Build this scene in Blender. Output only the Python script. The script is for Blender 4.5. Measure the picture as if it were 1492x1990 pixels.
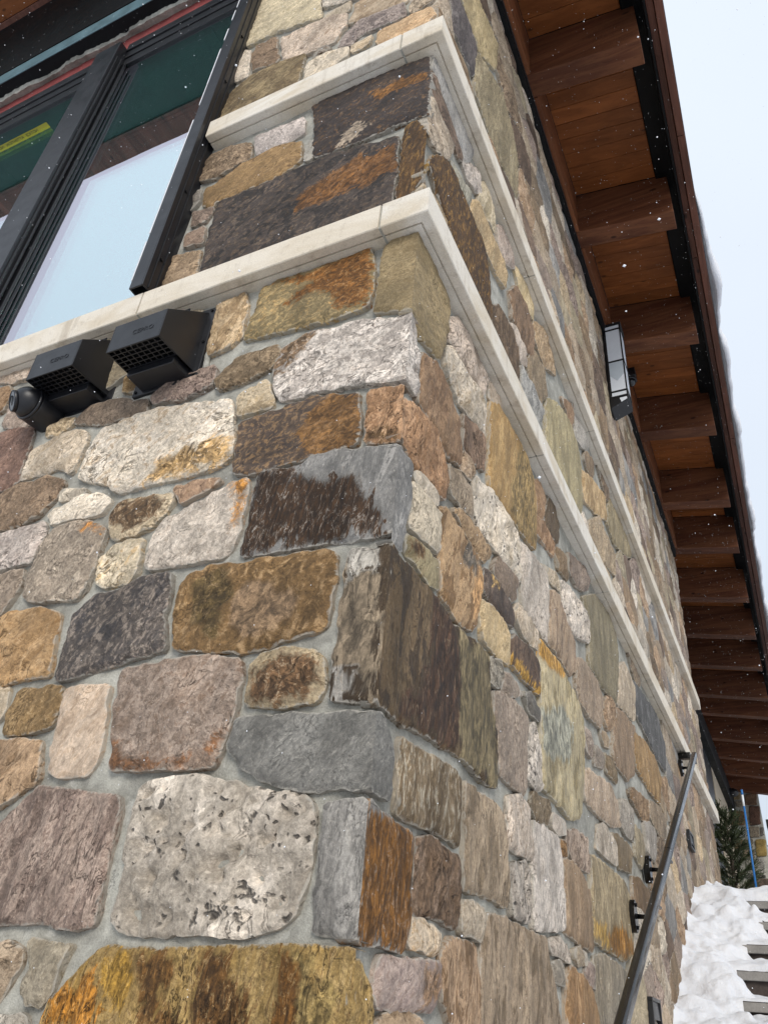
import bpy, bmesh, math, random
import numpy as np
from mathutils import Vector, Matrix
from mathutils.geometry import delaunay_2d_cdt
random.seed(3)
rng = np.random.default_rng(3)
scene = bpy.context.scene
COL = scene.collection
for o in list(bpy.data.objects): bpy.data.objects.remove(o, do_unlink=True)

# ---------------------------------------------------------------- camera
CAMP = Vector((0.667195, -1.276108, 0.000000))
cam = bpy.data.cameras.new('camera'); cam_ob = bpy.data.objects.new('camera', cam); COL.objects.link(cam_ob)
cam.sensor_fit = 'VERTICAL'; cam.sensor_height = 24.0; cam.lens = 24.0 * 1526.8 / 1990.0
cam.clip_start = 0.02; cam.clip_end = 3000
_R, _U, _F = Vector((0.901031, 0.426552, 0.078721)), Vector((0.178438, -0.529927, 0.829058)), Vector((-0.395353, 0.732960, 0.553594))
cam_ob.matrix_world = Matrix(((_R.x, _U.x, -_F.x, CAMP.x), (_R.y, _U.y, -_F.y, CAMP.y), (_R.z, _U.z, -_F.z, CAMP.z), (0, 0, 0, 1)))
scene.camera = cam_ob

# ---------------------------------------------------------------- sky, sun, exposure
SUN_EL, SUN_AZ = math.radians(28), math.radians(148)      # azimuth clockwise from +y
world = bpy.data.worlds.new('World'); scene.world = world; world.use_nodes = True
wt = world.node_tree; wt.nodes.clear()
w_out = wt.nodes.new('ShaderNodeOutputWorld'); w_bg = wt.nodes.new('ShaderNodeBackground')
sky = wt.nodes.new('ShaderNodeTexSky'); sky.sky_type = 'NISHITA'; sky.sun_disc = False
sky.sun_elevation = SUN_EL; sky.sun_rotation = SUN_AZ; sky.air_density = 1.0; sky.dust_density = 2.0
tc = wt.nodes.new('ShaderNodeTexCoord'); sx = wt.nodes.new('ShaderNodeSeparateXYZ')
wt.links.new(tc.outputs['Generated'], sx.inputs[0])
grad = wt.nodes.new('ShaderNodeMapRange'); grad.inputs['From Min'].default_value = 0; grad.inputs['From Max'].default_value = 1
grad.inputs['To Min'].default_value = 0.86; grad.inputs['To Max'].default_value = 1.3
wt.links.new(sx.outputs[2], grad.inputs['Value'])
cn = wt.nodes.new('ShaderNodeTexNoise'); cn.inputs['Scale'].default_value = 1.6; cn.inputs['Detail'].default_value = 3
wt.links.new(tc.outputs['Generated'], cn.inputs['Vector'])
cr = wt.nodes.new('ShaderNodeMapRange'); cr.inputs['To Min'].default_value = 0.93; cr.inputs['To Max'].default_value = 1.07
wt.links.new(cn.outputs['Fac'], cr.inputs['Value'])
mu = wt.nodes.new('ShaderNodeMath'); mu.operation = 'MULTIPLY'
wt.links.new(grad.outputs[0], mu.inputs[0]); wt.links.new(cr.outputs[0], mu.inputs[1])
cl = wt.nodes.new('ShaderNodeVectorMath'); cl.operation = 'SCALE'; cl.inputs[0].default_value = (5.55, 6.05, 6.75)
wt.links.new(mu.outputs[0], cl.inputs['Scale'])
mx = wt.nodes.new('ShaderNodeMix'); mx.data_type = 'RGBA'; mx.inputs[0].default_value = 0.88
wt.links.new(sky.outputs[0], mx.inputs[6]); wt.links.new(cl.outputs[0], mx.inputs[7])
wt.links.new(mx.outputs[2], w_bg.inputs[0]); w_bg.inputs[1].default_value = 0.1
wt.links.new(w_bg.outputs[0], w_out.inputs[0])
sun = bpy.data.lights.new('sun', 'SUN'); sun.energy = 1.5; sun.angle = math.radians(25); sun.color = (1.0, 0.94, 0.86)
sun_ob = bpy.data.objects.new('sun', sun); COL.objects.link(sun_ob)
_sd = Vector((math.sin(SUN_AZ) * math.cos(SUN_EL), math.cos(SUN_AZ) * math.cos(SUN_EL), math.sin(SUN_EL)))
sun_ob.rotation_euler = _sd.to_track_quat('Z', 'Y').to_euler(); sun_ob.location = _sd * 30
scene.view_settings.view_transform = 'Standard'; scene.view_settings.look = 'None'
scene.view_settings.gamma = 1.0; scene.view_settings.use_curve_mapping = False
scene.view_settings.exposure = 0.48
scene.render.engine = 'CYCLES'

STONES=[
(116644,1,'r',82,('a5853f','bda265','5a3a22'),[('L',[-610,-68,-358,-52,0,-22,0,5,0,72,0,112,-45,112,-124,112,-269,102,-402,94,-513,98,-544,80,-575,45,-612,11,-624,-36]),('R',[0,11,0,-22,33,-24,68,11,59,71,0,98,0,112])],[('L','6b4a2c',[-436,88,-368,95,-338,72,-361,33,-321,-10,-327,-46,-359,-48,-399,15]),('L','5d3f26',[-289,98,-220,100,-227,62,-194,27,-200,-36,-245,-40,-300,14,-291,59]),('L','8a7a4e',[-122,104,-64,106,-68,70,-34,30,-63,-26,-90,26]),('L','a8853e',[-516,73,-449,92,-425,53,-444,5,-487,26]),('L','a3672c',[-606,-33,-598,24,-525,64,-490,2,-538,-32]),('L','6b4526',[-143,103,-113,104,-87,69,-100,-29,-128,-31,-126,38])]),
(100115,1,'p',20,('bdb6aa','d6d0c6','857c72'),[('L',[-485,125,-440,117,-385,121,-313,128,-240,122,-153,138,-121,159,-103,210,-100,282,-111,336,-130,356,-219,367,-300,387,-383,401,-440,403,-523,396,-527,301,-515,215,-516,146])],[]),
(83609,1,'s',82,('514234','6a5841','38291f'),[('L',[-101,754,-102,637,-99,539,-47,532,0,526,0,659,0,816,0,871,-52,873,-96,877]),('R',[0,728,0,595,0,526,119,525,223,538,354,551,451,558,614,545,705,555,705,675,649,797,626,892,376,860,224,876,90,872,0,871])],[('L','746a5c',[-96,877,-52,873,-6,877,-4,821,-3,663,-4,527,-47,532,-99,539,-102,637,-101,754]),('R','716a52',[376,860,626,892,649,797,705,675,705,548,614,543,451,555,395,625]),('L','8f8f8c',[-101,535,-104,604,-78,599,-47,605,-33,575,-30,529]),('L','8d8d88',[-97,879,-7,880,-4,805,-54,813,-96,787]),('R','43302a',[234,874,312,879,396,835,416,708,400,566,222,543,91,541,156,621,226,733])]),
(57177,1,'s',18,('3a3536','4a4140','6f5a48'),[('L',[-842,2386,-830,2216,-811,2049,-395,2049,-100,2049,-92,2282,-102,2487,-369,2548,-596,2538,-846,2532])],[('L','6b442c',[-360,2381,-236,2446,-113,2429,-108,2291,-185,2262,-307,2274,-464,2266,-450,2344])]),
(56732,1,'r',75,('8c7672','ab9790','664f4d'),[('L',[-799,130,-751,133,-666,131,-610,121,-560,138,-563,207,-568,268,-571,327,-583,371,-656,378,-763,392,-813,398,-878,348,-936,298,-848,126])],[]),
(51091,1,'s',80,('7f8283','959797','5f6163'),[('L',[-307,911,-241,913,-160,911,-93,907,0,901,0,884,0,1039,0,1141,-147,1169,-244,1173,-281,1156,-342,1155,-389,1156,-392,1020,-399,947,-390,917]),('R',[0,1041,0,884,47,888,79,1050,70,1141,0,1141])],[('L','3d2b22',[-398,909,-404,958,-391,1167,-282,1161,-265,1130,-235,1113,-183,1082,-105,1088,-77,1040,-50,990,-22,961,-25,903,-93,907,-204,906])]),
(47936,1,'g',15,('6b5133','86653f','a88a66'),[('L',[-531,699,-485,686,-340,667,-296,668,-187,686,-131,702,-126,791,-131,874,-161,886,-341,894,-492,901,-520,892,-549,873,-553,813,-548,745])],[('L','8d7560',[-378,796,-349,836,-280,816,-218,772,-228,724,-311,698,-365,738]),('L','54472f',[-470,739,-512,862,-435,878,-392,816,-416,715])]),
(46497,1,'g',10,('9c8478','bba9a0','6f5244'),[('L',[-661,575,-635,479,-623,427,-463,423,-352,421,-339,472,-325,524,-325,614,-338,645,-433,668,-533,666,-668,662])],[('L','7d5443',[-623,429,-636,491,-595,449,-508,439,-440,435,-376,443,-348,483,-352,421])]),
(44177,1,'b',85,('7b7c7b','939492','595a5a'),[('L',[-47,137,0,125,0,193,0,279,0,340,-84,342,-83,211,-80,133]),('R',[0,279,0,199,0,125,97,134,194,131,200,189,202,280,195,327,137,334,59,335,0,340])],[('R','6b4424',[-10,341,200,328,195,128,-24,122,-16,192,-14,296])]),
(40914,1,'s',30,('777a78','8f918e','5c5e5d'),[('L',[-283,417,-217,385,-156,368,-80,370,0,364,0,440,0,504,-122,510,-266,517,-316,513,-326,460]),('R',[0,440,0,364,31,366,85,372,78,475,38,502,0,504])],[]),
(36019,1,'r',25,('d2c8b2','e8e3d8','a08460'),[('L',[-994,1281,-917,1250,-872,1212,-767,1214,-682,1212,-535,1221,-494,1240,-523,1405,-550,1458,-698,1491,-859,1510,-1029,1487,-1068,1403,-1051,1307])],[('L','b09269',[-769,1221,-742,1274,-648,1304,-516,1311,-494,1240,-566,1212,-682,1212])]),
(31865,1,'r',15,('cbc4c0','e4dfda','8a7e78'),[('L',[-397,1455,-371,1402,-252,1395,-123,1384,0,1352,0,1465,0,1582,-148,1623,-314,1632,-396,1607,-413,1512]),('R',[0,1480,0,1352,0,1359,72,1365,70,1485,40,1578,0,1582])],[('L','7d6755',[-407,1510,-396,1607,-314,1632,-291,1630,-329,1583,-375,1519])]),
(31059,1,'b',85,('7d6c58','a08f7c','524539'),[('R',[592,11,1244,32,1218,148,1156,190,1121,256,936,255,772,258,643,250,600,178,588,114])],[]),
(27460,1,'g',30,('45444a','5d5654','938881'),[('L',[-814,655,-708,677,-632,686,-555,698,-587,790,-586,851,-599,905,-677,909,-751,881,-831,879,-888,828,-882,769,-874,659])],[]),
(25361,1,'s',15,('42393a','564740','a07a50'),[('L',[-395,1164,-245,1175,-116,1183,-114,1254,-129,1353,-254,1378,-371,1371,-489,1351,-473,1178])],[('L','6d4d33',[-236,1183,-277,1256,-247,1328,-190,1357,-126,1349,-114,1254,-116,1183])]),
(24220,1,'s',18,('40383b','5a4a42','8f6238'),[('L',[-463,2784,-450,2620,-427,2563,-357,2562,-248,2555,-117,2564,0,2558,0,2748,-9,2935,-126,2951,-219,2962,-320,2957,-454,2956,-499,2951])],[('L','a69a8c',[-331,2631,-275,2681,-214,2618,-250,2578,-342,2553]),('L','7a4f30',[-235,2835,-126,2861,-10,2831,-1,2766,-100,2771,-201,2764])]),
(23653,1,'s',10,('8f835c','a89768','b98c50'),[('L',[-539,1695,-440,1687,-321,1677,-207,1667,-133,1679,-123,1746,-131,1861,-152,1928,-199,1928,-346,1921,-524,1928,-540,1793,-549,1714])],[('L','784a2b',[-413,1809,-371,1845,-337,1861,-522,1927,-344,1912,-193,1937,-145,1918,-120,1744,-133,1682,-233,1695,-247,1719,-253,1765,-316,1803,-358,1801,-392,1793])]),
(22548,0,'b',0,('9a9179','b3aa90','7a7058'),[('L',[-1453,1928,-1444,1833,-1437,1809,-1423,1767,-1410,1737,-1359,1686,-1332,1674,-1169,1634,-922,1760,-874,1793,-827,1834,-754,1909,-779,1928])],[]),
(21193,1,'s',80,('98906c','b4ae8e','a08d52'),[('R',[1163,1003,1147,860,1145,673,1321,672,1492,660,1631,698,1740,927,1772,1104,1700,1147,1454,1195,1182,1177,1160,1161])],[('R','a2793c',[1149,1156,1182,1177,1454,1195,1486,1167,1281,1118,1155,1115]),('R','93998c',[1153,918,1400,1019,1564,1000,1485,852,1235,778,1160,809])]),
(20803,1,'s',75,('4a3526','6b4a2c','a8803e'),[('L',[-80,2321,-79,2049,0,2198,0,2350,0,2431,-32,2533,-76,2526]),('R',[624,2049,647,2259,622,2421,584,2522,512,2558,388,2554,302,2556,208,2572,145,2516,64,2408,0,2198,35,2320])],[('R','8d7038',[-42,2390,10,2544,51,2209,-11,2115,-4,2266])]),
(19541,1,'b',5,('7a6b4a','988a66','5f5238'),[('L',[-106,1797,-110,1642,-55,1629,0,1603,0,1738,0,1922,-58,1928,-102,1928]),('R',[0,1743,0,1603,63,1575,158,1600,208,1619,247,1771,255,1917,132,1928,0,1922,0,1907])],[]),
(19492,1,'g',25,('c4bbb0','dcd5cc','9a8c80'),[('L',[-678,931,-520,926,-448,923,-424,952,-415,1025,-415,1124,-422,1155,-494,1143,-568,1110,-666,1077,-691,1029,-691,946])],[('L','b0743f',[-473,1143,-423,1158,-408,1091,-415,1000,-437,1009,-442,1056,-437,1102])]),
(16751,1,'g',30,('a89a8c','c2b6a6','7f7267'),[('L',[-1058,895,-961,888,-903,880,-879,911,-868,977,-873,1059,-871,1086,-943,1129,-1015,1147,-1088,1130,-1108,1081,-1119,988,-1112,922])],[('L','bb7a4c',[-970,1132,-937,1128,-871,1086,-888,1081,-939,1100])]),
(16449,1,'b',80,('62513b','7d6c54','aeb0a4'),[('R',[121,428,123,355,197,351,285,363,384,363,443,357,443,446,446,505,383,512,244,500,121,493])],[]),
(16350,1,'r',30,('ad8458','c4a37c','8a5f38'),[('L',[-1056,663,-988,672,-908,671,-915,708,-930,785,-944,841,-1016,871,-1124,871,-1207,852,-1110,659])],[]),
(16327,1,'r',70,('a07256','b98e72','62432f'),[('L',[0,1153,0,1265,0,1330,-41,1342,-90,1355,-96,1333,-87,1181]),('R',[0,1253,0,1153,0,1173,80,1149,278,1179,308,1255,277,1315,211,1354,75,1327,0,1286,0,1330])],[('L','54402f',[-87,1178,-85,1202,-59,1221,-30,1213,-5,1179,-5,1156])]),
(15074,1,'b',85,('83735f','a0907c','5d4f42'),[('R',[489,390,489,281,642,291,799,291,793,371,768,471,724,510,542,506,482,505])],[]),
(14939,1,'s',50,('b39a86','c9b6a6','8f6f52'),[('L',[-778,422,-693,418,-664,458,-683,552,-698,625,-800,631,-829,620,-820,502,-803,432])],[]),
(14673,1,'b',75,('9f7c4b','b69763','7a6647'),[('R',[632,1637,644,1469,700,1466,822,1481,1027,1506,1144,1529,1178,1736,1139,1844,1068,1893,925,1897,733,1882,650,1827])],[('R','83724f',[956,1884,1139,1844,1158,1537,1027,1506,822,1481,855,1646])]),
(14257,1,'g',0,('b0a07f','bfb193','7d6a4c'),[('L',[-257,538,-207,530,-132,538,-119,573,-125,628,-156,649,-216,658,-276,653,-305,625,-296,548])],[('L','6a4f3d',[-283,558,-291,612,-269,641,-214,646,-163,636,-143,612,-141,571,-158,551,-221,542])]),
(12721,1,'b',65,('8a6849','a88a6a','54432f'),[('R',[273,995,293,909,388,885,475,896,526,925,563,1021,582,1097,545,1138,501,1158,393,1155,304,1160,258,1131])],[('R','56524c',[397,1098,474,1143,545,1127,505,1072,425,1071]),('R','ab8462',[531,1119,582,1097,563,1016,511,944,483,976])]),
(12674,1,'b',20,('7c6a4e','a6966f','463a2c'),[('L',[-1043,3082,-809,3082,-695,3082,-607,3082,-610,3442,-750,3473,-886,3476,-1034,3355])],[]),
(11960,1,'r',75,('6f5543','93796a','48372c'),[('R',[219,268,219,199,327,203,442,200,457,267,445,335,386,332,288,342,222,324])],[]),
(11866,1,'s',85,('96896a','ada284','77694e'),[('R',[1731,461,1715,324,1976,317,2248,317,2401,356,2489,534,2345,609,1966,609,1757,598])],[('R','8a5e2e',[1936,361,2039,406,2263,423,2407,368,2248,317,1976,317]),('R','a98c4f',[1721,386,1892,393,1924,327,1717,330])]),
(11513,1,'b',85,('8a6a50','aa8d75','4d382b'),[('R',[414,38,501,8,592,11,581,122,557,178,426,175,369,142,383,61])],[]),
(11098,1,'b',80,('96906a','aca783','77704d'),[('R',[1402,2362,1352,2049,1435,2049,1587,2049,1718,2049,1848,2049,2074,2329,2067,2477,2082,2601,2066,2658,2002,2704,1907,2733,1805,2711,1621,2636,1432,2508])],[]),
(10621,1,'g',85,('aca7a2','bfbab5','8f8984'),[('R',[1018,375,1016,268,1241,296,1329,311,1341,429,1315,512,1283,560,1112,552,1025,541])],[]),
(10610,1,'b',30,('917d7e','aa9895','6f5752'),[('R',[194,43,334,51,369,86,359,126,173,113,97,111,90,78,88,43])],[('R','866a58',[274,104,359,122,369,86,334,53,280,55])]),
(10340,1,'r',50,('8a6d54','a98c72','58422f'),[('L',[-882,386,-833,413,-846,458,-859,505,-926,512,-1034,505,-955,350])],[]),
(9957,1,'b',20,('c4bb98','d8d2b8','8f7f52'),[('L',[-1012,3920,-994,3816,-831,3817,-675,3771,-572,3736,-626,4054,-1017,4428,-1028,4325,-995,4008])],[]),
(9683,1,'b',80,('938a6c','aaa284','726a4f'),[('R',[428,3427,605,3361,859,3422,1016,3463,1052,3813,982,3949,801,4070,443,3796,405,3646])],[]),
(9470,1,'g',80,('a08f84','b9ab9f','786659'),[('R',[692,699,722,599,822,593,949,602,971,699,991,838,806,842,679,801])],[]),
(9117,1,'b',22,('765a3e','9a7c52','4a392b'),[('L',[-867,2519,-853,2543,-794,2542,-622,2540,-537,2558,-497,2598,-514,2729,-645,2762,-774,2739,-867,2687,-930,2662,-919,2553])],[]),
(9113,1,'b',70,('7c5c48','96775f','4f3a2d'),[('R',[88,1439,82,1356,187,1353,288,1335,385,1369,387,1434,353,1517,280,1563,185,1585,88,1527])],[]),
(9057,1,'g',20,('8e7460','ab917b','5d4a3e'),[('L',[-1242,1179,-1174,1202,-1122,1259,-1111,1300,-1143,1328,-1202,1349,-1335,1347,-1410,1311,-1437,1304,-1375,1181])],[]),
(8519,1,'b',80,('7f7a62','969176','625d49'),[('R',[1997,1615,1971,1408,2201,1403,2511,1444,2578,1513,2693,1743,2691,1898,2492,1923,2210,1879,1930,1728])],[]),
(8285,1,'p',55,('c2b8a5','dbd5c8','6f6352'),[('R',[525,1255,679,1262,815,1276,943,1288,956,1348,950,1419,894,1455,783,1461,712,1477,580,1434,511,1413,491,1361])],[]),
(8280,0,'r',14,('7c6858','98846f','55443a'),[('R',[1854,31,1747,-70,1734,-85,1829,-145,2087,-162,2241,-84,2175,114,2128,119,2083,120,2040,116,1999,108,1960,95,1923,78,1887,57])],[]),
(8122,1,'g',40,('6b4b4a','8a6862','452f30'),[('L',[-1466,1346,-1394,1343,-1335,1362,-1349,1441,-1356,1543,-1372,1596,-1497,1620,-1597,1602])],[]),
(7657,1,'r',50,('94774f','b59a70','5c452d'),[('L',[-973,527,-904,526,-844,540,-841,590,-851,636,-992,642,-1009,584,-1001,533])],[]),
(7542,0,'r',0,('96827c','b09d97','6c5652'),[('L',[-1336,970,-1442,886,-1325,766,-1215,796,-1220,838,-1236,878,-1257,910,-1287,939,-1325,965])],[]),
(7254,1,'g',60,('a39c88','b9b29e','7b7361'),[('L',[-678,2,-643,-1,-625,22,-614,62,-601,99,-663,97,-710,103,-698,58,-703,18])],[]),
(7056,1,'b',85,('765f4a','937d68','4f3f31'),[('R',[1338,308,1543,290,1694,292,1706,463,1553,521,1398,515,1364,501])],[]),
(6951,1,'r',25,('a89d9b','c6bcb8','7d706e'),[('L',[-1215,1032,-1133,1032,-1126,1062,-1121,1142,-1138,1167,-1253,1172,-1361,1154,-1294,1023])],[]),
(6793,1,'b',85,('8c8574','a39c8c','6b6557'),[('R',[1703,163,1709,67,1886,74,2196,202,2258,267,2140,284,1859,294,1711,269])],[]),
(6631,1,'r',30,('c2b199','dad0c0','98876a'),[('L',[-1234,1372,-1163,1374,-1098,1338,-1091,1409,-1092,1484,-1133,1517,-1219,1527,-1327,1478,-1330,1368])],[]),
(6423,1,'g',25,('b5a688','c9bca0','6a5443'),[('L',[-774,1050,-719,1061,-679,1102,-660,1136,-666,1158,-791,1177,-857,1169,-874,1138,-841,1053])],[('L','65503f',[-838,1080,-860,1135,-825,1168,-726,1160,-690,1137,-719,1099,-769,1071])]),
(6269,1,'g',60,('b5aca2','d1cac2','877d74'),[('R',[964,1319,976,1209,1136,1208,1265,1208,1280,1324,1306,1429,1280,1504,1142,1487,971,1446])],[]),
(6176,1,'b',70,('5d4838','7b6552','3b2d24'),[('R',[695,2049,839,2049,985,2049,981,2390,890,2431,736,2402,645,2296])],[]),
(6090,0,'r',-10,('b7a283','cfbd9e','917b58'),[('L',[-1899,1928,-1950,1707,-1829,1660,-1704,1696,-1702,1726,-1704,1773,-1714,1815,-1731,1854,-1781,1928])],[]),
(5981,1,'g',20,('b39a88','d8ccc0','7a5f4c'),[('L',[-728,3470,-587,3430,-471,3436,-421,3526,-436,3654,-477,3675,-667,3716,-775,3713])],[]),
(5966,0,'g',26,('c2bbae','dad4c9','938a7d'),[('L',[-260,3707,-251,3698,-219,3672,-184,3648,-146,3627,-105,3609,-12,3608,-12,3944,-157,3955,-213,3941,-244,3914])],[]),
(5893,1,'b',80,('8f6a4a','ab8968','67492f'),[('R',[1328,52,1733,68,1670,170,1543,202,1379,214,1329,159])],[]),
(5772,1,'r',60,('bc9f7a','d4bc98','94774f'),[('L',[-674,1679,-595,1694,-561,1726,-572,1852,-591,1928,-703,1906,-689,1699])],[]),
(5483,1,'r',30,('cbbf9f','ddd5c2','b38f55'),[('L',[-816,901,-736,904,-717,930,-720,992,-729,1028,-774,1034,-833,1013,-861,992,-850,922])],[]),
(5452,1,'r',60,('c2b39a','dbd3c4','97815f'),[('R',[261,1627,347,1593,466,1595,584,1632,599,1746,538,1786,396,1750,278,1743,248,1692])],[]),
(5271,1,'r',50,('8d775f','ac9a86','5b4a3a'),[('L',[-739,20,-722,57,-728,83,-771,97,-822,88,-770,-14])],[]),
(5042,1,'b',70,('8e7767','a8937f','66503f'),[('R',[1290,1225,1383,1225,1579,1210,1688,1275,1703,1409,1572,1441,1452,1504,1319,1444])],[]),
(4888,1,'b',75,('9a8d66','b3a780','776b48'),[('R',[352,3843,471,3850,695,4097,731,4436,589,4366,377,4270,194,3869])],[]),
(4778,1,'b',15,('b08a68','d0b18d','8a6448'),[('L',[-169,3082,-102,3082,-4,3258,-29,3337,-132,3330,-252,3322,-253,3254])],[]),
(4775,1,'g',40,('d0c7b0','e0d9c8','a89c85'),[('R',[93,986,134,983,195,995,266,1007,265,1120,236,1122,117,1105,82,1092])],[]),
(4744,1,'g',20,('796650','9a866c','4c3f33'),[('L',[-596,1512,-491,1525,-420,1547,-401,1602,-417,1629,-561,1624,-622,1555])],[]),
(4723,1,'r',20,('8d765f','b39a80','5f4d3e'),[('L',[-920,2049,-830,2049,-857,2269,-982,2285,-997,2049])],[]),
(4659,1,'g',70,('a08c7a','b9a898','77624f'),[('R',[1716,783,1904,774,2151,786,2374,836,2344,935,2218,967,1804,913,1715,881])],[]),
(4628,1,'r',20,('8a7472','a8918a','5b4a48'),[('L',[-840,1535,-706,1521,-631,1544,-630,1606,-645,1629,-814,1626,-862,1563])],[]),
(4481,1,'g',50,('b5a496','cabbb0','8d7c6f'),[('R',[262,1757,426,1762,572,1792,622,1899,551,1915,449,1923,323,1909,262,1839])],[]),
(4360,1,'g',85,('b9aca0','d3c9bf','7b624e'),[('R',[908,435,1011,444,990,575,917,587,807,553,794,434])],[]),
(4250,1,'g',15,('5d5049','877668','37302c'),[('L',[-1069,1520,-940,1510,-860,1513,-875,1560,-999,1602,-1133,1610,-1171,1556])],[]),
(4250,0,'r',23,('b7a283','cfbd9e','917b58'),[('R',[199,2207,168,2236,158,2244,106,2232,12,2194,12,2049,301,2049,278,2095,254,2137,227,2174])],[]),
(4219,1,'s',75,('5f6163','74777a','45474a'),[('R',[3057,1596,3352,1579,3717,1533,4077,1553,4197,1767,3949,1890,3270,1815,3106,1792])],[]),
(4189,1,'b',85,('8c7562','a38d79','67523f'),[('R',[2402,1265,2340,1105,2645,1106,2828,1182,3000,1481,2721,1458,2541,1420])],[]),
(4101,0,'b',10,('9a9179','b3aa90','7a7058'),[('R',[2357,327,2317,304,2279,275,2266,263,2224,147,2217,120,2619,88,2639,163,2579,288,2416,352])],[]),
(4015,1,'g',70,('93806f','ac9b8b','6c5a4a'),[('R',[1686,1205,1732,1166,1870,1152,2093,1177,2196,1337,2094,1386,1843,1386,1715,1332])],[]),
(3905,1,'b',15,('bcb3a2','d7d1c3','8e8270'),[('L',[-1107,1157,-972,1153,-907,1151,-895,1189,-941,1226,-1016,1235,-1109,1212,-1132,1193])],[]),
(3902,1,'b',55,('b09a6f','c6b58f','8d7448'),[('R',[594,921,712,925,814,936,825,1035,776,1058,650,1048,570,1025])],[]),
(3886,1,'r',20,('8d7660','b59d84','54453a'),[('L',[-979,2741,-897,2727,-827,2742,-744,2766,-763,2868,-880,2922,-985,2915,-1000,2769])],[]),
(3854,1,'g',40,('857669','9d8f82','5d5148'),[('L',[-1180,876,-1155,907,-1135,963,-1148,1007,-1191,1011,-1285,1004,-1219,874])],[]),
(3648,1,'b',85,('8a6b45','a5875f','5f4730'),[('R',[2919,1320,2979,1259,3308,1234,3644,1245,3840,1445,3644,1511,3311,1507,2933,1441])],[]),
(3624,1,'b',15,('b89f84','d5c5ae','8c7058'),[('L',[-268,3495,-139,3489,-133,3566,-288,3714,-393,3686,-409,3530])],[]),
(3615,1,'p',80,('9a938c','c2bcb4','2f2d30'),[('R',[825,275,967,279,982,350,957,423,811,385])],[]),
(3601,1,'s',75,('5f585c','777074','474145'),[('R',[147,3470,263,3457,396,3517,427,3807,353,3824,172,3799,116,3677])],[]),
(3565,1,'b',65,('b3976a','d0bd98','8b6f47'),[('R',[455,2548,548,2540,669,2548,813,2590,843,2694,802,2734,668,2726,567,2730,482,2725,422,2650,398,2568])],[]),
(3532,1,'s',55,('5a4740','70594e','40332d'),[('R',[831,954,979,958,1142,969,1153,1076,1084,1090,895,1067,842,1026])],[('R','a5813f',[832,971,909,981,1055,983,1144,987,1141,963,978,952,831,948])]),
(3475,0,'g',31,('c2bbae','dad4c9','938a7d'),[('L',[-577,3853,-573,3831,-536,3804,-498,3783,-460,3769,-292,3735,-275,3744,-262,3910,-578,3947,-580,3932,-581,3892])],[]),
(3470,1,'p',60,('bdb5ab','d8d2ca','5f5750'),[('R',[1529,1497,1569,1424,1741,1450,1974,1522,2009,1648,1949,1672,1666,1639,1519,1594])],[]),
(3423,1,'r',65,('8d7a64','c0b096','4d4034'),[('R',[2238,2049,2578,2254,2859,2341,2900,2504,2715,2516,2495,2522,2164,2281])],[]),
(3296,1,'b',70,('6e5443','866a57','4b382c'),[('R',[916,2518,1034,2481,1219,2562,1237,2755,1133,2821,975,2776,885,2644])],[]),
(3286,1,'r',15,('85787a','b7a8a6','4f4344'),[('L',[-384,3321,-335,3379,-171,3350,-135,3383,-150,3476,-349,3508,-422,3431,-442,3369])],[]),
(3130,0,'b',70,('83705a','9d8872','564636'),[('R',[3812,244,3554,231,3543,219,3540,86,3745,-87,4152,-87,4152,-60])],[]),
(3127,1,'g',20,('b6acac','d2cac9','8f8688'),[('L',[-722,2772,-652,2758,-511,2782,-530,2900,-752,2903])],[]),
(3115,1,'g',15,('cfc4ae','e0d9ca','a8977a'),[('L',[-384,3252,-383,3306,-477,3355,-582,3341,-579,3082])],[]),
(3105,1,'g',30,('b09a90','cbbcb3','857068'),[('L',[-1431,1601,-1375,1638,-1442,1753,-1515,1784,-1563,1758,-1544,1649])],[]),
(3088,0,'s',80,('86888a','9c9d9b','66686a'),[('R',[352,2805,372,2840,391,2878,407,2917,421,2958,12,2962,12,2876,334,2780])],[]),
(3061,1,'r',15,('c9b591','ddd0b4','a28a62'),[('L',[-502,1386,-395,1385,-400,1424,-427,1493,-522,1475])],[]),
(3024,1,'g',65,('8c8f8e','a7aaa8','6a6d6c'),[('R',[1020,2049,1089,2049,1296,2261,1362,2365,1203,2382,1026,2343])],[]),
(2990,1,'s',60,('8f8762','aaa482','6a5238'),[('R',[84,916,146,896,208,893,271,907,269,974,220,970,126,964,89,951])],[('R','5b4330',[82,933,126,964,168,960,162,924,114,910])]),
(2976,0,'g',-5,('ab9c8b','c7bba9','7f6f5e'),[('R',[105,2492,156,2539,181,2571,196,2597,219,2711,12,2690,12,2442,21,2445,66,2466])],[]),
(2966,0,'p',56,('c8bfae','dfd9cc','766a59'),[('R',[2820,373,2832,437,2781,521,2775,524,2734,539,2693,547,2652,550,2610,547,2569,538,2527,524,2485,503,2466,467,2452,425,2442,382,2439,355,2583,298])],[]),
(2956,1,'s',60,('4d403c','665650','37302c'),[('R',[590,1068,650,1065,776,1064,879,1089,872,1152,728,1162,649,1155,596,1143])],[('R','a58a5a',[633,1153,728,1162,712,1130,649,1132])]),
(2854,1,'g',60,('73584a','8b6f60','4c3a30'),[('R',[401,1444,473,1446,583,1485,585,1611,528,1616,407,1571])],[]),
(2850,1,'g',0,('98958c','b2aea4','6c6961'),[('L',[-740,-70,-657,-48,-676,-21,-728,-25,-755,-40])],[]),
(2611,0,'g',27,('b3a795','cfc6b8','887a6b'),[('R',[232,3082,420,3308,406,3360,12,3152,12,3082])],[]),
(2567,0,'p',11,('c8bfae','dfd9cc','766a59'),[('L',[-354,4078,-558,4076,-602,4046,-602,4015,-598,3976,-597,3967,-256,3927,-231,3950])],[]),
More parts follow.
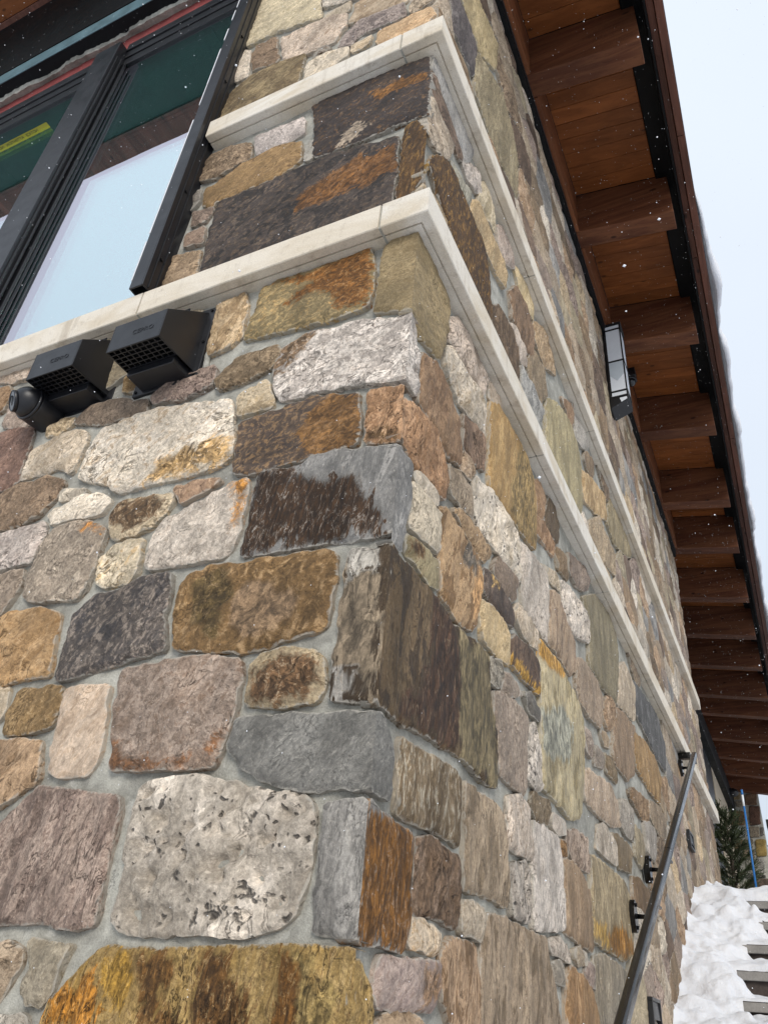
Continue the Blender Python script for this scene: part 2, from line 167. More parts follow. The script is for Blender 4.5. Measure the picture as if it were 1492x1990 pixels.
(2544,1,'g',80,('a89a86','bfb3a1','807362'),[('R',[2553,1451,2730,1479,3023,1526,3142,1766,2871,1798,2704,1719])],[]),
(2525,1,'g',0,('bfa98b','d6c8b3','a07c50'),[('R',[269,143,345,143,359,175,285,185,221,188,217,144])],[]),
(2520,1,'p',80,('b8b1a8','d3cdc5','3d3a3a'),[('R',[974,658,1074,647,1135,669,1111,777,1069,847,1008,813])],[]),
(2454,1,'g',0,('b9ab96','cfc4b2','8f806a'),[('R',[592,195,613,219,620,256,539,260,484,254,475,198])],[]),
(2450,0,'s',-8,('625048','786359','46382f'),[('R',[431,4305,451,4314,487,4335,522,4359,555,4386,587,4417,617,4452,622,4458,600,4496,464,4573,272,4620,70,4487])],[]),
(2417,1,'g',60,('857663','a09280','5f5346'),[('R',[322,1228,400,1234,489,1256,477,1345,393,1342,308,1312])],[]),
(2394,1,'b',65,('af9166','c7ae86','8a6c44'),[('R',[2137,2393,2399,2484,2740,2652,2759,2840,2335,2688,2086,2559])],[]),
(2369,1,'b',65,('93826a','ad9e86','6d5e49'),[('R',[1105,2436,1149,2355,1308,2370,1440,2534,1397,2661,1226,2633])],[]),
(2275,1,'r',60,('89756a','a8968b','5f4d45'),[('R',[1428,560,1553,521,1700,532,1730,593,1704,639,1533,635,1413,593])],[]),
(2240,1,'g',55,('997c5d','b79b7c','6f573f'),[('R',[418,1166,500,1169,588,1162,648,1214,632,1234,526,1237,414,1226,351,1191])],[]),
(2178,1,'g',55,('998577','bbaa9f','73604f'),[('R',[680,1184,744,1159,846,1163,902,1203,924,1278,815,1276,712,1244])],[]),
(2169,0,'b',10,('8f765d','ab937a','5c4633'),[('R',[397,3368,309,3419,12,3330,12,3164])],[]),
(2167,1,'b',75,('8a8060','a39a7a','686044'),[('R',[2759,2639,2937,2599,3311,2739,3610,2882,3489,2962,3230,2962,2913,2929])],[]),
(2150,1,'g',10,('7e6655','b79a82','3c2f28'),[('L',[-896,3528,-757,3507,-811,3760,-915,3758,-940,3715])],[]),
(2111,0,'s',15,('625048','786359','46382f'),[('R',[308,2776,12,2865,12,2701,301,2731])],[]),
(2057,0,'r',26,('7c6858','98846f','55443a'),[('R',[831,4060,866,4038,1145,4213,1079,4359,739,4358,733,4336,726,4297,721,4258,720,4218,722,4178,725,4151,797,4086])],[]),
(2045,1,'r',60,('a78a69','c6ad8e','6d543d'),[('R',[1259,2699,1400,2686,1639,2845,1620,2936,1528,2962,1426,2962,1259,2847])],[]),
(1993,0,'r',-8,('b7a283','cfbd9e','917b58'),[('R',[253,4021,264,4059,270,4099,272,4141,269,4173,12,4171,12,3939,205,3935,218,3951,238,3985])],[]),
(1968,1,'g',20,('917262','b08f78','6b5042'),[('L',[-627,1121,-540,1154,-506,1170,-613,1193,-637,1176,-658,1190,-666,1177])],[]),
(1885,1,'g',0,('b7a78c','cfc3ad','8c7a5e'),[('L',[-1026,564,-1022,592,-1035,649,-1106,660,-1060,569])],[]),
(1875,0,'s',70,('625048','786359','46382f'),[('R',[1038,3883,1063,3855,1170,3862,1292,3940,1307,4179,1153,4205,923,4061,1012,3918])],[]),
(1862,1,'g',70,('aca396','c4bcb0','857c70'),[('R',[1864,643,2036,641,2247,656,2230,737,2018,762,1920,734])],[]),
(1828,0,'g',29,('a3917d','c0b09c','76644f'),[('L',[-558,4131,-527,4255,-554,4281,-756,4309,-781,4297,-777,4263,-765,4222,-746,4189,-720,4163,-687,4145,-646,4133,-597,4129])],[]),
(1815,0,'r',4,('b7a283','cfbd9e','917b58'),[('R',[559,3082,554,3188,426,3299,246,3082])],[]),
(1806,0,'g',25,('c2bbae','dad4c9','938a7d'),[('R',[3820,252,4067,31,4364,31,4102,297,3937,362,3836,295])],[]),
(1802,0,'r',33,('a98a70','c4a78f','7c5f48'),[('R',[1058,3733,1049,3693,1044,3653,1043,3612,1046,3571,1052,3530,1276,3514,1361,3746,1170,3851,1107,3847,1088,3812,1071,3773])],[]),
(1746,0,'r',32,('96827c','b09d97','6c5652'),[('R',[4736,160,4736,276,4501,446,4231,482,4336,160])],[]),
(1701,1,'g',55,('b8a994','d0c4b3','8f7f6a'),[('R',[907,1126,989,1109,1127,1121,1156,1198,1054,1209,919,1187])],[]),
(1677,1,'r',30,('8e6a4b','ae8d72','5f4430'),[('L',[-1626,1729,-1585,1733,-1571,1802,-1612,1861,-1723,1867,-1682,1787])],[]),
(1663,1,'b',80,('7b6148','967d64','523f2f'),[('R',[2539,561,2773,555,2975,605,3015,670,2721,687,2552,664])],[]),
(1635,0,'r',31,('a98a70','c4a78f','7c5f48'),[('R',[3096,613,3320,598,3398,633,3411,684,3128,839,3086,825,3044,806,3013,789,3025,656])],[]),
(1605,1,'g',55,('7b6a60','978880','57493f'),[('R',[1684,1724,1802,1719,1940,1764,2040,1825,2096,1900,2015,1923,1689,1822])],[]),
(1601,1,'g',70,('9b968d','b2ada4','77726a'),[('R',[2344,850,2477,824,2655,833,2750,983,2551,988,2424,956])],[]),
(1583,0,'b',5,('84725f','a69581','58493c'),[('R',[4939,577,4588,630,4466,558,4508,455,4685,327,4990,327,4990,546])],[]),
(1571,0,'g',-19,('c2bbae','dad4c9','938a7d'),[('R',[2860,40,2917,67,2934,163,2837,207,2649,159,2629,83,2638,72])],[]),
(1560,1,'b',80,('77674f','8f8069','52452f'),[('R',[2255,716,2295,652,2522,679,2613,788,2281,781,2172,758])],[]),
(1549,1,'g',0,('bdb3a2','d9d1c4','8d8070'),[('L',[-998,3502,-915,3483,-945,3743,-1044,3815])],[]),
(1525,1,'b',70,('4d4032','6b5a47','33291f'),[('R',[1383,1728,1492,1751,1536,1855,1480,1928,1386,1928,1285,1742])],[]),
(1497,1,'r',70,('756650','8f806a','504436'),[('R',[1060,559,1188,574,1244,627,1197,641,1050,628,1012,585])],[]),
(1492,1,'g',65,('b8ac89','cfc6aa','948764'),[('R',[493,2746,566,2756,681,2789,694,2867,667,2944,549,2947,501,2872])],[]),
(1479,0,'g',-13,('ab9c8b','c7bba9','7f6f5e'),[('R',[3245,64,3529,89,3532,216,3280,247,3189,191,3226,72])],[]),
(1356,1,'g',80,('8a7a68','a39482','655748'),[('R',[3237,1074,3404,1051,3681,1048,3841,1186,3628,1221,3269,1169])],[]),
(1337,0,'g',25,('a3927c','c0b09c','776552'),[('R',[3178,189,3066,224,2945,163,2929,67,3085,41,3214,72])],[]),
(1337,1,'r',60,('87694f','a3876d','5d4635'),[('R',[2734,1034,2934,1003,3190,1037,3263,1158,2814,1111,2666,1063])],[]),
(1327,0,'g',38,('b3a795','cfc6b8','887a6b'),[('R',[833,3206,778,3245,565,3186,570,3082,821,3082])],[]),
(1309,0,'b',70,('83705a','9d8872','564636'),[('R',[1638,3776,1634,3909,1441,3954,1300,3932,1182,3857,1369,3754,1525,3724])],[]),
(1305,1,'g',65,('a6948c','c3b4ac','7d6a62'),[('R',[734,2780,830,2760,950,2871,940,2962,791,2948,721,2880])],[]),
(1280,0,'g',53,('ab9c8b','c7bba9','7f6f5e'),[('R',[18,3608,12,3611,12,3342,167,3388,127,3500,102,3537,66,3573])],[]),
(1274,0,'g',14,('8f7f77','aa9a92','675851'),[('R',[2838,349,2823,363,2591,289,2647,170,2832,217])],[]),
(1272,0,'g',-14,('a3917d','c0b09c','76644f'),[('R',[1021,3238,844,3204,832,3082,1152,3082,1106,3207])],[]),
(1263,0,'s',-8,('86888a','9c9d9b','66686a'),[('R',[72,3704,116,3732,147,3764,164,3802,171,3886,145,3925,12,3928,12,3682])],[]),
(1262,0,'g',24,('c2bbae','dad4c9','938a7d'),[('R',[1937,2115,1926,2071,1922,2049,2203,2049,2206,2072,2205,2113,2197,2151,2182,2188,2161,2222,2132,2254,2097,2284,2088,2290,2065,2277,2030,2252,2000,2223,1974,2191,1954,2155])],[]),
(1240,1,'g',65,('b3a69b','cdc3ba','8a7b70'),[('R',[866,2377,1003,2361,1104,2414,1110,2502,963,2504,845,2425])],[]),
(1240,1,'b',65,('bca978','d2c49d','98844f'),[('R',[1028,2811,1158,2802,1260,2860,1258,2962,1091,2962,943,2889])],[]),
(1234,0,'b',80,('84725f','a69581','58493c'),[('R',[4947,585,5322,585,5322,615,5318,621,4956,938,4940,937,4742,844,4748,779,4945,586])],[]),
(1227,0,'r',32,('a98a70','c4a78f','7c5f48'),[('R',[692,3359,652,3361,614,3355,507,3313,459,3285,561,3196,772,3255,756,3338,735,3347])],[]),
(1215,0,'s',0,('625048','786359','46382f'),[('R',[1015,3248,967,3423,946,3426,906,3424,867,3416,829,3401,793,3382,763,3359,784,3254,840,3215])],[]),
(1197,1,'g',0,('94857a','aea196','6f6156'),[('R',[742,839,804,837,957,898,906,918,773,898])],[]),
(1182,1,'b',60,('916a4f','ad8a70','694834'),[('R',[1178,1628,1247,1623,1438,1662,1448,1725,1284,1733,1172,1687])],[]),
(1137,1,'g',15,('c0a898','d6c6b8','93795f'),[('L',[-1620,1877,-1484,1874,-1510,1928,-1707,1928,-1689,1908])],[]),
(1112,0,'g',-8,('b3a795','cfc6b8','887a6b'),[('R',[1183,3256,1117,3209,1164,3082,1383,3082,1403,3239])],[]),
(1111,1,'g',80,('aaa7a2','c2beb8','868380'),[('R',[3040,866,3254,859,3391,1030,3190,1037,3024,999])],[]),
(1109,0,'g',46,('8f7f77','aa9a92','675851'),[('L',[-968,4463,-966,4450,-954,4407,-936,4373,-912,4346,-881,4325,-842,4311,-807,4305,-766,4324,-763,4429,-775,4442])],[]),
(1094,0,'s',70,('86888a','9c9d9b','66686a'),[('R',[3578,529,3760,618,3767,701,3537,755,3422,683,3409,631])],[]),
(1092,1,'b',80,('8b8269','a29a82','6a6250'),[('R',[2667,777,2840,751,2952,833,2936,923,2743,927])],[]),
(1089,0,'g',24,('a3927c','c0b09c','776552'),[('R',[2961,593,2924,577,2888,553,2855,520,2823,479,2841,444,3096,450,3089,604,3070,616])],[]),
(1059,0,'g',-6,('a3917d','c0b09c','76644f'),[('R',[855,4722,673,4673,610,4500,624,4476,679,4461,971,4615,976,4621,962,4670])],[]),
(1055,1,'g',0,('7b786c','99958a','555248'),[('R',[653,829,711,827,773,887,742,917,652,889])],[]),
(1041,1,'g',0,('afa498','cbc2b8','6d645c'),[('R',[1170,236,1268,234,1392,229,1370,266,1295,280,1164,256])],[]),
(1040,0,'b',80,('84725f','a69581','58493c'),[('R',[1415,3241,1394,3082,1677,3082,1685,3234,1663,3242,1424,3251])],[]),
(1037,0,'r',23,('a98a70','c4a78f','7c5f48'),[('R',[2435,1313,2455,1348,2468,1388,2434,1406,2393,1417,2354,1416,2316,1403,2279,1378,2243,1340,2210,1291,2217,1230,2233,1216,2267,1224,2372,1263,2407,1285])],[]),
(1017,1,'g',0,('86683f','9f8560','5e4a30'),[('L',[-947,1615,-927,1648,-939,1697,-1011,1699,-1004,1637])],[]),
(1014,1,'g',65,('b2a9a2','ccc4be','877b74'),[('R',[366,2736,446,2754,515,2810,499,2926,439,2896,311,2736])],[]),
(1002,0,'g',-16,('a3927c','c0b09c','776552'),[('R',[6160,734,6185,915,5908,1101,5891,1099,5655,882,5656,734])],[]),
(996,1,'g',70,('a98265','c4a389','7c5a42'),[('R',[1187,1720,1260,1734,1342,1896,1254,1906,1177,1861])],[]),
(989,0,'g',10,('a3927c','c0b09c','776552'),[('R',[971,4603,733,4477,753,4369,1074,4370])],[]),
(988,0,'g',32,('ab9c8b','c7bba9','7f6f5e'),[('R',[3128,420,3100,439,2842,433,2831,371,2847,356,3036,297,3128,397])],[]),
(978,0,'r',52,('7c6858','98846f','55443a'),[('R',[3256,839,3238,791,3417,693,3530,764,3524,829,3363,948,3339,935,3305,908,3277,876])],[]),
(971,0,'g',18,('ab9c8b','c7bba9','7f6f5e'),[('R',[1645,3767,1532,3715,1560,3579,1653,3531,1827,3565,1836,3724])],[]),
(971,1,'g',0,('80695e','9b857a','574840'),[('L',[-945,2324,-855,2304,-875,2413,-956,2394])],[]),
(963,1,'r',10,('a08a74','c9b9a3','4a403a'),[('L',[-88,3348,-23,3360,-11,3421,-119,3478,-119,3369])],[]),
(949,0,'s',10,('625048','786359','46382f'),[('R',[1049,3519,1034,3483,1199,3322,1365,3398,1304,3494,1279,3503])],[]),
(946,1,'g',0,('c3b9a6','dbd3c4','9d8f78'),[('R',[168,1125,235,1132,238,1155,208,1167,131,1157,83,1121])],[]),
(928,0,'r',41,('b7a283','cfbd9e','917b58'),[('R',[2610,2228,2565,2225,2526,2213,2493,2192,2465,2162,2442,2122,2424,2073,2420,2049,2739,2049,2725,2195,2717,2199,2668,2221,2661,2222])],[]),
(917,1,'b',70,('8d8f80','a6a899','6f7163'),[('R',[302,2550,366,2544,401,2604,403,2683,338,2645,241,2607,202,2583])],[]),
(908,0,'s',10,('86888a','9c9d9b','66686a'),[('R',[6511,1016,6207,931,6196,916,6167,701,6829,701,6619,1002])],[]),
(896,0,'g',48,('b3a795','cfc6b8','887a6b'),[('R',[3535,829,3541,765,3772,711,3859,762,3872,796,3762,948])],[]),
(896,0,'s',0,('625048','786359','46382f'),[('R',[5290,1069,5239,985,5302,731,5645,731,5644,882,5566,988])],[]),
(875,1,'g',25,('ab9676','c6b495','85714f'),[('L',[-1244,1534,-1179,1559,-1192,1592,-1293,1577,-1298,1535])],[]),
(875,0,'g',51,('a3927c','c0b09c','776552'),[('R',[1442,4358,1133,4383,1089,4362,1156,4216,1313,4189,1409,4216,1450,4348])],[]),
(868,0,'r',26,('96827c','b09d97','6c5652'),[('R',[2232,4184,2093,4184,1996,4124,1997,3989,2119,3939,2358,3998,2368,4102])],[]),
(866,0,'b',5,('8f765d','ab937a','5c4633'),[('R',[2750,3934,2758,3940,2783,4128,2724,4157,2570,4172,2379,4101,2369,3996,2464,3923])],[]),
(856,0,'r',57,('96827c','b09d97','6c5652'),[('R',[3058,232,3033,286,2849,344,2843,216,2940,172])],[]),
(848,0,'b',0,('84725f','a69581','58493c'),[('R',[3005,2049,3044,2216,2732,2231,2750,2049])],[]),
(843,0,'b',0,('9a9179','b3aa90','7a7058'),[('R',[2273,3709,2403,3759,2456,3916,2362,3987,2125,3929,2135,3748])],[]),
(840,0,'g',3,('b3a795','cfc6b8','887a6b'),[('R',[978,3428,1026,3248,1109,3217,1177,3265,1192,3314,1037,3465])],[]),
(838,0,'r',-11,('7c6858','98846f','55443a'),[('R',[3519,1036,3478,1023,3436,1002,3394,973,3373,955,3530,839,3754,956,3725,981,3684,1008,3642,1027,3601,1038,3560,1041])],[]),
(834,0,'g',31,('ab9c8b','c7bba9','7f6f5e'),[('R',[1828,3303,1696,3234,1688,3082,1931,3082,1907,3238])],[]),
(833,0,'s',10,('86888a','9c9d9b','66686a'),[('R',[1745,4187,1762,4352,1461,4344,1420,4215,1567,4152,1664,4147])],[]),
(832,0,'g',44,('b3a795','cfc6b8','887a6b'),[('R',[3182,200,3273,255,3268,305,3135,388,3044,290,3069,234])],[]),
(832,0,'g',-15,('8f7f77','aa9a92','675851'),[('R',[1646,3522,1555,3570,1316,3495,1377,3400,1409,3382,1550,3401,1631,3457])],[]),
(831,1,'g',0,('7d6a62','97837a','564842'),[('L',[-948,2450,-881,2436,-859,2507,-964,2542])],[]),
(822,1,'g',75,('a9a8a2','c4c2bc','838279'),[('R',[2011,2744,2118,2749,2303,2849,2323,2925,2211,2962,2030,2894])],[]),
(817,0,'p',8,('c8bfae','dfd9cc','766a59'),[('R',[3107,448,3134,429,3292,465,3314,588,3100,601])],[]),
(802,1,'g',0,('a98e75','c6b09a','7b604a'),[('R',[392,1362,463,1368,504,1429,459,1448,402,1426])],[]),
(800,0,'s',70,('625048','786359','46382f'),[('R',[3572,500,3572,520,3402,623,3326,589,3303,464,3374,421])],[]),
(795,1,'g',0,('a9a294','c6bfae','736b5f'),[('L',[-1037,1236,-997,1246,-1067,1277,-1115,1276,-1105,1236])],[]),
(786,0,'g',-14,('a3927c','c0b09c','776552'),[('R',[1521,3714,1371,3743,1287,3512,1308,3504,1549,3580])],[]),
(774,1,'g',0,('a29c90','b9b3a8','7a756a'),[('R',[1203,166,1302,161,1318,200,1265,217,1182,200])],[]),
(774,0,'g',11,('8f7f77','aa9a92','675851'),[('R',[3765,608,3583,520,3583,498,3643,425,3689,420,3915,481,3927,499])],[]),
(769,0,'r',36,('a98a70','c4a78f','7c5f48'),[('R',[3965,514,4051,634,4049,663,3864,752,3779,702,3771,617,3936,507])],[]),
(761,1,'g',0,('6f6d68','8b8984','4b4945'),[('R',[1035,865,1129,876,1143,915,1041,933,976,909])],[]),
(760,0,'b',-8,('84725f','a69581','58493c'),[('R',[1318,4179,1303,3944,1438,3964,1557,4144,1413,4206])],[]),
(759,0,'s',-8,('86888a','9c9d9b','66686a'),[('R',[1787,4380,1751,4523,1544,4549,1448,4494,1451,4365,1459,4355,1766,4363])],[]),
(753,0,'r',59,('96827c','b09d97','6c5652'),[('R',[1986,3989,1985,4122,1751,4178,1671,4139,1726,3970,1896,3958])],[]),
(746,0,'s',0,('86888a','9c9d9b','66686a'),[('R',[1905,3372,1910,3515,1831,3554,1657,3520,1642,3456,1832,3322])],[]),
(744,0,'g',35,('b3a795','cfc6b8','887a6b'),[('R',[529,4812,498,4781,472,4581,601,4508,663,4677])],[]),
(732,0,'b',0,('84725f','a69581','58493c'),[('R',[1798,4383,1994,4368,2117,4442,2111,4575,1818,4575,1761,4526])],[]),
(731,0,'g',44,('8f7f77','aa9a92','675851'),[('R',[849,4732,808,4860,536,4860,534,4822,671,4684])],[]),
(729,0,'g',27,('b3a795','cfc6b8','887a6b'),[('R',[1795,4373,1774,4355,1756,4188,1989,4132,2084,4191,1992,4357])],[]),
(724,0,'s',10,('625048','786359','46382f'),[('R',[2794,4127,2770,3942,3124,3900,3154,3920,3106,4154,3021,4179])],[]),
(720,0,'b',15,('83705a','9d8872','564636'),[('R',[4393,1336,4056,1286,4035,1251,4029,1194,4291,1119,4396,1182,4419,1290])],[]),
(716,0,'r',23,('b7a283','cfbd9e','917b58'),[('R',[3969,1019,3771,954,3881,803,4158,890])],[]),
(710,0,'r',53,('a98a70','c4a78f','7c5f48'),[('R',[2323,3246,2154,3211,2117,3082,2465,3082,2468,3168])],[]),
(704,0,'g',35,('8f7f77','aa9a92','675851'),[('R',[4111,304,4273,140,4331,140,4219,484,4135,470])],[]),
(704,1,'g',0,('837055','9d8b70','5d4e39'),[('R',[2167,1010,2377,1018,2415,1066,2306,1110,2159,1080])],[]),
(701,1,'g',60,('806a52','9a846b','5b4937'),[('R',[1500,1640,1658,1668,1635,1774,1474,1724])],[]),
(701,0,'s',0,('86888a','9c9d9b','66686a'),[('R',[1841,3734,1863,3743,1891,3947,1724,3959,1645,3910,1649,3777])],[]),
(693,0,'s',5,('86888a','9c9d9b','66686a'),[('R',[4461,2962,4193,2791,4195,2705,4364,2608,4589,2704,4586,2883,4520,2962])],[]),
(692,0,'r',14,('96827c','b09d97','6c5652'),[('R',[4289,1101,4287,1109,4033,1178,3977,1027,4164,899])],[]),
(689,0,'b',70,('83705a','9d8872','564636'),[('R',[3643,413,3554,279,3557,242,3810,255,3825,296,3688,409])],[]),
(689,0,'r',52,('7c6858','98846f','55443a'),[('R',[2298,3583,2456,3511,2605,3545,2585,3685,2408,3749,2280,3700])],[]),
(683,0,'r',-17,('b7a283','cfbd9e','917b58'),[('R',[2124,3748,2114,3930,1991,3980,1902,3948,1875,3745])],[]),
(682,0,'r',4,('96827c','b09d97','6c5652'),[('R',[3807,2962,3765,2962,3588,2859,3556,2833,3527,2800,3500,2762,3487,2737,3529,2697,3642,2658,3801,2693,3859,2899])],[]),
(681,0,'g',-10,('a3917d','c0b09c','76644f'),[('R',[1547,4560,1753,4534,1810,4583,1788,4706,1732,4761,1489,4729])],[]),
(679,0,'g',-18,('a3917d','c0b09c','76644f'),[('R',[4415,1470,4025,1485,4058,1297,4391,1346])],[]),
(679,0,'b',80,('8f765d','ab937a','5c4633'),[('R',[3543,278,3377,386,3279,305,3284,257,3536,227,3546,238])],[]),
(678,0,'g',44,('b3a795','cfc6b8','887a6b'),[('R',[4223,745,4191,866,4166,881,3883,792,3870,761,4055,672])],[]),
(675,0,'s',0,('625048','786359','46382f'),[('R',[1228,4581,1250,4551,1442,4503,1536,4558,1478,4730,1455,4739,1309,4696])],[]),
(674,1,'g',0,('bdb3a8','cfc7be','948a80'),[('R',[1304,570,1414,598,1397,626,1252,619,1238,585])],[]),
(672,1,'g',0,('b3a290','cdbfae','8a7864'),[('R',[641,1836,715,1874,792,1889,793,1928,696,1928,631,1915])],[]),
(657,0,'b',70,('9a9179','b3aa90','7a7058'),[('R',[2118,3737,1869,3734,1847,3725,1838,3563,1917,3524,1995,3536])],[]),
(656,0,'g',55,('a3927c','c0b09c','776552'),[('R',[2590,3695,2758,3767,2747,3923,2466,3912,2415,3758])],[]),
(649,0,'s',15,('625048','786359','46382f'),[('R',[3249,2214,3116,2257,3056,2217,3017,2049,3293,2049])],[]),
(646,0,'b',70,('83705a','9d8872','564636'),[('R',[3379,412,3382,396,3547,288,3633,419,3576,489])],[]),
(643,0,'g',-5,('8f7f77','aa9a92','675851'),[('R',[2798,3237,2608,3252,2479,3168,2476,3082,2807,3082])],[]),
(636,1,'g',0,('94837a','aca097','6e5f57'),[('R',[1768,981,1880,982,1930,1052,1881,1085,1792,1076])],[]),
(631,1,'g',0,('c2b49c','ddd5c4','93826a'),[('L',[-549,3700,-420,3663,-426,3747,-548,3754])],[]),
(621,0,'g',-10,('c2bbae','dad4c9','938a7d'),[('R',[3766,964,3966,1030,4022,1182,3902,1179,3853,1169,3815,1152,3785,1126,3761,1092,3744,1049,3734,998])],[]),
(617,0,'g',25,('b3a795','cfc6b8','887a6b'),[('R',[3260,2215,3305,2049,3459,2049,3539,2246,3510,2278,3443,2281])],[]),
(609,0,'b',-8,('9a9179','b3aa90','7a7058'),[('R',[1114,4784,973,4671,987,4624,1218,4587,1297,4699])],[]),
(608,0,'r',27,('96827c','b09d97','6c5652'),[('R',[4422,1479,4660,1472,4747,1515,4791,1668,4769,1685,4419,1640])],[]),
(603,1,'g',0,('8f816e','ada08d','6a5d4c'),[('R',[1485,229,1598,244,1605,268,1519,280,1429,259])],[]),
(600,0,'b',80,('83705a','9d8872','564636'),[('R',[2479,2843,2500,2905,2503,2918,2446,2903,2294,2836,2262,2811,2234,2778,2210,2737,2203,2718,2217,2713,2267,2700,2324,2697,2362,2705,2396,2724,2427,2753,2455,2792])],[]),
(600,0,'g',6,('ab9c8b','c7bba9','7f6f5e'),[('R',[4191,1928,4212,1697,4403,1657,4473,1928])],[]),
(599,0,'s',70,('625048','786359','46382f'),[('R',[1108,4793,1107,4860,819,4860,860,4732,966,4680])],[]),
(598,1,'b',75,('805f48','9a7b64','5b4333'),[('R',[1868,2748,1936,2732,2005,2850,2019,2962,1735,2774])],[]),
(598,1,'g',0,('8f8a84','aaa49c','6a645e'),[('L',[-1015,2657,-977,2560,-950,2599,-959,2681,-1015,2701])],[]),
(596,0,'p',-8,('c8bfae','dfd9cc','766a59'),[('R',[1638,3919,1716,3967,1661,4136,1568,4141,1451,3963])],[]),
(588,0,'s',-8,('86888a','9c9d9b','66686a'),[('R',[4126,1624,4112,1587,4104,1546,4103,1501,4104,1493,4411,1482,4408,1643,4180,1693,4173,1687,4146,1657])],[]),
(586,0,'g',24,('c2bbae','dad4c9','938a7d'),[('R',[3925,2319,3874,2381,3584,2373,3519,2284,3548,2252,3760,2197,3921,2288])],[]),
(586,0,'g',-16,('ab9c8b','c7bba9','7f6f5e'),[('R',[6923,1133,6658,1136,6628,1009,6764,814,7060,814,7060,1039])],[]),
(582,0,'g',30,('a3917d','c0b09c','76644f'),[('R',[2269,3699,2131,3737,2007,3535,2161,3504,2287,3582])],[]),
(581,1,'g',0,('857a70','9f958b','605750'),[('R',[1936,972,2101,1006,2135,1058,2029,1076,1940,1034])],[]),
(581,1,'g',0,('83706c','9a8884','5f4f4b'),[('R',[1579,214,1628,186,1698,186,1702,239,1611,250])],[]),
(578,1,'g',50,('b6a78f','cdc1ac','8c7d66'),[('R',[1303,1502,1481,1527,1516,1577,1439,1583,1234,1509])],[]),
(578,0,'r',8,('a98a70','c4a78f','7c5f48'),[('R',[2158,3494,1999,3526,1921,3514,1916,3373,2086,3351,2176,3412])],[]),
(570,0,'g',9,('ab9c8b','c7bba9','7f6f5e'),[('R',[3452,3708,3461,3895,3399,3913,3162,3912,3130,3891,3110,3748,3155,3701])],[]),
(566,0,'s',0,('625048','786359','46382f'),[('R',[2855,3722,3099,3751,3119,3890,2765,3931,2758,3926,2769,3767])],[]),
(563,0,'r',49,('96827c','b09d97','6c5652'),[('R',[4340,683,4473,732,4487,747,4446,883,4203,864,4234,746])],[]),
(559,0,'g',47,('b3a795','cfc6b8','887a6b'),[('R',[4054,2184,3926,2278,3767,2188,3777,2049,4059,2049])],[]),
(556,0,'r',25,('a98a70','c4a78f','7c5f48'),[('R',[2003,4360,2095,4195,2230,4195,2321,4364,2123,4433])],[]),
(553,0,'g',41,('ab9c8b','c7bba9','7f6f5e'),[('R',[1085,4372,1129,4393,1240,4546,1218,4575,984,4614])],[]),
(547,0,'r',59,('96827c','b09d97','6c5652'),[('R',[1143,4393,1440,4369,1437,4493,1249,4539])],[]),
(545,0,'r',5,('a98a70','c4a78f','7c5f48'),[('R',[4184,2705,4182,2790,3869,2893,3812,2691,3862,2662,4079,2648])],[]),
(544,0,'b',15,('9a9179','b3aa90','7a7058'),[('R',[2562,4181,2482,4341,2364,4370,2333,4363,2241,4192,2375,4111])],[]),
(544,0,'g',0,('a3917d','c0b09c','76644f'),[('R',[4764,1695,4743,1792,4505,1928,4484,1928,4413,1652])],[]),
(538,0,'g',34,('ab9c8b','c7bba9','7f6f5e'),[('R',[2763,3758,2596,3685,2617,3545,2727,3504,2747,3502,2849,3560,2849,3713])],[]),
(536,0,'r',17,('96827c','b09d97','6c5652'),[('R',[2576,4672,2483,4733,2161,4668,2134,4594,2420,4534,2585,4617])],[]),
(528,0,'g',45,('b3a795','cfc6b8','887a6b'),[('R',[1119,4794,1306,4707,1449,4748,1415,4860,1118,4860])],[]),
(525,0,'r',55,('a98a70','c4a78f','7c5f48'),[('R',[4014,1488,4000,1498,3862,1444,3828,1421,3800,1390,3780,1353,3777,1344,4028,1259,4047,1292])],[]),
(523,0,'g',0,('ab9c8b','c7bba9','7f6f5e'),[('R',[2293,3573,2168,3496,2187,3414,2338,3369,2411,3403,2448,3503])],[]),
(520,0,'r',0,('7c6858','98846f','55443a'),[('R',[3111,4164,3282,4203,3311,4390,3062,4453,2999,4371,3026,4189])],[]),
(520,0,'r',3,('96827c','b09d97','6c5652'),[('R',[3368,412,3296,455,3139,418,3139,398,3273,315,3371,395])],[]),
(519,0,'r',18,('96827c','b09d97','6c5652'),[('R',[4740,1278,4657,1461,4426,1467,4402,1343,4428,1297])],[]),
(514,0,'g',-11,('a3917d','c0b09c','76644f'),[('R',[3756,2186,3548,2240,3471,2049,3766,2049])],[]),
(512,0,'g',9,('a3927c','c0b09c','776552'),[('R',[1667,3252,1690,3244,1824,3314,1636,3447,1560,3394])],[]),
(510,0,'s',70,('86888a','9c9d9b','66686a'),[('R',[4172,890,4197,875,4448,895,4475,915,4474,967,4296,1092,4172,890])],[]),
(506,0,'r',9,('a98a70','c4a78f','7c5f48'),[('R',[2473,3178,2599,3260,2572,3320,2415,3393,2344,3359,2330,3255])],[]),
(505,0,'s',0,('86888a','9c9d9b','66686a'),[('R',[2094,4860,2099,4758,2159,4679,2478,4743,2445,4860])],[]),
(503,0,'r',35,('7c6858','98846f','55443a'),[('R',[2138,3218,1919,3235,1942,3082,2105,3082,2144,3214])],[]),
(502,0,'r',48,('a98a70','c4a78f','7c5f48'),[('R',[1407,3249,1416,3259,1402,3373,1373,3390,1203,3311,1189,3266])],[]),
(502,0,'g',57,('b3a795','cfc6b8','887a6b'),[('R',[2151,4672,2091,4750,1800,4704,1821,4586,2114,4586,2122,4593])],[]),
(501,0,'g',21,('b3a795','cfc6b8','887a6b'),[('R',[2681,4550,2985,4551,2951,4717,2799,4762,2587,4672,2596,4616])],[]),
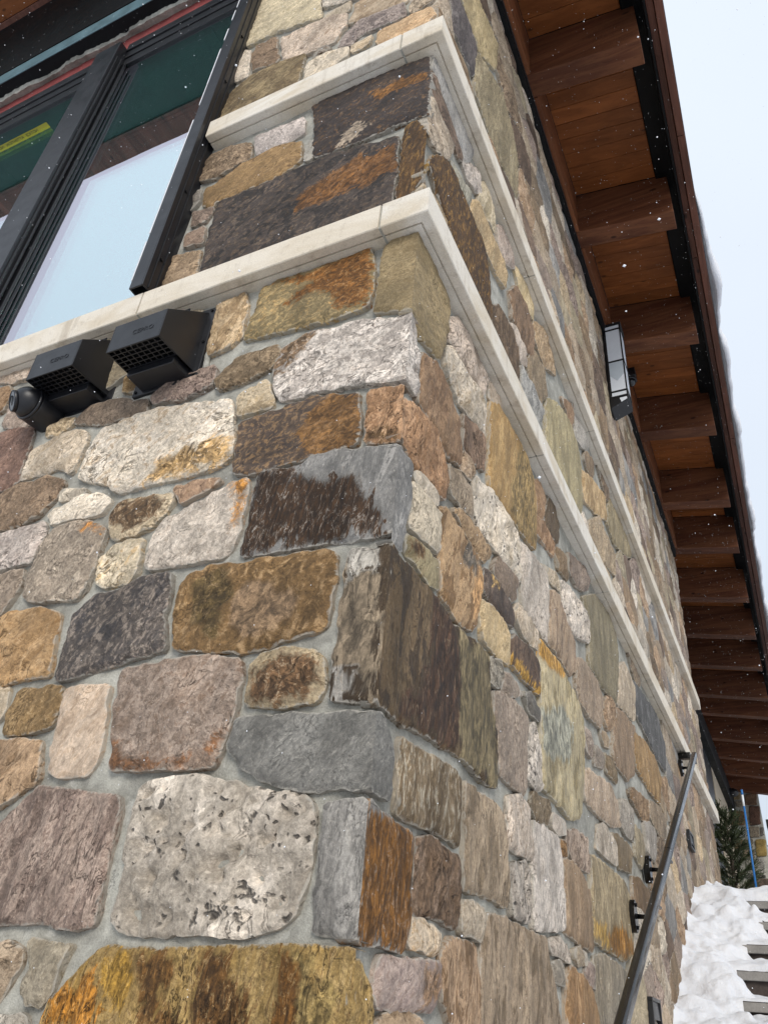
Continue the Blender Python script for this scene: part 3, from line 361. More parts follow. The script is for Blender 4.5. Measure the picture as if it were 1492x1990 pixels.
(498,0,'b',10,('8f765d','ab937a','5c4633'),[('R',[5240,704,5297,704,5229,981,5016,1009,4966,944])],[]),
(498,0,'s',80,('625048','786359','46382f'),[('R',[3969,503,3938,496,3925,475,3941,372,4101,310,4124,470])],[]),
(496,1,'g',0,('bba88c','d6c9b2','927a5c'),[('L',[-284,3259,-283,3328,-368,3315,-365,3257])],[]),
(496,0,'b',80,('84725f','a69581','58493c'),[('R',[4741,770,4495,741,4484,728,4589,641,4925,590])],[]),
(494,0,'b',10,('9a9179','b3aa90','7a7058'),[('R',[3188,2678,3148,2670,3112,2652,3079,2626,3049,2590,3022,2544,3009,2513,3063,2486,3293,2506,3247,2675,3231,2678])],[]),
(490,0,'r',54,('96827c','b09d97','6c5652'),[('R',[1550,3389,1414,3371,1427,3262,1652,3254])],[]),
(480,0,'b',-8,('84725f','a69581','58493c'),[('R',[2809,3239,2818,3082,3055,3082,3064,3224,3010,3257,2820,3246])],[]),
(480,0,'s',80,('625048','786359','46382f'),[('R',[3448,2760,3409,2758,3368,2751,3329,2738,3283,2714,3253,2693,3305,2510,3382,2518,3519,2692])],[]),
(478,0,'b',0,('83705a','9d8872','564636'),[('R',[3509,2289,3575,2379,3546,2455,3384,2507,3302,2499,3318,2398,3445,2292])],[]),
(478,0,'s',15,('625048','786359','46382f'),[('R',[3455,3697,3157,3690,3127,3547,3142,3530,3428,3543,3524,3596,3516,3644])],[]),
(469,0,'p',9,('c8bfae','dfd9cc','766a59'),[('R',[3015,4188,2989,4367,2744,4364,2731,4166,2790,4137])],[]),
(468,0,'b',0,('9a9179','b3aa90','7a7058'),[('R',[3394,3924,3357,4173,3287,4193,3117,4154,3164,3923])],[]),
(468,1,'g',0,('8b8a84','a8a59c','605c55'),[('L',[-473,2572,-448,2573,-451,2656,-467,2710,-488,2690])],[]),
(464,0,'r',29,('b7a283','cfbd9e','917b58'),[('R',[2486,4352,2667,4423,2673,4542,2590,4607,2425,4525,2371,4380])],[]),
(464,0,'g',43,('a3927c','c0b09c','776552'),[('R',[2319,3256,2333,3359,2183,3404,2094,3343,2145,3227,2151,3222])],[]),
(459,0,'b',70,('9a9179','b3aa90','7a7058'),[('R',[2583,3324,2610,3263,2802,3248,2812,3254,2805,3423,2745,3491,2728,3493])],[]),
(456,0,'b',80,('8f765d','ab937a','5c4633'),[('R',[5057,1682,5070,1849,4998,1918,4754,1792,4776,1694,4799,1675,5032,1668])],[]),
(452,0,'b',70,('8f765d','ab937a','5c4633'),[('R',[3117,3551,3146,3693,3102,3741,2860,3711,2860,3562])],[]),
(450,0,'b',0,('8f765d','ab937a','5c4633'),[('R',[3131,3445,3134,3523,3119,3540,2856,3551,2756,3495,2813,3430,3066,3403])],[]),
(450,0,'b',5,('9a9179','b3aa90','7a7058'),[('R',[1914,3247,2132,3230,2083,3340,1911,3363,1836,3312])],[]),
(449,0,'g',33,('ab9c8b','c7bba9','7f6f5e'),[('R',[3535,3597,3680,3519,3905,3543,3930,3676,3758,3739,3527,3643])],[]),
(448,0,'g',17,('b3a795','cfc6b8','887a6b'),[('R',[3032,4518,2990,4540,2684,4539,2678,4422,2741,4375,2991,4378,3053,4460])],[]),
(445,0,'g',19,('c2bbae','dad4c9','938a7d'),[('R',[4187,2800,4440,2962,3821,2962,3869,2905])],[]),
(444,0,'b',15,('84725f','a69581','58493c'),[('R',[3429,1916,3439,1928,3038,1928,3069,1901,3114,1868,3158,1844,3201,1828,3242,1822,3283,1824,3320,1835,3357,1853,3394,1880])],[]),
(443,0,'b',70,('83705a','9d8872','564636'),[('R',[2575,3331,2716,3496,2611,3535,2459,3501,2422,3402])],[]),
(443,0,'g',38,('a3927c','c0b09c','776552'),[('R',[5331,1638,5360,1490,5380,1476,5699,1497,5704,1618,5590,1705])],[]),
(442,0,'g',33,('ab9c8b','c7bba9','7f6f5e'),[('R',[3665,3928,3584,3925,3472,3895,3463,3705,3522,3653,3752,3748,3712,3913])],[]),
(437,0,'r',-14,('a98a70','c4a78f','7c5f48'),[('R',[5859,1693,5899,1830,5784,1928,5568,1928,5597,1714,5710,1627])],[]),
(429,0,'r',-18,('96827c','b09d97','6c5652'),[('R',[2087,4761,2083,4860,1781,4860,1741,4768,1795,4715])],[]),
(426,1,'r',0,('7c5430','96704a','523520'),[('R',[1324,509,1422,533,1448,553,1365,562,1311,551])],[]),
(426,0,'b',80,('8f765d','ab937a','5c4633'),[('R',[3290,2494,3068,2476,3092,2322,3110,2297,3307,2398])],[]),
(426,0,'b',5,('9a9179','b3aa90','7a7058'),[('R',[4248,565,4228,494,4495,458,4454,557,4339,643])],[]),
(426,0,'s',-8,('625048','786359','46382f'),[('R',[4901,1303,4787,1247,4846,1165,5014,1119,5136,1169,5131,1280])],[]),
(423,0,'b',5,('8f765d','ab937a','5c4633'),[('R',[4930,1455,5064,1487,5029,1657,4801,1664,4758,1514])],[]),
(422,0,'g',47,('a3917d','c0b09c','76644f'),[('R',[3930,371,3914,470,3702,412,3832,305])],[]),
(416,0,'r',-9,('7c6858','98846f','55443a'),[('R',[2129,4584,2121,4578,2128,4443,2330,4373,2360,4381,2413,4525])],[]),
(411,0,'b',5,('84725f','a69581','58493c'),[('R',[4370,2599,4372,2579,4502,2457,4753,2515,4735,2608,4594,2694])],[]),
(411,0,'r',47,('b7a283','cfbd9e','917b58'),[('R',[5703,1486,5383,1465,5354,1348,5368,1336,5531,1281,5744,1378,5748,1449])],[]),
(404,0,'g',53,('8f7f77','aa9a92','675851'),[('R',[2874,2352,2876,2342,3080,2326,3057,2477,2985,2512,2960,2497,2923,2464,2896,2429,2880,2392])],[]),
(400,0,'b',70,('83705a','9d8872','564636'),[('R',[5755,1457,6073,1485,6086,1629,5864,1683,5715,1617,5710,1494])],[]),
(399,0,'b',5,('84725f','a69581','58493c'),[('R',[4217,494,4236,565,4058,626,3978,513,4131,480])],[]),
(396,0,'s',70,('625048','786359','46382f'),[('R',[4242,574,4334,652,4334,674,4229,736,4060,663,4062,637])],[]),
(393,0,'g',25,('ab9c8b','c7bba9','7f6f5e'),[('R',[1460,4749,1483,4739,1730,4771,1769,4860,1427,4860])],[]),
(391,0,'g',46,('a3917d','c0b09c','76644f'),[('R',[5880,1104,5769,1192,5574,1140,5575,994,5650,892])],[]),
(390,0,'r',56,('96827c','b09d97','6c5652'),[('R',[4253,3931,4239,4166,3969,4159,3952,3947,4004,3922])],[]),
(388,0,'r',32,('96827c','b09d97','6c5652'),[('R',[3987,3704,3941,3676,3916,3540,3937,3525,4171,3503,4242,3554,4278,3693,4272,3698])],[]),
(387,0,'r',50,('7c6858','98846f','55443a'),[('R',[4194,2377,3935,2316,3932,2287,4061,2192,4254,2235,4267,2340])],[]),
(387,0,'r',37,('7c6858','98846f','55443a'),[('R',[4483,906,4457,887,4497,752,4737,781,4731,844,4681,881])],[]),
(383,0,'s',70,('86888a','9c9d9b','66686a'),[('R',[4258,2224,4065,2182,4070,2049,4359,2049,4290,2202])],[]),
(383,0,'r',31,('a98a70','c4a78f','7c5f48'),[('R',[2573,4183,2720,4169,2733,4367,2671,4413,2494,4343])],[]),
(382,0,'g',29,('b3a795','cfc6b8','887a6b'),[('R',[4553,1127,4402,1172,4298,1111,4299,1103,4480,977,4595,1057])],[]),
(376,0,'g',49,('ab9c8b','c7bba9','7f6f5e'),[('R',[4782,1257,4895,1313,4923,1445,4752,1505,4668,1464,4753,1275])],[]),
(375,0,'g',5,('b3a795','cfc6b8','887a6b'),[('R',[2806,2238,3049,2226,3109,2265,3104,2288,3084,2314,2864,2332,2812,2251])],[]),
(374,0,'b',0,('84725f','a69581','58493c'),[('R',[4429,1285,4407,1182,4556,1138,4776,1246,4747,1266])],[]),
(374,0,'r',1,('96827c','b09d97','6c5652'),[('R',[5325,1648,5585,1715,5557,1928,5494,1928,5330,1837,5285,1672])],[]),
(371,0,'g',-12,('a3927c','c0b09c','776552'),[('R',[3721,1305,3702,1265,3700,1258,3737,1228,3775,1208,3815,1198,3857,1200,4024,1244,3750,1342,3746,1338])],[]),
(370,0,'b',15,('9a9179','b3aa90','7a7058'),[('R',[5064,1673,5040,1660,5075,1488,5348,1492,5319,1638,5277,1664])],[]),
(366,0,'r',33,('a98a70','c4a78f','7c5f48'),[('R',[3115,2287,3120,2267,3253,2224,3432,2288,3312,2389])],[]),
(365,0,'g',44,('c2bbae','dad4c9','938a7d'),[('R',[3528,2686,3394,2515,3549,2466,3641,2542,3637,2648])],[]),
(364,0,'b',0,('83705a','9d8872','564636'),[('R',[4185,2455,4058,2520,3889,2449,3882,2388,3932,2326,4189,2387])],[]),
(363,0,'g',12,('b3a795','cfc6b8','887a6b'),[('R',[3878,2451,3857,2474,3648,2533,3557,2458,3585,2384,3872,2392])],[]),
(362,0,'b',15,('83705a','9d8872','564636'),[('R',[4114,4398,3962,4375,3962,4172,4243,4177,4304,4214,4281,4347])],[]),
(361,0,'g',-3,('ab9c8b','c7bba9','7f6f5e'),[('R',[4559,3676,4600,3708,4557,3913,4525,3921,4297,3903,4280,3706,4286,3700])],[]),
(360,0,'g',56,('b3a795','cfc6b8','887a6b'),[('R',[5090,2503,5118,2667,5109,2674,4899,2688,4746,2608,4764,2514,4772,2509])],[]),
(357,0,'s',15,('625048','786359','46382f'),[('R',[3717,3923,3941,3949,3958,4162,3745,4171,3672,3937])],[]),
(357,0,'g',55,('8f7f77','aa9a92','675851'),[('R',[3191,4593,3043,4519,3064,4463,3317,4400,3406,4435,3432,4559])],[]),
(356,0,'g',0,('8f7f77','aa9a92','675851'),[('R',[2456,4860,2489,4742,2582,4682,2793,4772,2802,4860])],[]),
(354,0,'s',15,('625048','786359','46382f'),[('R',[3260,3366,3136,3436,3072,3394,3019,3265,3071,3233,3243,3242])],[]),
(349,0,'g',11,('c2bbae','dad4c9','938a7d'),[('R',[3246,3231,3075,3222,3066,3082,3347,3082])],[]),
(346,0,'p',-2,('c8bfae','dfd9cc','766a59'),[('R',[5101,2499,5118,2483,5432,2492,5508,2567,5322,2684,5129,2664])],[]),
(345,0,'s',70,('86888a','9c9d9b','66686a'),[('R',[3763,3749,3935,3686,3981,3713,3997,3914,3945,3938,3723,3912])],[]),
(345,0,'b',80,('9a9179','b3aa90','7a7058'),[('R',[6033,1267,6149,1405,6131,1444,6077,1474,5759,1446,5755,1375,5781,1336])],[]),
(345,0,'s',5,('86888a','9c9d9b','66686a'),[('R',[4269,3709,4286,3905,4257,3920,4008,3912,3992,3715])],[]),
(344,0,'b',15,('84725f','a69581','58493c'),[('R',[2823,3257,3008,3268,3060,3393,2816,3419])],[]),
(343,0,'b',10,('84725f','a69581','58493c'),[('R',[4190,2695,4085,2639,4065,2529,4190,2465,4361,2579,4358,2599])],[]),
(342,0,'r',-2,('a98a70','c4a78f','7c5f48'),[('R',[4200,2387,4274,2348,4466,2382,4494,2449,4366,2569,4196,2456])],[]),
(337,1,'g',0,('8d7a62','a7957e','665641'),[('R',[2139,1118,2286,1149,2235,1202,2088,1161])],[]),
(336,0,'g',15,('a3917d','c0b09c','76644f'),[('R',[4386,4425,4292,4349,4315,4216,4464,4191,4652,4223,4670,4360,4637,4389])],[]),
(335,0,'b',15,('84725f','a69581','58493c'),[('R',[3700,3082,3711,3197,3680,3231,3525,3250,3414,3082])],[]),
(333,0,'s',10,('625048','786359','46382f'),[('R',[4740,2618,4891,2696,4833,2823,4597,2878,4600,2704])],[]),
(332,0,'s',70,('86888a','9c9d9b','66686a'),[('R',[3649,3432,3672,3510,3530,3587,3435,3534,3408,3389,3479,3353])],[]),
(331,0,'r',57,('a98a70','c4a78f','7c5f48'),[('R',[4311,4206,4250,4168,4264,3929,4293,3914,4519,3931,4460,4181])],[]),
(328,0,'r',46,('b7a283','cfbd9e','917b58'),[('R',[4269,3244,4202,3177,4182,3082,4532,3082,4525,3218,4516,3224])],[]),
(327,0,'r',-11,('b7a283','cfbd9e','917b58'),[('R',[3683,3508,3660,3429,3734,3335,3926,3355,3929,3517,3909,3532])],[]),
(324,0,'s',70,('86888a','9c9d9b','66686a'),[('R',[4749,1049,4836,1160,4780,1235,4564,1130,4606,1061,4710,1038])],[]),
(320,0,'b',80,('84725f','a69581','58493c'),[('R',[4940,948,4955,949,5008,1017,5009,1109,4845,1153,4761,1046])],[]),
(320,0,'g',-4,('b3a795','cfc6b8','887a6b'),[('R',[5514,2861,5636,2705,5800,2728,5898,2930,5877,2962,5622,2962])],[]),
(320,0,'b',-8,('83705a','9d8872','564636'),[('R',[2997,4549,3036,4528,3185,4602,3216,4746,3140,4798,2962,4718])],[]),
(319,0,'r',-2,('7c6858','98846f','55443a'),[('R',[3397,3391,3423,3531,3145,3519,3142,3445,3267,3375])],[]),
(319,0,'r',22,('7c6858','98846f','55443a'),[('R',[2600,2962,2786,2832,2814,2843,2853,2867,2883,2895,2903,2928,2913,2962])],[]),
(319,0,'b',70,('9a9179','b3aa90','7a7058'),[('R',[5137,1290,5343,1351,5372,1468,5353,1481,5080,1477])],[]),
(312,0,'g',36,('b3a795','cfc6b8','887a6b'),[('R',[3293,4202,3362,4183,3477,4187,3548,4375,3411,4425,3322,4390])],[]),
(311,0,'s',0,('625048','786359','46382f'),[('R',[4725,3263,4536,3217,4543,3082,4889,3082,4870,3206])],[]),
(310,0,'g',7,('a3927c','c0b09c','776552'),[('R',[3444,4560,3417,4435,3556,4384,3691,4388,3735,4414,3702,4556,3666,4581,3446,4562])],[]),
(310,0,'s',15,('86888a','9c9d9b','66686a'),[('R',[4857,2304,5107,2403,5110,2475,5092,2492,4777,2498,4796,2360])],[]),
(307,0,'b',5,('9a9179','b3aa90','7a7058'),[('R',[3648,2648,3652,2543,3854,2486,3855,2653,3804,2683])],[]),
(307,0,'g',-3,('ab9c8b','c7bba9','7f6f5e'),[('R',[3742,4406,3699,4380,3733,4186,3742,4182,3951,4175,3951,4376,3917,4393])],[]),
(303,0,'g',3,('8f7f77','aa9a92','675851'),[('R',[4504,2446,4476,2379,4542,2307,4784,2361,4766,2501,4758,2505])],[]),
(303,0,'s',15,('86888a','9c9d9b','66686a'),[('R',[5215,3082,5200,3226,5021,3308,4881,3207,4901,3082])],[]),
(301,0,'g',11,('8f7f77','aa9a92','675851'),[('R',[6151,1670,6098,1631,6084,1483,6136,1454,6403,1542,6420,1655,6374,1687])],[]),
(298,0,'r',59,('96827c','b09d97','6c5652'),[('R',[6427,1663,6669,1681,6728,1832,6653,1928,6603,1928,6384,1802,6381,1695])],[]),
(298,0,'b',5,('84725f','a69581','58493c'),[('R',[6260,1141,6057,1187,5920,1106,6189,926,6199,938])],[]),
(295,0,'b',80,('83705a','9d8872','564636'),[('R',[4567,3668,4588,3543,4911,3542,4960,3600,4955,3648,4855,3709,4608,3700])],[]),
(292,0,'r',59,('96827c','b09d97','6c5652'),[('R',[5477,2302,5361,2150,5414,2049,5631,2049,5648,2184])],[]),
(291,0,'p',21,('c8bfae','dfd9cc','766a59'),[('R',[4230,3371,4169,3492,3940,3514,3937,3352,3965,3325,4227,3365])],[]),
(287,0,'g',12,('8f7f77','aa9a92','675851'),[('R',[5430,2481,5121,2472,5118,2401,5189,2308,5462,2336])],[]),
(287,0,'g',-6,('a3927c','c0b09c','776552'),[('R',[5020,1109,5019,1020,5231,992,5281,1076,5262,1115,5142,1160])],[]),
(285,0,'g',-4,('a3927c','c0b09c','776552'),[('R',[5147,1169,5266,1126,5354,1172,5359,1329,5346,1340,5142,1280])],[]),
(284,0,'g',43,('8f7f77','aa9a92','675851'),[('R',[3368,4172,3405,3923,3466,3905,3576,3935,3497,4172,3481,4176])],[]),
(284,0,'g',41,('ab9c8b','c7bba9','7f6f5e'),[('R',[4679,892,4704,1028,4603,1050,4485,967,4486,917])],[]),
(280,0,'b',80,('83705a','9d8872','564636'),[('R',[4987,4356,4876,4398,4681,4358,4662,4221,4752,4174,4936,4161,5003,4193])],[]),
(279,0,'g',44,('b3a795','cfc6b8','887a6b'),[('R',[6343,1296,6157,1397,6042,1260,6060,1198,6266,1150,6310,1172,6319,1180])],[]),
(277,0,'b',15,('8f765d','ab937a','5c4633'),[('R',[5659,2183,5642,2049,5897,2049,5967,2192,5823,2268,5803,2270])],[]),
(277,0,'g',-15,('8f7f77','aa9a92','675851'),[('R',[4556,2228,4542,2248,4303,2202,4371,2049,4472,2049])],[]),
(276,0,'r',10,('96827c','b09d97','6c5652'),[('R',[4288,3689,4253,3555,4542,3487,4578,3539,4556,3665])],[]),
(275,0,'s',70,('86888a','9c9d9b','66686a'),[('R',[3865,2481,3885,2460,4054,2530,4073,2637,3866,2650])],[]),
(274,0,'g',5,('a3927c','c0b09c','776552'),[('R',[6512,1459,6698,1470,6746,1522,6748,1607,6671,1671,6431,1652,6414,1540])],[]),
(272,0,'g',1,('8f7f77','aa9a92','675851'),[('R',[4611,3711,4851,3720,4864,3897,4642,3933,4568,3914])],[]),
(268,0,'g',-1,('8f7f77','aa9a92','675851'),[('R',[4345,652,4459,567,4577,637,4475,721,4345,673])],[]),
(267,0,'p',53,('c8bfae','dfd9cc','766a59'),[('R',[4962,3947,4932,4150,4754,4163,4649,3943,4869,3907])],[]),
(262,0,'r',38,('96827c','b09d97','6c5652'),[('R',[5068,1683,5274,1676,5318,1836,5081,1845])],[]),
(261,0,'b',10,('9a9179','b3aa90','7a7058'),[('R',[3361,3082,3401,3082,3515,3255,3491,3278,3258,3233])],[]),
(261,0,'r',9,('96827c','b09d97','6c5652'),[('R',[4927,943,4752,1039,4715,1028,4689,889,4737,854])],[]),
(258,0,'b',-8,('8f765d','ab937a','5c4633'),[('R',[4535,2298,4468,2372,4278,2338,4265,2233,4296,2211,4538,2259])],[]),
(257,0,'b',15,('83705a','9d8872','564636'),[('R',[5361,1163,5274,1117,5291,1080,5564,1000,5563,1142,5537,1162])],[]),
(255,0,'b',0,('84725f','a69581','58493c'),[('R',[5195,4167,5188,4172,5010,4185,4943,4152,4973,3948,5070,3927,5238,3968])],[]),
(254,0,'r',38,('96827c','b09d97','6c5652'),[('R',[5810,2724,5864,2671,6085,2648,6132,2716,6121,2816,5907,2923])],[]),
(252,0,'g',40,('a3917d','c0b09c','76644f'),[('R',[4535,2962,4594,2890,4837,2833,4967,2871,4967,2962])],[]),
(252,0,'g',11,('8f7f77','aa9a92','675851'),[('R',[6143,1444,6160,1408,6350,1305,6441,1339,6503,1452,6407,1532])],[]),
(251,0,'r',-7,('b7a283','cfbd9e','917b58'),[('R',[5407,2837,5232,2896,5102,2814,5116,2683,5126,2675,5320,2694])],[]),
(251,0,'b',70,('8f765d','ab937a','5c4633'),[('R',[7060,1671,7060,1794,6738,1827,6679,1678,6755,1616])],[]),
(250,0,'s',0,('86888a','9c9d9b','66686a'),[('R',[4190,3177,3966,3272,3922,3223,3989,3082,4170,3082])],[]),
(250,0,'p',-12,('c8bfae','dfd9cc','766a59'),[('R',[4637,3943,4743,4166,4656,4212,4471,4181,4530,3931,4561,3923])],[]),
(249,0,'g',-3,('8f7f77','aa9a92','675851'),[('R',[5766,2486,5525,2564,5441,2485,5472,2342,5732,2394])],[]),
(246,0,'b',0,('83705a','9d8872','564636'),[('R',[4875,3898,4862,3717,4960,3657,5129,3743,5066,3916,4968,3938])],[]),
(244,0,'s',15,('86888a','9c9d9b','66686a'),[('R',[4748,1802,4993,1928,4527,1928])],[]),
(243,0,'s',80,('86888a','9c9d9b','66686a'),[('R',[4484,2049,4701,2049,4713,2195,4565,2223])],[]),
(242,0,'b',5,('83705a','9d8872','564636'),[('R',[5286,3498,4968,3592,4919,3535,4919,3447,5020,3359,5286,3470,5290,3493])],[]),
(242,0,'b',0,('8f765d','ab937a','5c4633'),[('R',[4934,1444,4907,1314,5125,1292,5069,1477])],[]),
(242,0,'b',15,('8f765d','ab937a','5c4633'),[('R',[5285,3510,5333,3721,5137,3734,4966,3648,4971,3602])],[]),
(242,0,'r',51,('a98a70','c4a78f','7c5f48'),[('R',[3734,4173,3727,4177,3509,4171,3587,3937,3661,3938])],[]),
(241,0,'g',-2,('c2bbae','dad4c9','938a7d'),[('R',[5517,2573,5627,2699,5504,2856,5418,2835,5330,2691])],[]),
(240,0,'b',70,('8f765d','ab937a','5c4633'),[('R',[4943,2049,5086,2049,5158,2230,4897,2212])],[]),
(239,0,'g',19,('a3917d','c0b09c','76644f'),[('R',[6049,1196,6031,1257,5783,1324,5775,1200,5891,1110,5908,1112])],[]),
(238,0,'g',-10,('8f7f77','aa9a92','675851'),[('R',[5747,1367,5537,1272,5544,1170,5570,1151,5765,1202,5772,1329])],[]),
(238,0,'b',10,('83705a','9d8872','564636'),[('R',[4724,2195,4712,2049,4932,2049,4885,2214,4858,2233])],[]),
(236,0,'r',54,('b7a283','cfbd9e','917b58'),[('R',[3679,3242,3725,3329,3652,3421,3485,3344,3498,3287,3525,3261])],[]),
(235,0,'g',7,('8f7f77','aa9a92','675851'),[('R',[3711,3082,3977,3082,3913,3218,3721,3194])],[]),
(234,0,'g',33,('a3927c','c0b09c','776552'),[('R',[5498,3218,5309,3285,5211,3227,5226,3082,5513,3082])],[]),
(234,0,'r',44,('b7a283','cfbd9e','917b58'),[('R',[4892,2223,5162,2241,5181,2302,5110,2393,4862,2294,4864,2242])],[]),
(233,0,'r',20,('a98a70','c4a78f','7c5f48'),[('R',[2813,4860,2804,4772,2955,4727,3135,4808,3135,4860])],[]),
(232,0,'b',0,('8f765d','ab937a','5c4633'),[('R',[3436,4748,3688,4702,3783,4788,3773,4860,3499,4860])],[]),
(230,0,'g',0,('c2bbae','dad4c9','938a7d'),[('R',[4718,2205,4853,2243,4851,2295,4789,2351,4546,2296,4550,2256,4565,2234])],[]),
(228,0,'s',70,('625048','786359','46382f'),[('R',[4239,3378,4490,3418,4539,3469,4539,3476,4248,3545,4180,3495])],[]),
(227,0,'s',80,('625048','786359','46382f'),[('R',[3784,4860,3794,4789,3947,4700,4160,4728,4100,4860])],[]),
(224,0,'b',70,('8f765d','ab937a','5c4633'),[('R',[3722,4187,3688,4377,3559,4373,3489,4185,3502,4182])],[]),
(224,0,'r',48,('b7a283','cfbd9e','917b58'),[('R',[4237,3360,4271,3255,4512,3235,4488,3407,4240,3366])],[]),
(223,1,'r',0,('6d5545','8b705c','43352c'),[('L',[-477,3383,-510,3418,-553,3424,-567,3378])],[]),
(223,0,'g',1,('ab9c8b','c7bba9','7f6f5e'),[('R',[4912,3438,4735,3375,4731,3272,4874,3216,5015,3317,5014,3350])],[]),
(221,0,'p',47,('c8bfae','dfd9cc','766a59'),[('R',[5169,2228,5098,2049,5401,2049,5350,2147])],[]),
(220,0,'p',33,('c8bfae','dfd9cc','766a59'),[('R',[5492,3728,5610,3768,5608,3943,5482,3973,5347,3934,5354,3736])],[]),
(217,0,'r',26,('7c6858','98846f','55443a'),[('R',[6152,1681,6370,1697,6373,1802,6198,1899,6086,1820])],[]),
(216,0,'s',80,('625048','786359','46382f'),[('R',[4546,3460,4498,3411,4523,3233,4532,3227,4720,3273,4724,3376])],[]),
(214,0,'g',-2,('a3917d','c0b09c','76644f'),[('R',[3913,3229,3959,3280,3958,3316,3929,3344,3735,3324,3689,3237,3718,3205])],[]),
(213,0,'b',70,('83705a','9d8872','564636'),[('R',[6769,1335,6897,1313,7060,1377,7060,1447,6754,1513,6707,1464])],[]),
(212,0,'s',0,('625048','786359','46382f'),[('R',[5786,3713,5741,3523,5869,3494,6040,3535,6059,3678,5882,3739])],[]),
(212,0,'r',10,('7c6858','98846f','55443a'),[('R',[6448,3953,6396,4148,6329,4176,6090,4131,6148,3942,6236,3900])],[]),
(212,0,'r',36,('a98a70','c4a78f','7c5f48'),[('R',[5802,2717,5637,2694,5535,2572,5774,2495,5780,2497,5855,2665])],[]),
(210,0,'r',13,('96827c','b09d97','6c5652'),[('R',[5767,3995,5911,3897,6136,3942,6079,4131,6009,4155,5815,4093])],[]),
(210,0,'p',39,('c8bfae','dfd9cc','766a59'),[('R',[3437,4569,3413,4732,3227,4743,3196,4603])],[]),
(207,0,'b',70,('9a9179','b3aa90','7a7058'),[('R',[4586,3532,4550,3479,4550,3471,4730,3385,4908,3448,4908,3531])],[]),
(207,0,'g',25,('a3917d','c0b09c','76644f'),[('R',[5877,3749,5903,3889,5760,3987,5619,3943,5621,3769,5781,3723])],[]),
(207,0,'b',10,('9a9179','b3aa90','7a7058'),[('R',[6311,2357,6290,2520,6118,2545,6026,2462,6047,2409,6174,2307])],[]),
(206,0,'b',-8,('9a9179','b3aa90','7a7058'),[('R',[3474,3343,3401,3380,3271,3364,3254,3243,3486,3288])],[]),
(205,0,'g',1,('b3a795','cfc6b8','887a6b'),[('R',[3695,4693,3674,4589,3709,4565,3913,4598,3940,4691,3790,4779])],[]),
(205,0,'b',5,('9a9179','b3aa90','7a7058'),[('R',[6650,1258,6445,1329,6354,1295,6331,1182,6637,1162])],[]),
(205,0,'r',29,('a98a70','c4a78f','7c5f48'),[('R',[5524,3082,5702,3082,5803,3242,5780,3271,5762,3278,5564,3283,5509,3220])],[]),
(204,0,'b',5,('9a9179','b3aa90','7a7058'),[('R',[6203,3736,6229,3891,6142,3932,5914,3887,5888,3749,6065,3688])],[]),
(204,0,'s',5,('86888a','9c9d9b','66686a'),[('R',[4260,3251,4227,3354,3969,3314,3970,3282,4195,3186])],[]),
(203,0,'b',15,('9a9179','b3aa90','7a7058'),[('R',[5505,4172,5465,4146,5487,3984,5613,3953,5757,3997,5804,4095,5680,4171])],[]),
(201,0,'b',10,('9a9179','b3aa90','7a7058'),[('R',[4121,4408,4285,4358,4379,4434,4376,4504,4183,4582,4130,4547])],[]),
(199,0,'r',22,('7c6858','98846f','55443a'),[('R',[3416,4743,3423,4748,3486,4860,3146,4860,3146,4808,3224,4754])],[]),
(199,0,'g',34,('8f7f77','aa9a92','675851'),[('R',[5792,2497,6018,2469,6110,2553,6084,2637,5865,2660])],[]),
(198,0,'b',-8,('8f765d','ab937a','5c4633'),[('R',[4973,2861,4844,2824,4902,2699,5105,2686,5091,2813])],[]),
(198,0,'p',-5,('c8bfae','dfd9cc','766a59'),[('R',[5140,3745,5339,3732,5336,3934,5245,3958,5078,3917])],[]),
(195,0,'r',49,('96827c','b09d97','6c5652'),[('R',[6470,2659,6140,2708,6094,2641,6120,2556,6295,2531,6468,2590,6471,2657])],[]),
(194,0,'r',8,('a98a70','c4a78f','7c5f48'),[('R',[5870,1693,6091,1639,6142,1677,6076,1817,5909,1826])],[]),
(193,0,'r',5,('96827c','b09d97','6c5652'),[('R',[6193,2189,6154,2230,5978,2190,5909,2049,6195,2049])],[]),
(193,0,'g',56,('b3a795','cfc6b8','887a6b'),[('R',[5973,4312,5859,4361,5736,4362,5688,4179,5811,4103,6003,4165])],[]),
(193,0,'r',-13,('7c6858','98846f','55443a'),[('R',[6759,1332,6697,1459,6513,1448,6452,1338,6655,1268])],[]),
(192,0,'g',-7,('a3917d','c0b09c','76644f'),[('R',[6240,3890,6214,3736,6226,3730,6474,3709,6563,3753,6531,3920,6455,3943])],[]),
(190,0,'g',49,('c2bbae','dad4c9','938a7d'),[('R',[6893,1303,6767,1324,6661,1258,6647,1158,6656,1147,6918,1144])],[]),
(190,0,'g',44,('c2bbae','dad4c9','938a7d'),[('R',[6748,3983,6773,4115,6601,4194,6408,4148,6460,3953,6536,3930])],[]),
(190,0,'b',80,('8f765d','ab937a','5c4633'),[('R',[4380,4514,4490,4614,4471,4654,4255,4722,4187,4713,4188,4592])],[]),
(190,0,'p',30,('c8bfae','dfd9cc','766a59'),[('R',[5078,1856,5324,1847,5471,1928,5004,1928])],[]),
(189,0,'r',6,('a98a70','c4a78f','7c5f48'),[('R',[3663,4591,3683,4692,3429,4738,3423,4735,3449,4573])],[]),
(189,0,'r',-16,('96827c','b09d97','6c5652'),[('R',[6816,2556,6828,2636,6728,2705,6482,2654,6479,2589,6571,2520,6694,2492])],[]),
(188,0,'g',-10,('a3927c','c0b09c','776552'),[('R',[4498,4606,4387,4505,4390,4436,4635,4401,4669,4565,4664,4570])],[]),
(188,0,'g',-15,('a3917d','c0b09c','76644f'),[('R',[5329,3401,5289,3459,5025,3349,5026,3317,5204,3236,5303,3294])],[]),
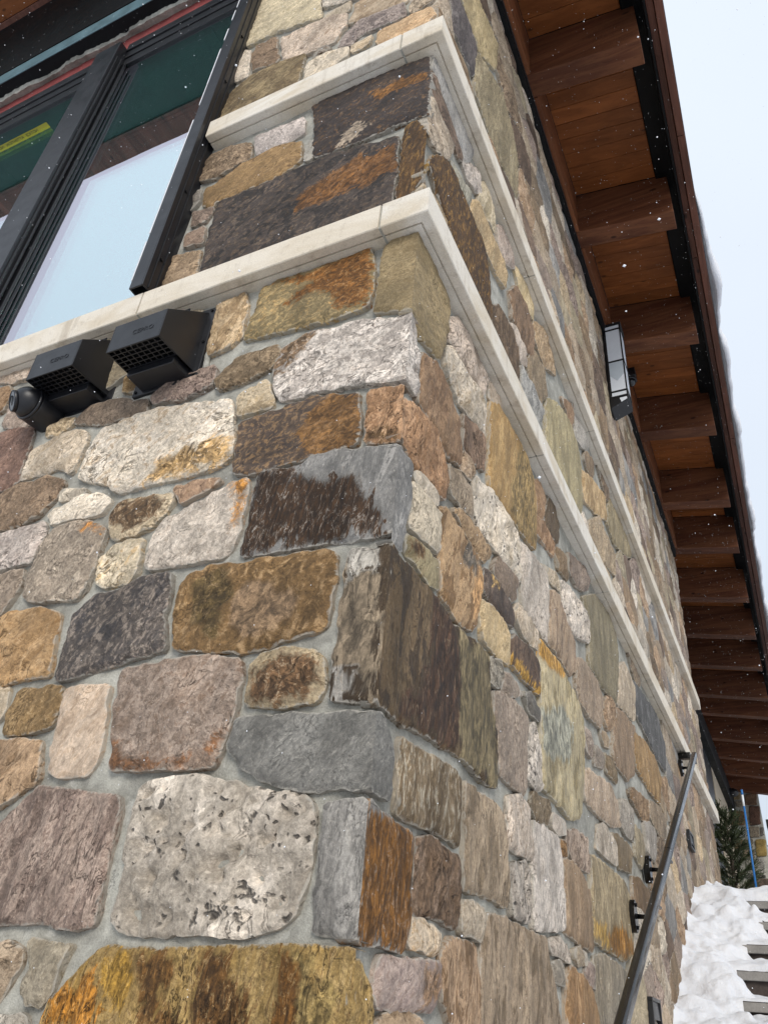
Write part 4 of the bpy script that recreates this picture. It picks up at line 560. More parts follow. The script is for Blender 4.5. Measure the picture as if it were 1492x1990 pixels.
(188,0,'b',10,('9a9179','b3aa90','7a7058'),[('R',[5014,4195,5187,4183,5299,4347,5104,4411,4998,4357])],[]),
(186,0,'p',5,('c8bfae','dfd9cc','766a59'),[('R',[3948,4559,3916,4587,3714,4555,3746,4417,3914,4404])],[]),
(184,0,'r',52,('96827c','b09d97','6c5652'),[('R',[7060,4305,6828,4386,6634,4322,6608,4203,6779,4124,7060,4255])],[]),
(183,0,'s',0,('86888a','9c9d9b','66686a'),[('R',[5823,2279,6035,2408,6016,2459,5784,2487,5778,2485,5742,2390,5805,2281])],[]),
(183,0,'b',80,('9a9179','b3aa90','7a7058'),[('R',[5500,3719,5577,3538,5674,3507,5730,3523,5775,3713,5615,3759])],[]),
(182,0,'b',70,('83705a','9d8872','564636'),[('R',[7060,1458,7060,1660,6759,1605,6757,1524])],[]),
(181,0,'r',-15,('96827c','b09d97','6c5652'),[('R',[5654,2193,5794,2278,5733,2383,5472,2330,5480,2313])],[]),
(179,0,'g',21,('a3927c','c0b09c','776552'),[('R',[6272,1141,6212,944,6499,1023,6312,1161])],[]),
(179,0,'s',70,('86888a','9c9d9b','66686a'),[('R',[6014,4165,6084,4141,6324,4187,6320,4331,6101,4370,5984,4313])],[]),
(177,0,'g',-14,('c2bbae','dad4c9','938a7d'),[('R',[5455,4143,5207,4164,5250,3968,5341,3944,5476,3983])],[]),
(176,0,'g',45,('b3a795','cfc6b8','887a6b'),[('R',[7060,2351,7060,2479,6821,2547,6702,2484,6742,2383])],[]),
(176,0,'g',54,('a3927c','c0b09c','776552'),[('R',[6151,2241,6167,2299,6042,2399,5836,2274,5975,2201])],[]),
(175,0,'p',6,('c8bfae','dfd9cc','766a59'),[('R',[6454,2799,6307,2862,6132,2815,6143,2719,6466,2670])],[]),
(175,0,'g',32,('a3927c','c0b09c','776552'),[('R',[5344,3722,5295,3505,5565,3538,5489,3717,5350,3725])],[]),
(174,0,'g',36,('ab9c8b','c7bba9','7f6f5e'),[('R',[6201,2197,6461,2180,6457,2311,6423,2336,6317,2348,6178,2297,6162,2238])],[]),
(174,0,'r',19,('7c6858','98846f','55443a'),[('R',[4978,4598,5123,4522,5328,4584,5317,4700,5014,4692,4984,4678])],[]),
(174,0,'r',28,('a98a70','c4a78f','7c5f48'),[('R',[6840,3756,6866,3916,6752,3973,6542,3920,6574,3754,6696,3713])],[]),
(173,0,'g',-10,('a3927c','c0b09c','776552'),[('R',[7060,2737,7060,2873,6760,2838,6735,2713,6835,2645])],[]),
(173,0,'r',4,('a98a70','c4a78f','7c5f48'),[('R',[5462,2325,5191,2298,5173,2239,5353,2158,5469,2310])],[]),
(173,0,'b',0,('9a9179','b3aa90','7a7058'),[('R',[6488,3208,6504,3082,6832,3082,6843,3231,6557,3250])],[]),
(172,0,'r',26,('7c6858','98846f','55443a'),[('R',[6784,4114,6759,3982,6873,3925,7060,3938,7060,4243])],[]),
(170,0,'s',70,('86888a','9c9d9b','66686a'),[('R',[5648,4561,5671,4697,5563,4743,5336,4714,5328,4704,5339,4583,5356,4571])],[]),
(169,0,'g',52,('8f7f77','aa9a92','675851'),[('R',[6070,3678,6051,3534,6195,3451,6339,3518,6221,3721,6208,3726])],[]),
(169,0,'g',-5,('a3917d','c0b09c','76644f'),[('R',[6498,2049,6826,2049,6789,2173,6726,2210,6494,2151])],[]),
(168,0,'r',-12,('a98a70','c4a78f','7c5f48'),[('R',[4176,4714,4168,4718,3950,4689,3924,4595,3956,4567,4123,4555,4177,4591])],[]),
(168,0,'r',21,('a98a70','c4a78f','7c5f48'),[('R',[6800,2174,6837,2049,7060,2049,7060,2290])],[]),
(165,0,'b',0,('84725f','a69581','58493c'),[('R',[5533,3364,5658,3476,5667,3498,5573,3528,5301,3490,5297,3467,5339,3407])],[]),
(160,0,'b',15,('83705a','9d8872','564636'),[('R',[5497,4180,5460,4353,5399,4370,5311,4345,5197,4179,5458,4154])],[]),
(159,0,'s',-8,('86888a','9c9d9b','66686a'),[('R',[5404,4381,5465,4364,5658,4403,5652,4548,5362,4559])],[]),
(159,0,'s',70,('86888a','9c9d9b','66686a'),[('R',[6487,2049,6483,2153,6464,2168,6204,2185,6206,2049])],[]),
(156,0,'r',49,('a98a70','c4a78f','7c5f48'),[('R',[6327,2962,5890,2962,5908,2934,6126,2825,6303,2872])],[]),
(156,0,'r',55,('7c6858','98846f','55443a'),[('R',[6647,1140,6639,1151,6326,1171,6513,1027,6618,1014])],[]),
(155,0,'b',0,('84725f','a69581','58493c'),[('R',[6423,2348,6561,2514,6473,2580,6301,2522,6322,2359])],[]),
(155,0,'b',5,('83705a','9d8872','564636'),[('R',[7060,2340,6741,2372,6703,2317,6732,2220,6794,2183,7060,2302])],[]),
(154,0,'r',-10,('b7a283','cfbd9e','917b58'),[('R',[6641,2889,6465,2800,6478,2666,6725,2715,6749,2840])],[]),
(154,0,'s',0,('86888a','9c9d9b','66686a'),[('R',[5813,3236,5715,3082,6056,3082,5979,3226])],[]),
(153,0,'r',46,('b7a283','cfbd9e','917b58'),[('R',[6929,1141,7060,1052,7060,1365,6904,1304])],[]),
(153,0,'g',-18,('8f7f77','aa9a92','675851'),[('R',[5365,1174,5533,1173,5526,1271,5370,1324])],[]),
(153,0,'b',-8,('83705a','9d8872','564636'),[('R',[4674,4576,4872,4548,4967,4598,4973,4679,4800,4750,4787,4747])],[]),
(152,0,'g',-3,('c2bbae','dad4c9','938a7d'),[('R',[4400,4860,4266,4730,4473,4665,4562,4777,4506,4860])],[]),
(151,0,'s',80,('625048','786359','46382f'),[('R',[5392,4380,5350,4562,5333,4574,5127,4511,5110,4420,5308,4355])],[]),
(150,0,'g',-3,('b3a795','cfc6b8','887a6b'),[('R',[5504,2867,5606,2962,5219,2962,5236,2906,5415,2845])],[]),
(150,0,'s',15,('625048','786359','46382f'),[('R',[6667,1928,6737,1838,7060,1806,7060,1928])],[]),
(149,0,'r',49,('96827c','b09d97','6c5652'),[('R',[6694,2323,6732,2379,6691,2482,6571,2509,6433,2343,6464,2319])],[]),
(149,0,'s',80,('86888a','9c9d9b','66686a'),[('R',[4992,4366,5099,4420,5116,4513,4972,4589,4878,4539,4882,4408])],[]),
(148,0,'b',-8,('84725f','a69581','58493c'),[('R',[5801,1928,5907,1837,6078,1828,6192,1908,6192,1928])],[]),
(147,0,'g',32,('c2bbae','dad4c9','938a7d'),[('R',[6161,3082,6493,3082,6477,3207,6368,3251,6233,3207])],[]),
(146,0,'r',-9,('a98a70','c4a78f','7c5f48'),[('R',[4665,4581,4774,4747,4571,4771,4481,4658,4501,4617])],[]),
(144,0,'g',58,('8f7f77','aa9a92','675851'),[('R',[6701,3703,6717,3577,6930,3533,7060,3596,7060,3649,6844,3745])],[]),
(143,0,'g',42,('8f7f77','aa9a92','675851'),[('R',[5893,3399,6069,3322,6190,3424,6189,3442,6044,3525,5875,3485])],[]),
(143,0,'g',46,('c2bbae','dad4c9','938a7d'),[('R',[4678,4368,4871,4408,4868,4538,4680,4561,4645,4397])],[]),
(143,0,'g',51,('ab9c8b','c7bba9','7f6f5e'),[('R',[4978,2870,5095,2823,5225,2905,5208,2962,4978,2962])],[]),
(142,0,'g',35,('ab9c8b','c7bba9','7f6f5e'),[('R',[3958,4386,4110,4408,4119,4544,3958,4555,3925,4401])],[]),
(142,0,'p',12,('c8bfae','dfd9cc','766a59'),[('R',[6456,4399,6400,4388,6331,4333,6335,4186,6401,4158,6597,4205,6623,4323])],[]),
(142,0,'p',38,('c8bfae','dfd9cc','766a59'),[('R',[7060,4612,6759,4562,6750,4553,6832,4396,7060,4317])],[]),
(142,0,'s',10,('625048','786359','46382f'),[('R',[5508,4183,5678,4182,5725,4365,5663,4393,5471,4354])],[]),
(135,0,'g',59,('c2bbae','dad4c9','938a7d'),[('R',[5076,4860,5021,4703,5320,4711,5327,4721,5274,4860])],[]),
(134,0,'b',-8,('8f765d','ab937a','5c4633'),[('R',[6481,3700,6470,3526,6560,3490,6706,3576,6690,3703,6570,3744])],[]),
(133,0,'g',30,('8f7f77','aa9a92','675851'),[('R',[6845,3375,6888,3408,6923,3523,6713,3567,6568,3482,6576,3459,6609,3421])],[]),
(128,0,'b',15,('9a9179','b3aa90','7a7058'),[('R',[6095,4379,6122,4543,5981,4571,5940,4548,5867,4369,5977,4322])],[]),
(127,0,'b',15,('8f765d','ab937a','5c4633'),[('R',[5808,4731,5682,4696,5659,4557,5934,4558,5973,4579,5918,4697])],[]),
(127,0,'g',-3,('b3a795','cfc6b8','887a6b'),[('R',[6314,2871,6459,2809,6635,2898,6619,2962,6338,2962])],[]),
(127,0,'r',-14,('96827c','b09d97','6c5652'),[('R',[6201,3424,6333,3329,6565,3459,6557,3480,6463,3516,6348,3510,6200,3442])],[]),
(127,0,'g',1,('ab9c8b','c7bba9','7f6f5e'),[('R',[6756,2849,7060,2884,7060,2962,6630,2962,6646,2899])],[]),
(126,0,'g',27,('a3917d','c0b09c','76644f'),[('R',[6560,4539,6465,4407,6630,4332,6820,4395,6741,4548])],[]),
(119,0,'g',31,('c2bbae','dad4c9','938a7d'),[('R',[5733,4373,5856,4372,5927,4547,5663,4545,5669,4402])],[]),
(118,0,'g',3,('8f7f77','aa9a92','675851'),[('R',[6839,2635,6827,2557,7060,2490,7060,2725])],[]),
(118,0,'g',1,('ab9c8b','c7bba9','7f6f5e'),[('R',[5735,3513,5678,3497,5669,3473,5767,3288,5782,3282,5883,3397,5864,3484])],[]),
(118,0,'r',9,('96827c','b09d97','6c5652'),[('R',[6472,2176,6490,2161,6720,2220,6693,2312,6468,2309])],[]),
(117,0,'b',5,('9a9179','b3aa90','7a7058'),[('R',[5064,4860,4834,4860,4806,4759,4978,4688,5008,4701])],[]),
(115,0,'g',-1,('a3917d','c0b09c','76644f'),[('R',[6556,4748,6447,4670,6450,4628,6558,4550,6741,4559,6751,4569,6733,4736])],[]),
(114,0,'r',46,('b7a283','cfbd9e','917b58'),[('R',[5315,3294,5501,3229,5555,3290,5531,3354,5339,3396])],[]),
(114,0,'g',44,('b3a795','cfc6b8','887a6b'),[('R',[6744,4737,6761,4574,7060,4624,7060,4788])],[]),
(111,0,'g',-7,('b3a795','cfc6b8','887a6b'),[('R',[6149,3082,6221,3209,6065,3291,5989,3230,6068,3082])],[]),
(111,0,'g',43,('c2bbae','dad4c9','938a7d'),[('R',[6203,1928,6203,1908,6379,1812,6581,1928])],[]),
(110,0,'g',-12,('ab9c8b','c7bba9','7f6f5e'),[('R',[6563,3260,6847,3242,6842,3364,6610,3410])],[]),
(110,0,'g',24,('ab9c8b','c7bba9','7f6f5e'),[('R',[7060,3661,7060,3927,6877,3914,6851,3755])],[]),
(109,0,'g',-10,('ab9c8b','c7bba9','7f6f5e'),[('R',[6229,3218,6361,3260,6328,3319,6195,3414,6075,3312,6071,3300])],[]),
(108,0,'r',47,('96827c','b09d97','6c5652'),[('R',[6128,4553,6146,4558,6198,4728,6071,4768,5929,4699,5984,4582])],[]),
(108,0,'g',24,('8f7f77','aa9a92','675851'),[('R',[6482,3217,6551,3259,6600,3415,6570,3450,6340,3320,6373,3262])],[]),
(105,0,'g',-2,('a3917d','c0b09c','76644f'),[('R',[4112,4860,4172,4728,4182,4723,4253,4733,4384,4860])],[]),
(103,0,'g',28,('b3a795','cfc6b8','887a6b'),[('R',[6151,4548,6133,4543,6106,4380,6324,4342,6389,4394,6234,4539])],[]),
(100,0,'r',-9,('a98a70','c4a78f','7c5f48'),[('R',[5575,4860,5286,4860,5337,4726,5559,4753])],[]),
(99,0,'g',15,('b3a795','cfc6b8','887a6b'),[('R',[6470,3699,6235,3719,6350,3521,6459,3527])],[]),
(98,0,'r',18,('96827c','b09d97','6c5652'),[('R',[7060,3241,6858,3238,6843,3082,7060,3082])],[]),
(96,0,'g',17,('a3917d','c0b09c','76644f'),[('R',[6060,3301,6063,3312,5890,3389,5791,3275,5813,3247,5980,3237])],[]),
(95,0,'b',5,('8f765d','ab937a','5c4633'),[('R',[6549,4543,6444,4619,6247,4542,6399,4399,6453,4410])],[]),
(95,0,'g',29,('8f7f77','aa9a92','675851'),[('R',[4783,4757,4795,4761,4823,4860,4520,4860,4572,4782])],[]),
(92,0,'b',5,('8f765d','ab937a','5c4633'),[('R',[5570,4752,5678,4707,5803,4741,5812,4860,5586,4860])],[]),
(90,0,'p',10,('c8bfae','dfd9cc','766a59'),[('R',[6436,4669,6278,4743,6209,4727,6158,4558,6236,4549,6439,4629])],[]),
(89,0,'s',-8,('625048','786359','46382f'),[('R',[5565,3294,5754,3289,5661,3464,5542,3357])],[]),
(86,0,'g',41,('8f7f77','aa9a92','675851'),[('R',[5823,4860,5814,4740,5921,4707,6065,4777,6057,4860])],[]),
(80,0,'r',37,('7c6858','98846f','55443a'),[('R',[6548,4755,6491,4860,6331,4860,6286,4752,6441,4679])],[]),
(76,0,'b',10,('84725f','a69581','58493c'),[('R',[6894,3398,6853,3366,6861,3249,7060,3252,7060,3364])],[]),
(63,0,'b',5,('84725f','a69581','58493c'),[('R',[6899,3409,7060,3375,7060,3584,6935,3523])],[]),
(62,0,'g',11,('c2bbae','dad4c9','938a7d'),[('R',[6275,4754,6319,4860,6068,4860,6076,4778,6205,4737])],[]),
(61,0,'b',0,('83705a','9d8872','564636'),[('R',[6733,4860,6743,4748,7060,4800,7060,4860])],[]),
(48,0,'b',15,('8f765d','ab937a','5c4633'),[('R',[6732,4747,6722,4860,6504,4860,6558,4759])],[]),
(0,0,'r',30,('7c6858','98846f','55443a'),[('L',[-2071,-499,-2234,-413,-2500,-443,-2500,-620,-2096,-620])],[]),
(0,0,'r',-8,('7c6858','98846f','55443a'),[('L',[-1701,-412,-1967,-432,-2053,-499,-2078,-620,-1663,-620,-1664,-429])],[]),
(0,0,'r',40,('7c6858','98846f','55443a'),[('L',[-1433,-386,-1646,-430,-1645,-620,-1292,-620,-1350,-420])],[]),
(0,0,'g',46,('a3917d','c0b09c','76644f'),[('L',[-1274,-620,-996,-620,-998,-463,-1127,-370,-1331,-419])],[]),
(0,0,'s',0,('625048','786359','46382f'),[('L',[-709,-399,-783,-380,-980,-465,-978,-620,-747,-620])],[]),
(0,0,'g',-16,('a3917d','c0b09c','76644f'),[('L',[-598,-384,-691,-401,-729,-620,-467,-620])],[]),
(0,0,'g',56,('a3927c','c0b09c','776552'),[('L',[-385,-389,-581,-378,-446,-620,-321,-620,-290,-441])],[]),
(0,0,'r',46,('b7a283','cfbd9e','917b58'),[('L',[-159,-388,-271,-442,-303,-620,-12,-620,-12,-418])],[]),
(0,0,'b',80,('8f765d','ab937a','5c4633'),[('L',[-2301,-226,-2500,-314,-2500,-425,-2241,-395,-2236,-261])],[]),
(0,0,'g',30,('a3917d','c0b09c','76644f'),[('L',[-2062,-483,-1981,-420,-2033,-267,-2218,-264,-2223,-398])],[]),
(0,0,'s',10,('625048','786359','46382f'),[('L',[-1746,-256,-1776,-247,-1993,-240,-2016,-261,-1964,-414,-1710,-395])],[]),
(0,0,'r',-19,('a98a70','c4a78f','7c5f48'),[('L',[-1441,-369,-1431,-242,-1604,-163,-1728,-252,-1691,-396,-1654,-413])],[]),
(0,0,'g',39,('b3a795','cfc6b8','887a6b'),[('L',[-1131,-353,-1104,-288,-1314,-188,-1413,-242,-1423,-371,-1342,-403])],[]),
(0,0,'r',51,('7c6858','98846f','55443a'),[('L',[-1085,-289,-1114,-358,-988,-448,-796,-366,-869,-248,-998,-236])],[]),
(0,0,'g',32,('b3a795','cfc6b8','887a6b'),[('L',[-593,-363,-577,-276,-797,-206,-852,-242,-778,-363,-699,-384,-597,-365])],[]),
(0,0,'g',39,('b3a795','cfc6b8','887a6b'),[('L',[-558,-275,-574,-360,-390,-371,-362,-258,-517,-231])],[]),
(0,0,'g',0,('ab9c8b','c7bba9','7f6f5e'),[('L',[-373,-375,-279,-426,-170,-373,-175,-273,-299,-240,-344,-258])],[]),
(0,0,'g',47,('b3a795','cfc6b8','887a6b'),[('L',[-12,-400,-12,-178,-157,-271,-152,-372])],[]),
(0,0,'s',80,('625048','786359','46382f'),[('L',[-2309,-210,-2315,-110,-2500,-89,-2500,-294])],[]),
(0,0,'s',5,('86888a','9c9d9b','66686a'),[('L',[-2013,-77,-2281,-92,-2298,-106,-2291,-211,-2224,-246,-2030,-249,-2006,-227,-2007,-81])],[]),
(0,0,'g',19,('8f7f77','aa9a92','675851'),[('L',[-1988,-222,-1790,-228,-1866,-85,-1989,-85])],[]),
(0,0,'r',-13,('b7a283','cfbd9e','917b58'),[('L',[-1769,-230,-1740,-239,-1615,-148,-1845,-85])],[]),
(0,0,'g',41,('c2bbae','dad4c9','938a7d'),[('L',[-1422,-227,-1321,-172,-1301,-122,-1343,-54,-1585,-110,-1598,-138,-1597,-146])],[]),
(0,0,'s',0,('86888a','9c9d9b','66686a'),[('L',[-1285,-129,-1303,-174,-1093,-273,-1012,-224,-1059,-109])],[]),
(0,0,'r',6,('96827c','b09d97','6c5652'),[('L',[-866,-230,-805,-190,-768,-129,-1005,-37,-1043,-100,-994,-219])],[]),
(0,0,'g',29,('c2bbae','dad4c9','938a7d'),[('L',[-785,-191,-569,-260,-530,-219,-545,-103,-638,-74,-748,-132])],[]),
(0,0,'r',-19,('96827c','b09d97','6c5652'),[('L',[-352,-242,-309,-225,-325,-76,-334,-74,-374,-68,-414,-69,-454,-77,-493,-91,-526,-108,-512,-214])],[]),
(0,0,'b',10,('8f765d','ab937a','5c4633'),[('L',[-168,-257,-12,-157,-12,-120,-50,-96,-93,-76,-135,-62,-176,-55,-216,-54,-256,-59,-295,-71,-307,-76,-292,-224])],[]),
(0,0,'r',57,('a98a70','c4a78f','7c5f48'),[('L',[-2500,-71,-2310,-92,-2293,-79,-2301,12,-2460,108,-2500,113])],[]),
(0,0,'b',80,('84725f','a69581','58493c'),[('L',[-2019,-59,-2019,-39,-2159,103,-2283,13,-2276,-74])],[]),
(0,0,'s',80,('86888a','9c9d9b','66686a'),[('L',[-1878,124,-2001,-39,-2001,-63,-1996,-67,-1862,-67,-1773,12])],[]),
(0,0,'g',3,('ab9c8b','c7bba9','7f6f5e'),[('L',[-1835,-69,-1612,-126,-1601,-102,-1629,2,-1756,3])],[]),
(0,0,'r',2,('7c6858','98846f','55443a'),[('L',[-1612,8,-1585,-92,-1347,-36,-1345,-21,-1576,46])],[]),
(0,0,'g',17,('8f7f77','aa9a92','675851'),[('L',[-1018,-24,-1020,15,-1230,81,-1326,-19,-1329,-42,-1286,-111,-1058,-91])],[]),
(0,0,'b',70,('84725f','a69581','58493c'),[('L',[-770,-56,-788,-7,-815,25,-857,52,-905,69,-1002,16,-1000,-20,-772,-108])],[]),
(0,0,'s',-8,('86888a','9c9d9b','66686a'),[('L',[-2437,115,-2293,28,-2166,120,-2157,151,-2209,200])],[]),
(0,0,'g',54,('b3a795','cfc6b8','887a6b'),[('L',[-1887,141,-1888,157,-2140,146,-2148,117,-2011,-22])],[]),
(0,0,'g',3,('a3917d','c0b09c','76644f'),[('L',[-1865,168,-1870,163,-1870,141,-1756,21,-1625,20,-1587,60,-1580,160])],[]),
(0,0,'g',45,('b3a795','cfc6b8','887a6b'),[('L',[-1246,99,-1472,207,-1505,203,-1562,164,-1569,62,-1338,-4,-1243,93])],[]),
(0,0,'g',59,('8f7f77','aa9a92','675851'),[('L',[-933,258,-1087,263,-1228,104,-1226,98,-1012,31,-879,104,-886,146,-897,186,-913,224])],[]),
(0,0,'r',-3,('b7a283','cfbd9e','917b58'),[('L',[-2228,265,-2337,312,-2500,272,-2500,131,-2458,126,-2218,216])],[]),
(0,0,'s',0,('86888a','9c9d9b','66686a'),[('L',[-1878,180,-1883,216,-1904,248,-2122,311,-2209,266,-2199,215,-2143,163,-1883,175])],[]),
(0,0,'g',-8,('b3a795','cfc6b8','887a6b'),[('L',[-1573,178,-1522,213,-1651,341,-1865,214,-1860,186])],[]),
(0,0,'r',0,('7c6858','98846f','55443a'),[('L',[-1104,270,-1189,333,-1374,300,-1455,219,-1241,116])],[]),
(0,0,'g',-9,('a3927c','c0b09c','776552'),[('L',[-2346,329,-2348,443,-2500,476,-2500,291])],[]),
(0,0,'r',2,('7c6858','98846f','55443a'),[('L',[-2330,445,-2328,328,-2220,281,-2129,327,-2070,438,-2231,501])],[]),
(0,0,'b',80,('84725f','a69581','58493c'),[('L',[-2109,326,-1905,267,-1880,426,-1935,456,-2051,435])],[]),
(0,0,'g',-1,('a3927c','c0b09c','776552'),[('L',[-1660,356,-1677,412,-1863,421,-1888,257,-1872,231])],[]),
(0,0,'g',11,('ab9c8b','c7bba9','7f6f5e'),[('L',[-1660,418,-1642,357,-1505,221,-1475,225,-1389,310,-1452,441,-1495,460,-1628,441])],[]),
(0,0,'b',0,('9a9179','b3aa90','7a7058'),[('L',[-1373,318,-1195,350,-1187,405,-1266,470,-1432,441])],[]),
(0,0,'g',34,('ab9c8b','c7bba9','7f6f5e'),[('L',[-1001,278,-997,288,-986,339,-989,382,-1004,417,-1033,446,-1049,455,-1169,402,-1177,346,-1088,281])],[]),
(0,0,'r',4,('b7a283','cfbd9e','917b58'),[('L',[-2500,495,-2341,459,-2241,516,-2245,590,-2266,602,-2500,606])],[]),
(0,0,'r',13,('96827c','b09d97','6c5652'),[('L',[-2056,452,-1941,474,-1927,548,-2116,629,-2227,589,-2223,517])],[]),
(0,0,'r',5,('b7a283','cfbd9e','917b58'),[('L',[-1810,638,-1908,549,-1923,470,-1868,439,-1673,430,-1642,453,-1692,593])],[]),
(0,0,'b',0,('83705a','9d8872','564636'),[('L',[-1474,650,-1674,594,-1626,459,-1500,477,-1440,641])],[]),
(0,0,'b',15,('83705a','9d8872','564636'),[('L',[-1271,487,-1250,590,-1399,642,-1421,639,-1482,474,-1445,458])],[]),
(0,0,'b',15,('83705a','9d8872','564636'),[('L',[-1254,483,-1175,419,-1049,475,-1049,528,-1093,590,-1114,611,-1232,588])],[]),
(0,0,'r',-10,('b7a283','cfbd9e','917b58'),[('L',[-2500,770,-2500,624,-2276,621,-2313,733])],[]),
(0,0,'s',80,('86888a','9c9d9b','66686a'),[('L',[-2295,736,-2256,617,-2235,605,-2122,646,-2073,724,-2226,775])],[]),
(0,0,'g',52,('a3917d','c0b09c','76644f'),[('L',[-2103,643,-1918,564,-1822,651,-1824,662,-2030,730,-2054,722])],[]),
(0,0,'g',0,('c2bbae','dad4c9','938a7d'),[('L',[-1685,609,-1491,664,-1576,749,-1757,734,-1807,667,-1804,655])],[]),
(0,0,'g',11,('b3a795','cfc6b8','887a6b'),[('L',[-1199,782,-1322,748,-1384,656,-1239,605,-1149,622,-1146,662,-1152,704,-1166,741,-1189,774])],[]),
(0,0,'g',8,('b3a795','cfc6b8','887a6b'),[('L',[-2500,1002,-2500,788,-2307,750,-2236,790,-2220,920,-2489,1003])],[]),
(0,0,'p',40,('c8bfae','dfd9cc','766a59'),[('L',[-2060,739,-2038,747,-1989,882,-2071,934,-2202,919,-2217,791])],[]),
(0,0,'b',-8,('8f765d','ab937a','5c4633'),[('L',[-2019,745,-1820,680,-1772,744,-1821,869,-1972,876])],[]),
(0,0,'b',0,('84725f','a69581','58493c'),[('L',[-1804,874,-1756,752,-1579,766,-1535,867,-1652,908,-1778,890])],[]),
(0,0,'g',30,('c2bbae','dad4c9','938a7d'),[('L',[-1428,656,-1404,660,-1339,755,-1458,877,-1517,864,-1562,760,-1469,667])],[]),
(0,0,'r',14,('a98a70','c4a78f','7c5f48'),[('L',[-2007,1093,-2242,1133,-2464,1014,-2209,936,-2075,952])],[]),
(0,0,'b',5,('83705a','9d8872','564636'),[('L',[-1975,894,-1817,887,-1791,903,-1828,1083,-1988,1090,-2057,947])],[]),
(0,0,'g',42,('a3927c','c0b09c','776552'),[('L',[-1810,1085,-1774,909,-1658,925,-1621,1065,-1749,1106])],[]),
(0,0,'p',50,('c8bfae','dfd9cc','766a59'),[('L',[-1603,1063,-1640,923,-1522,882,-1459,896,-1312,1012,-1322,1042,-1339,1080,-1351,1101])],[]),
(0,0,'r',53,('b7a283','cfbd9e','917b58'),[('L',[-2500,1289,-2500,1020,-2490,1021,-2252,1148,-2241,1292])],[]),
(0,0,'s',80,('86888a','9c9d9b','66686a'),[('L',[-2224,1287,-2234,1150,-2003,1111,-2005,1265])],[]),
(0,0,'g',-16,('b3a795','cfc6b8','887a6b'),[('L',[-1822,1100,-1757,1123,-1712,1317,-1939,1300,-1987,1268,-1985,1108])],[]),
(0,0,'p',16,('c8bfae','dfd9cc','766a59'),[('L',[-1388,1114,-1392,1147,-1403,1191,-1418,1233,-1437,1273,-1461,1311,-1487,1344,-1510,1362,-1636,1351,-1692,1321,-1739,1122,-1610,1080])],[]),
(0,0,'r',31,('96827c','b09d97','6c5652'),[('L',[-2212,1497,-2229,1513,-2500,1452,-2500,1307,-2250,1313])],[]),
(0,0,'g',18,('c2bbae','dad4c9','938a7d'),[('L',[-2042,1459,-2195,1489,-2233,1308,-1999,1282,-1954,1311])],[]),
(0,0,'r',-6,('96827c','b09d97','6c5652'),[('L',[-1703,1335,-1655,1362,-1846,1528,-2023,1462,-1937,1318])],[]),
(0,0,'p',7,('c8bfae','dfd9cc','766a59'),[('L',[-2235,1530,-2235,1619,-2500,1669,-2500,1471])],[]),
(0,0,'g',0,('c2bbae','dad4c9','938a7d'),[('L',[-2158,1678,-2217,1622,-2217,1527,-2198,1508,-2037,1476,-1852,1545,-1839,1645,-1962,1692])],[]),
(0,0,'r',12,('a98a70','c4a78f','7c5f48'),[('L',[-1835,1542,-1636,1369,-1608,1372,-1592,1423,-1584,1471,-1584,1515,-1591,1555,-1606,1590,-1674,1686,-1821,1643])],[]),
(0,0,'s',-8,('625048','786359','46382f'),[('L',[-2172,1689,-2286,1928,-2500,1928,-2500,1687,-2228,1636])],[]),
(0,0,'g',24,('ab9c8b','c7bba9','7f6f5e'),[('L',[-1917,1928,-2266,1928,-2156,1697,-1968,1710])],[]),
(0,0,'g',15,('a3927c','c0b09c','776552'),[('L',[-154,4135,-227,4156,-337,4086,-215,3959,-167,3972])],[]),
(0,0,'g',-5,('8f7f77','aa9a92','675851'),[('L',[-136,4134,-149,3973,-12,3963,-12,4148])],[]),
(0,0,'g',17,('ab9c8b','c7bba9','7f6f5e'),[('L',[-240,4169,-286,4267,-510,4249,-549,4094,-353,4096])],[]),
(0,0,'g',41,('8f7f77','aa9a92','675851'),[('L',[-269,4275,-222,4173,-144,4151,-12,4166,-12,4293,-243,4304])],[]),
(0,0,'g',12,('ab9c8b','c7bba9','7f6f5e'),[('L',[-556,4299,-510,4438,-523,4448,-745,4425,-748,4326])],[]),
(0,0,'g',-9,('b3a795','cfc6b8','887a6b'),[('L',[-277,4446,-492,4433,-540,4292,-514,4267,-284,4285,-257,4316])],[]),
(0,0,'p',9,('c8bfae','dfd9cc','766a59'),[('L',[-12,4409,-166,4459,-258,4445,-239,4321,-12,4311])],[]),
(0,0,'g',20,('8f7f77','aa9a92','675851'),[('L',[-777,4460,-733,4591,-847,4604,-985,4546,-985,4483])],[]),
(0,0,'b',0,('8f765d','ab937a','5c4633'),[('L',[-533,4465,-576,4575,-705,4594,-714,4591,-760,4453,-750,4442])],[]),
(0,0,'r',-13,('96827c','b09d97','6c5652'),[('L',[-459,4631,-558,4579,-513,4463,-496,4451,-284,4463,-318,4600])],[]),
(0,0,'b',15,('83705a','9d8872','564636'),[('L',[-32,4602,-242,4637,-300,4603,-265,4462,-169,4477])],[]),
(0,0,'r',-13,('7c6858','98846f','55443a'),[('L',[-12,4596,-148,4472,-12,4428])],[]),
(0,0,'r',51,('7c6858','98846f','55443a'),[('L',[-985,4565,-861,4618,-917,4726,-985,4736])],[]),
(0,0,'r',-17,('96827c','b09d97','6c5652'),[('L',[-843,4622,-722,4607,-714,4610,-703,4750,-759,4792,-899,4730])],[]),
(0,0,'g',59,('b3a795','cfc6b8','887a6b'),[('L',[-471,4645,-490,4750,-686,4745,-696,4611,-571,4592])],[]),
(0,0,'b',5,('84725f','a69581','58493c'),[('L',[-431,4803,-472,4757,-453,4648,-312,4617,-252,4652,-240,4720])],[]),
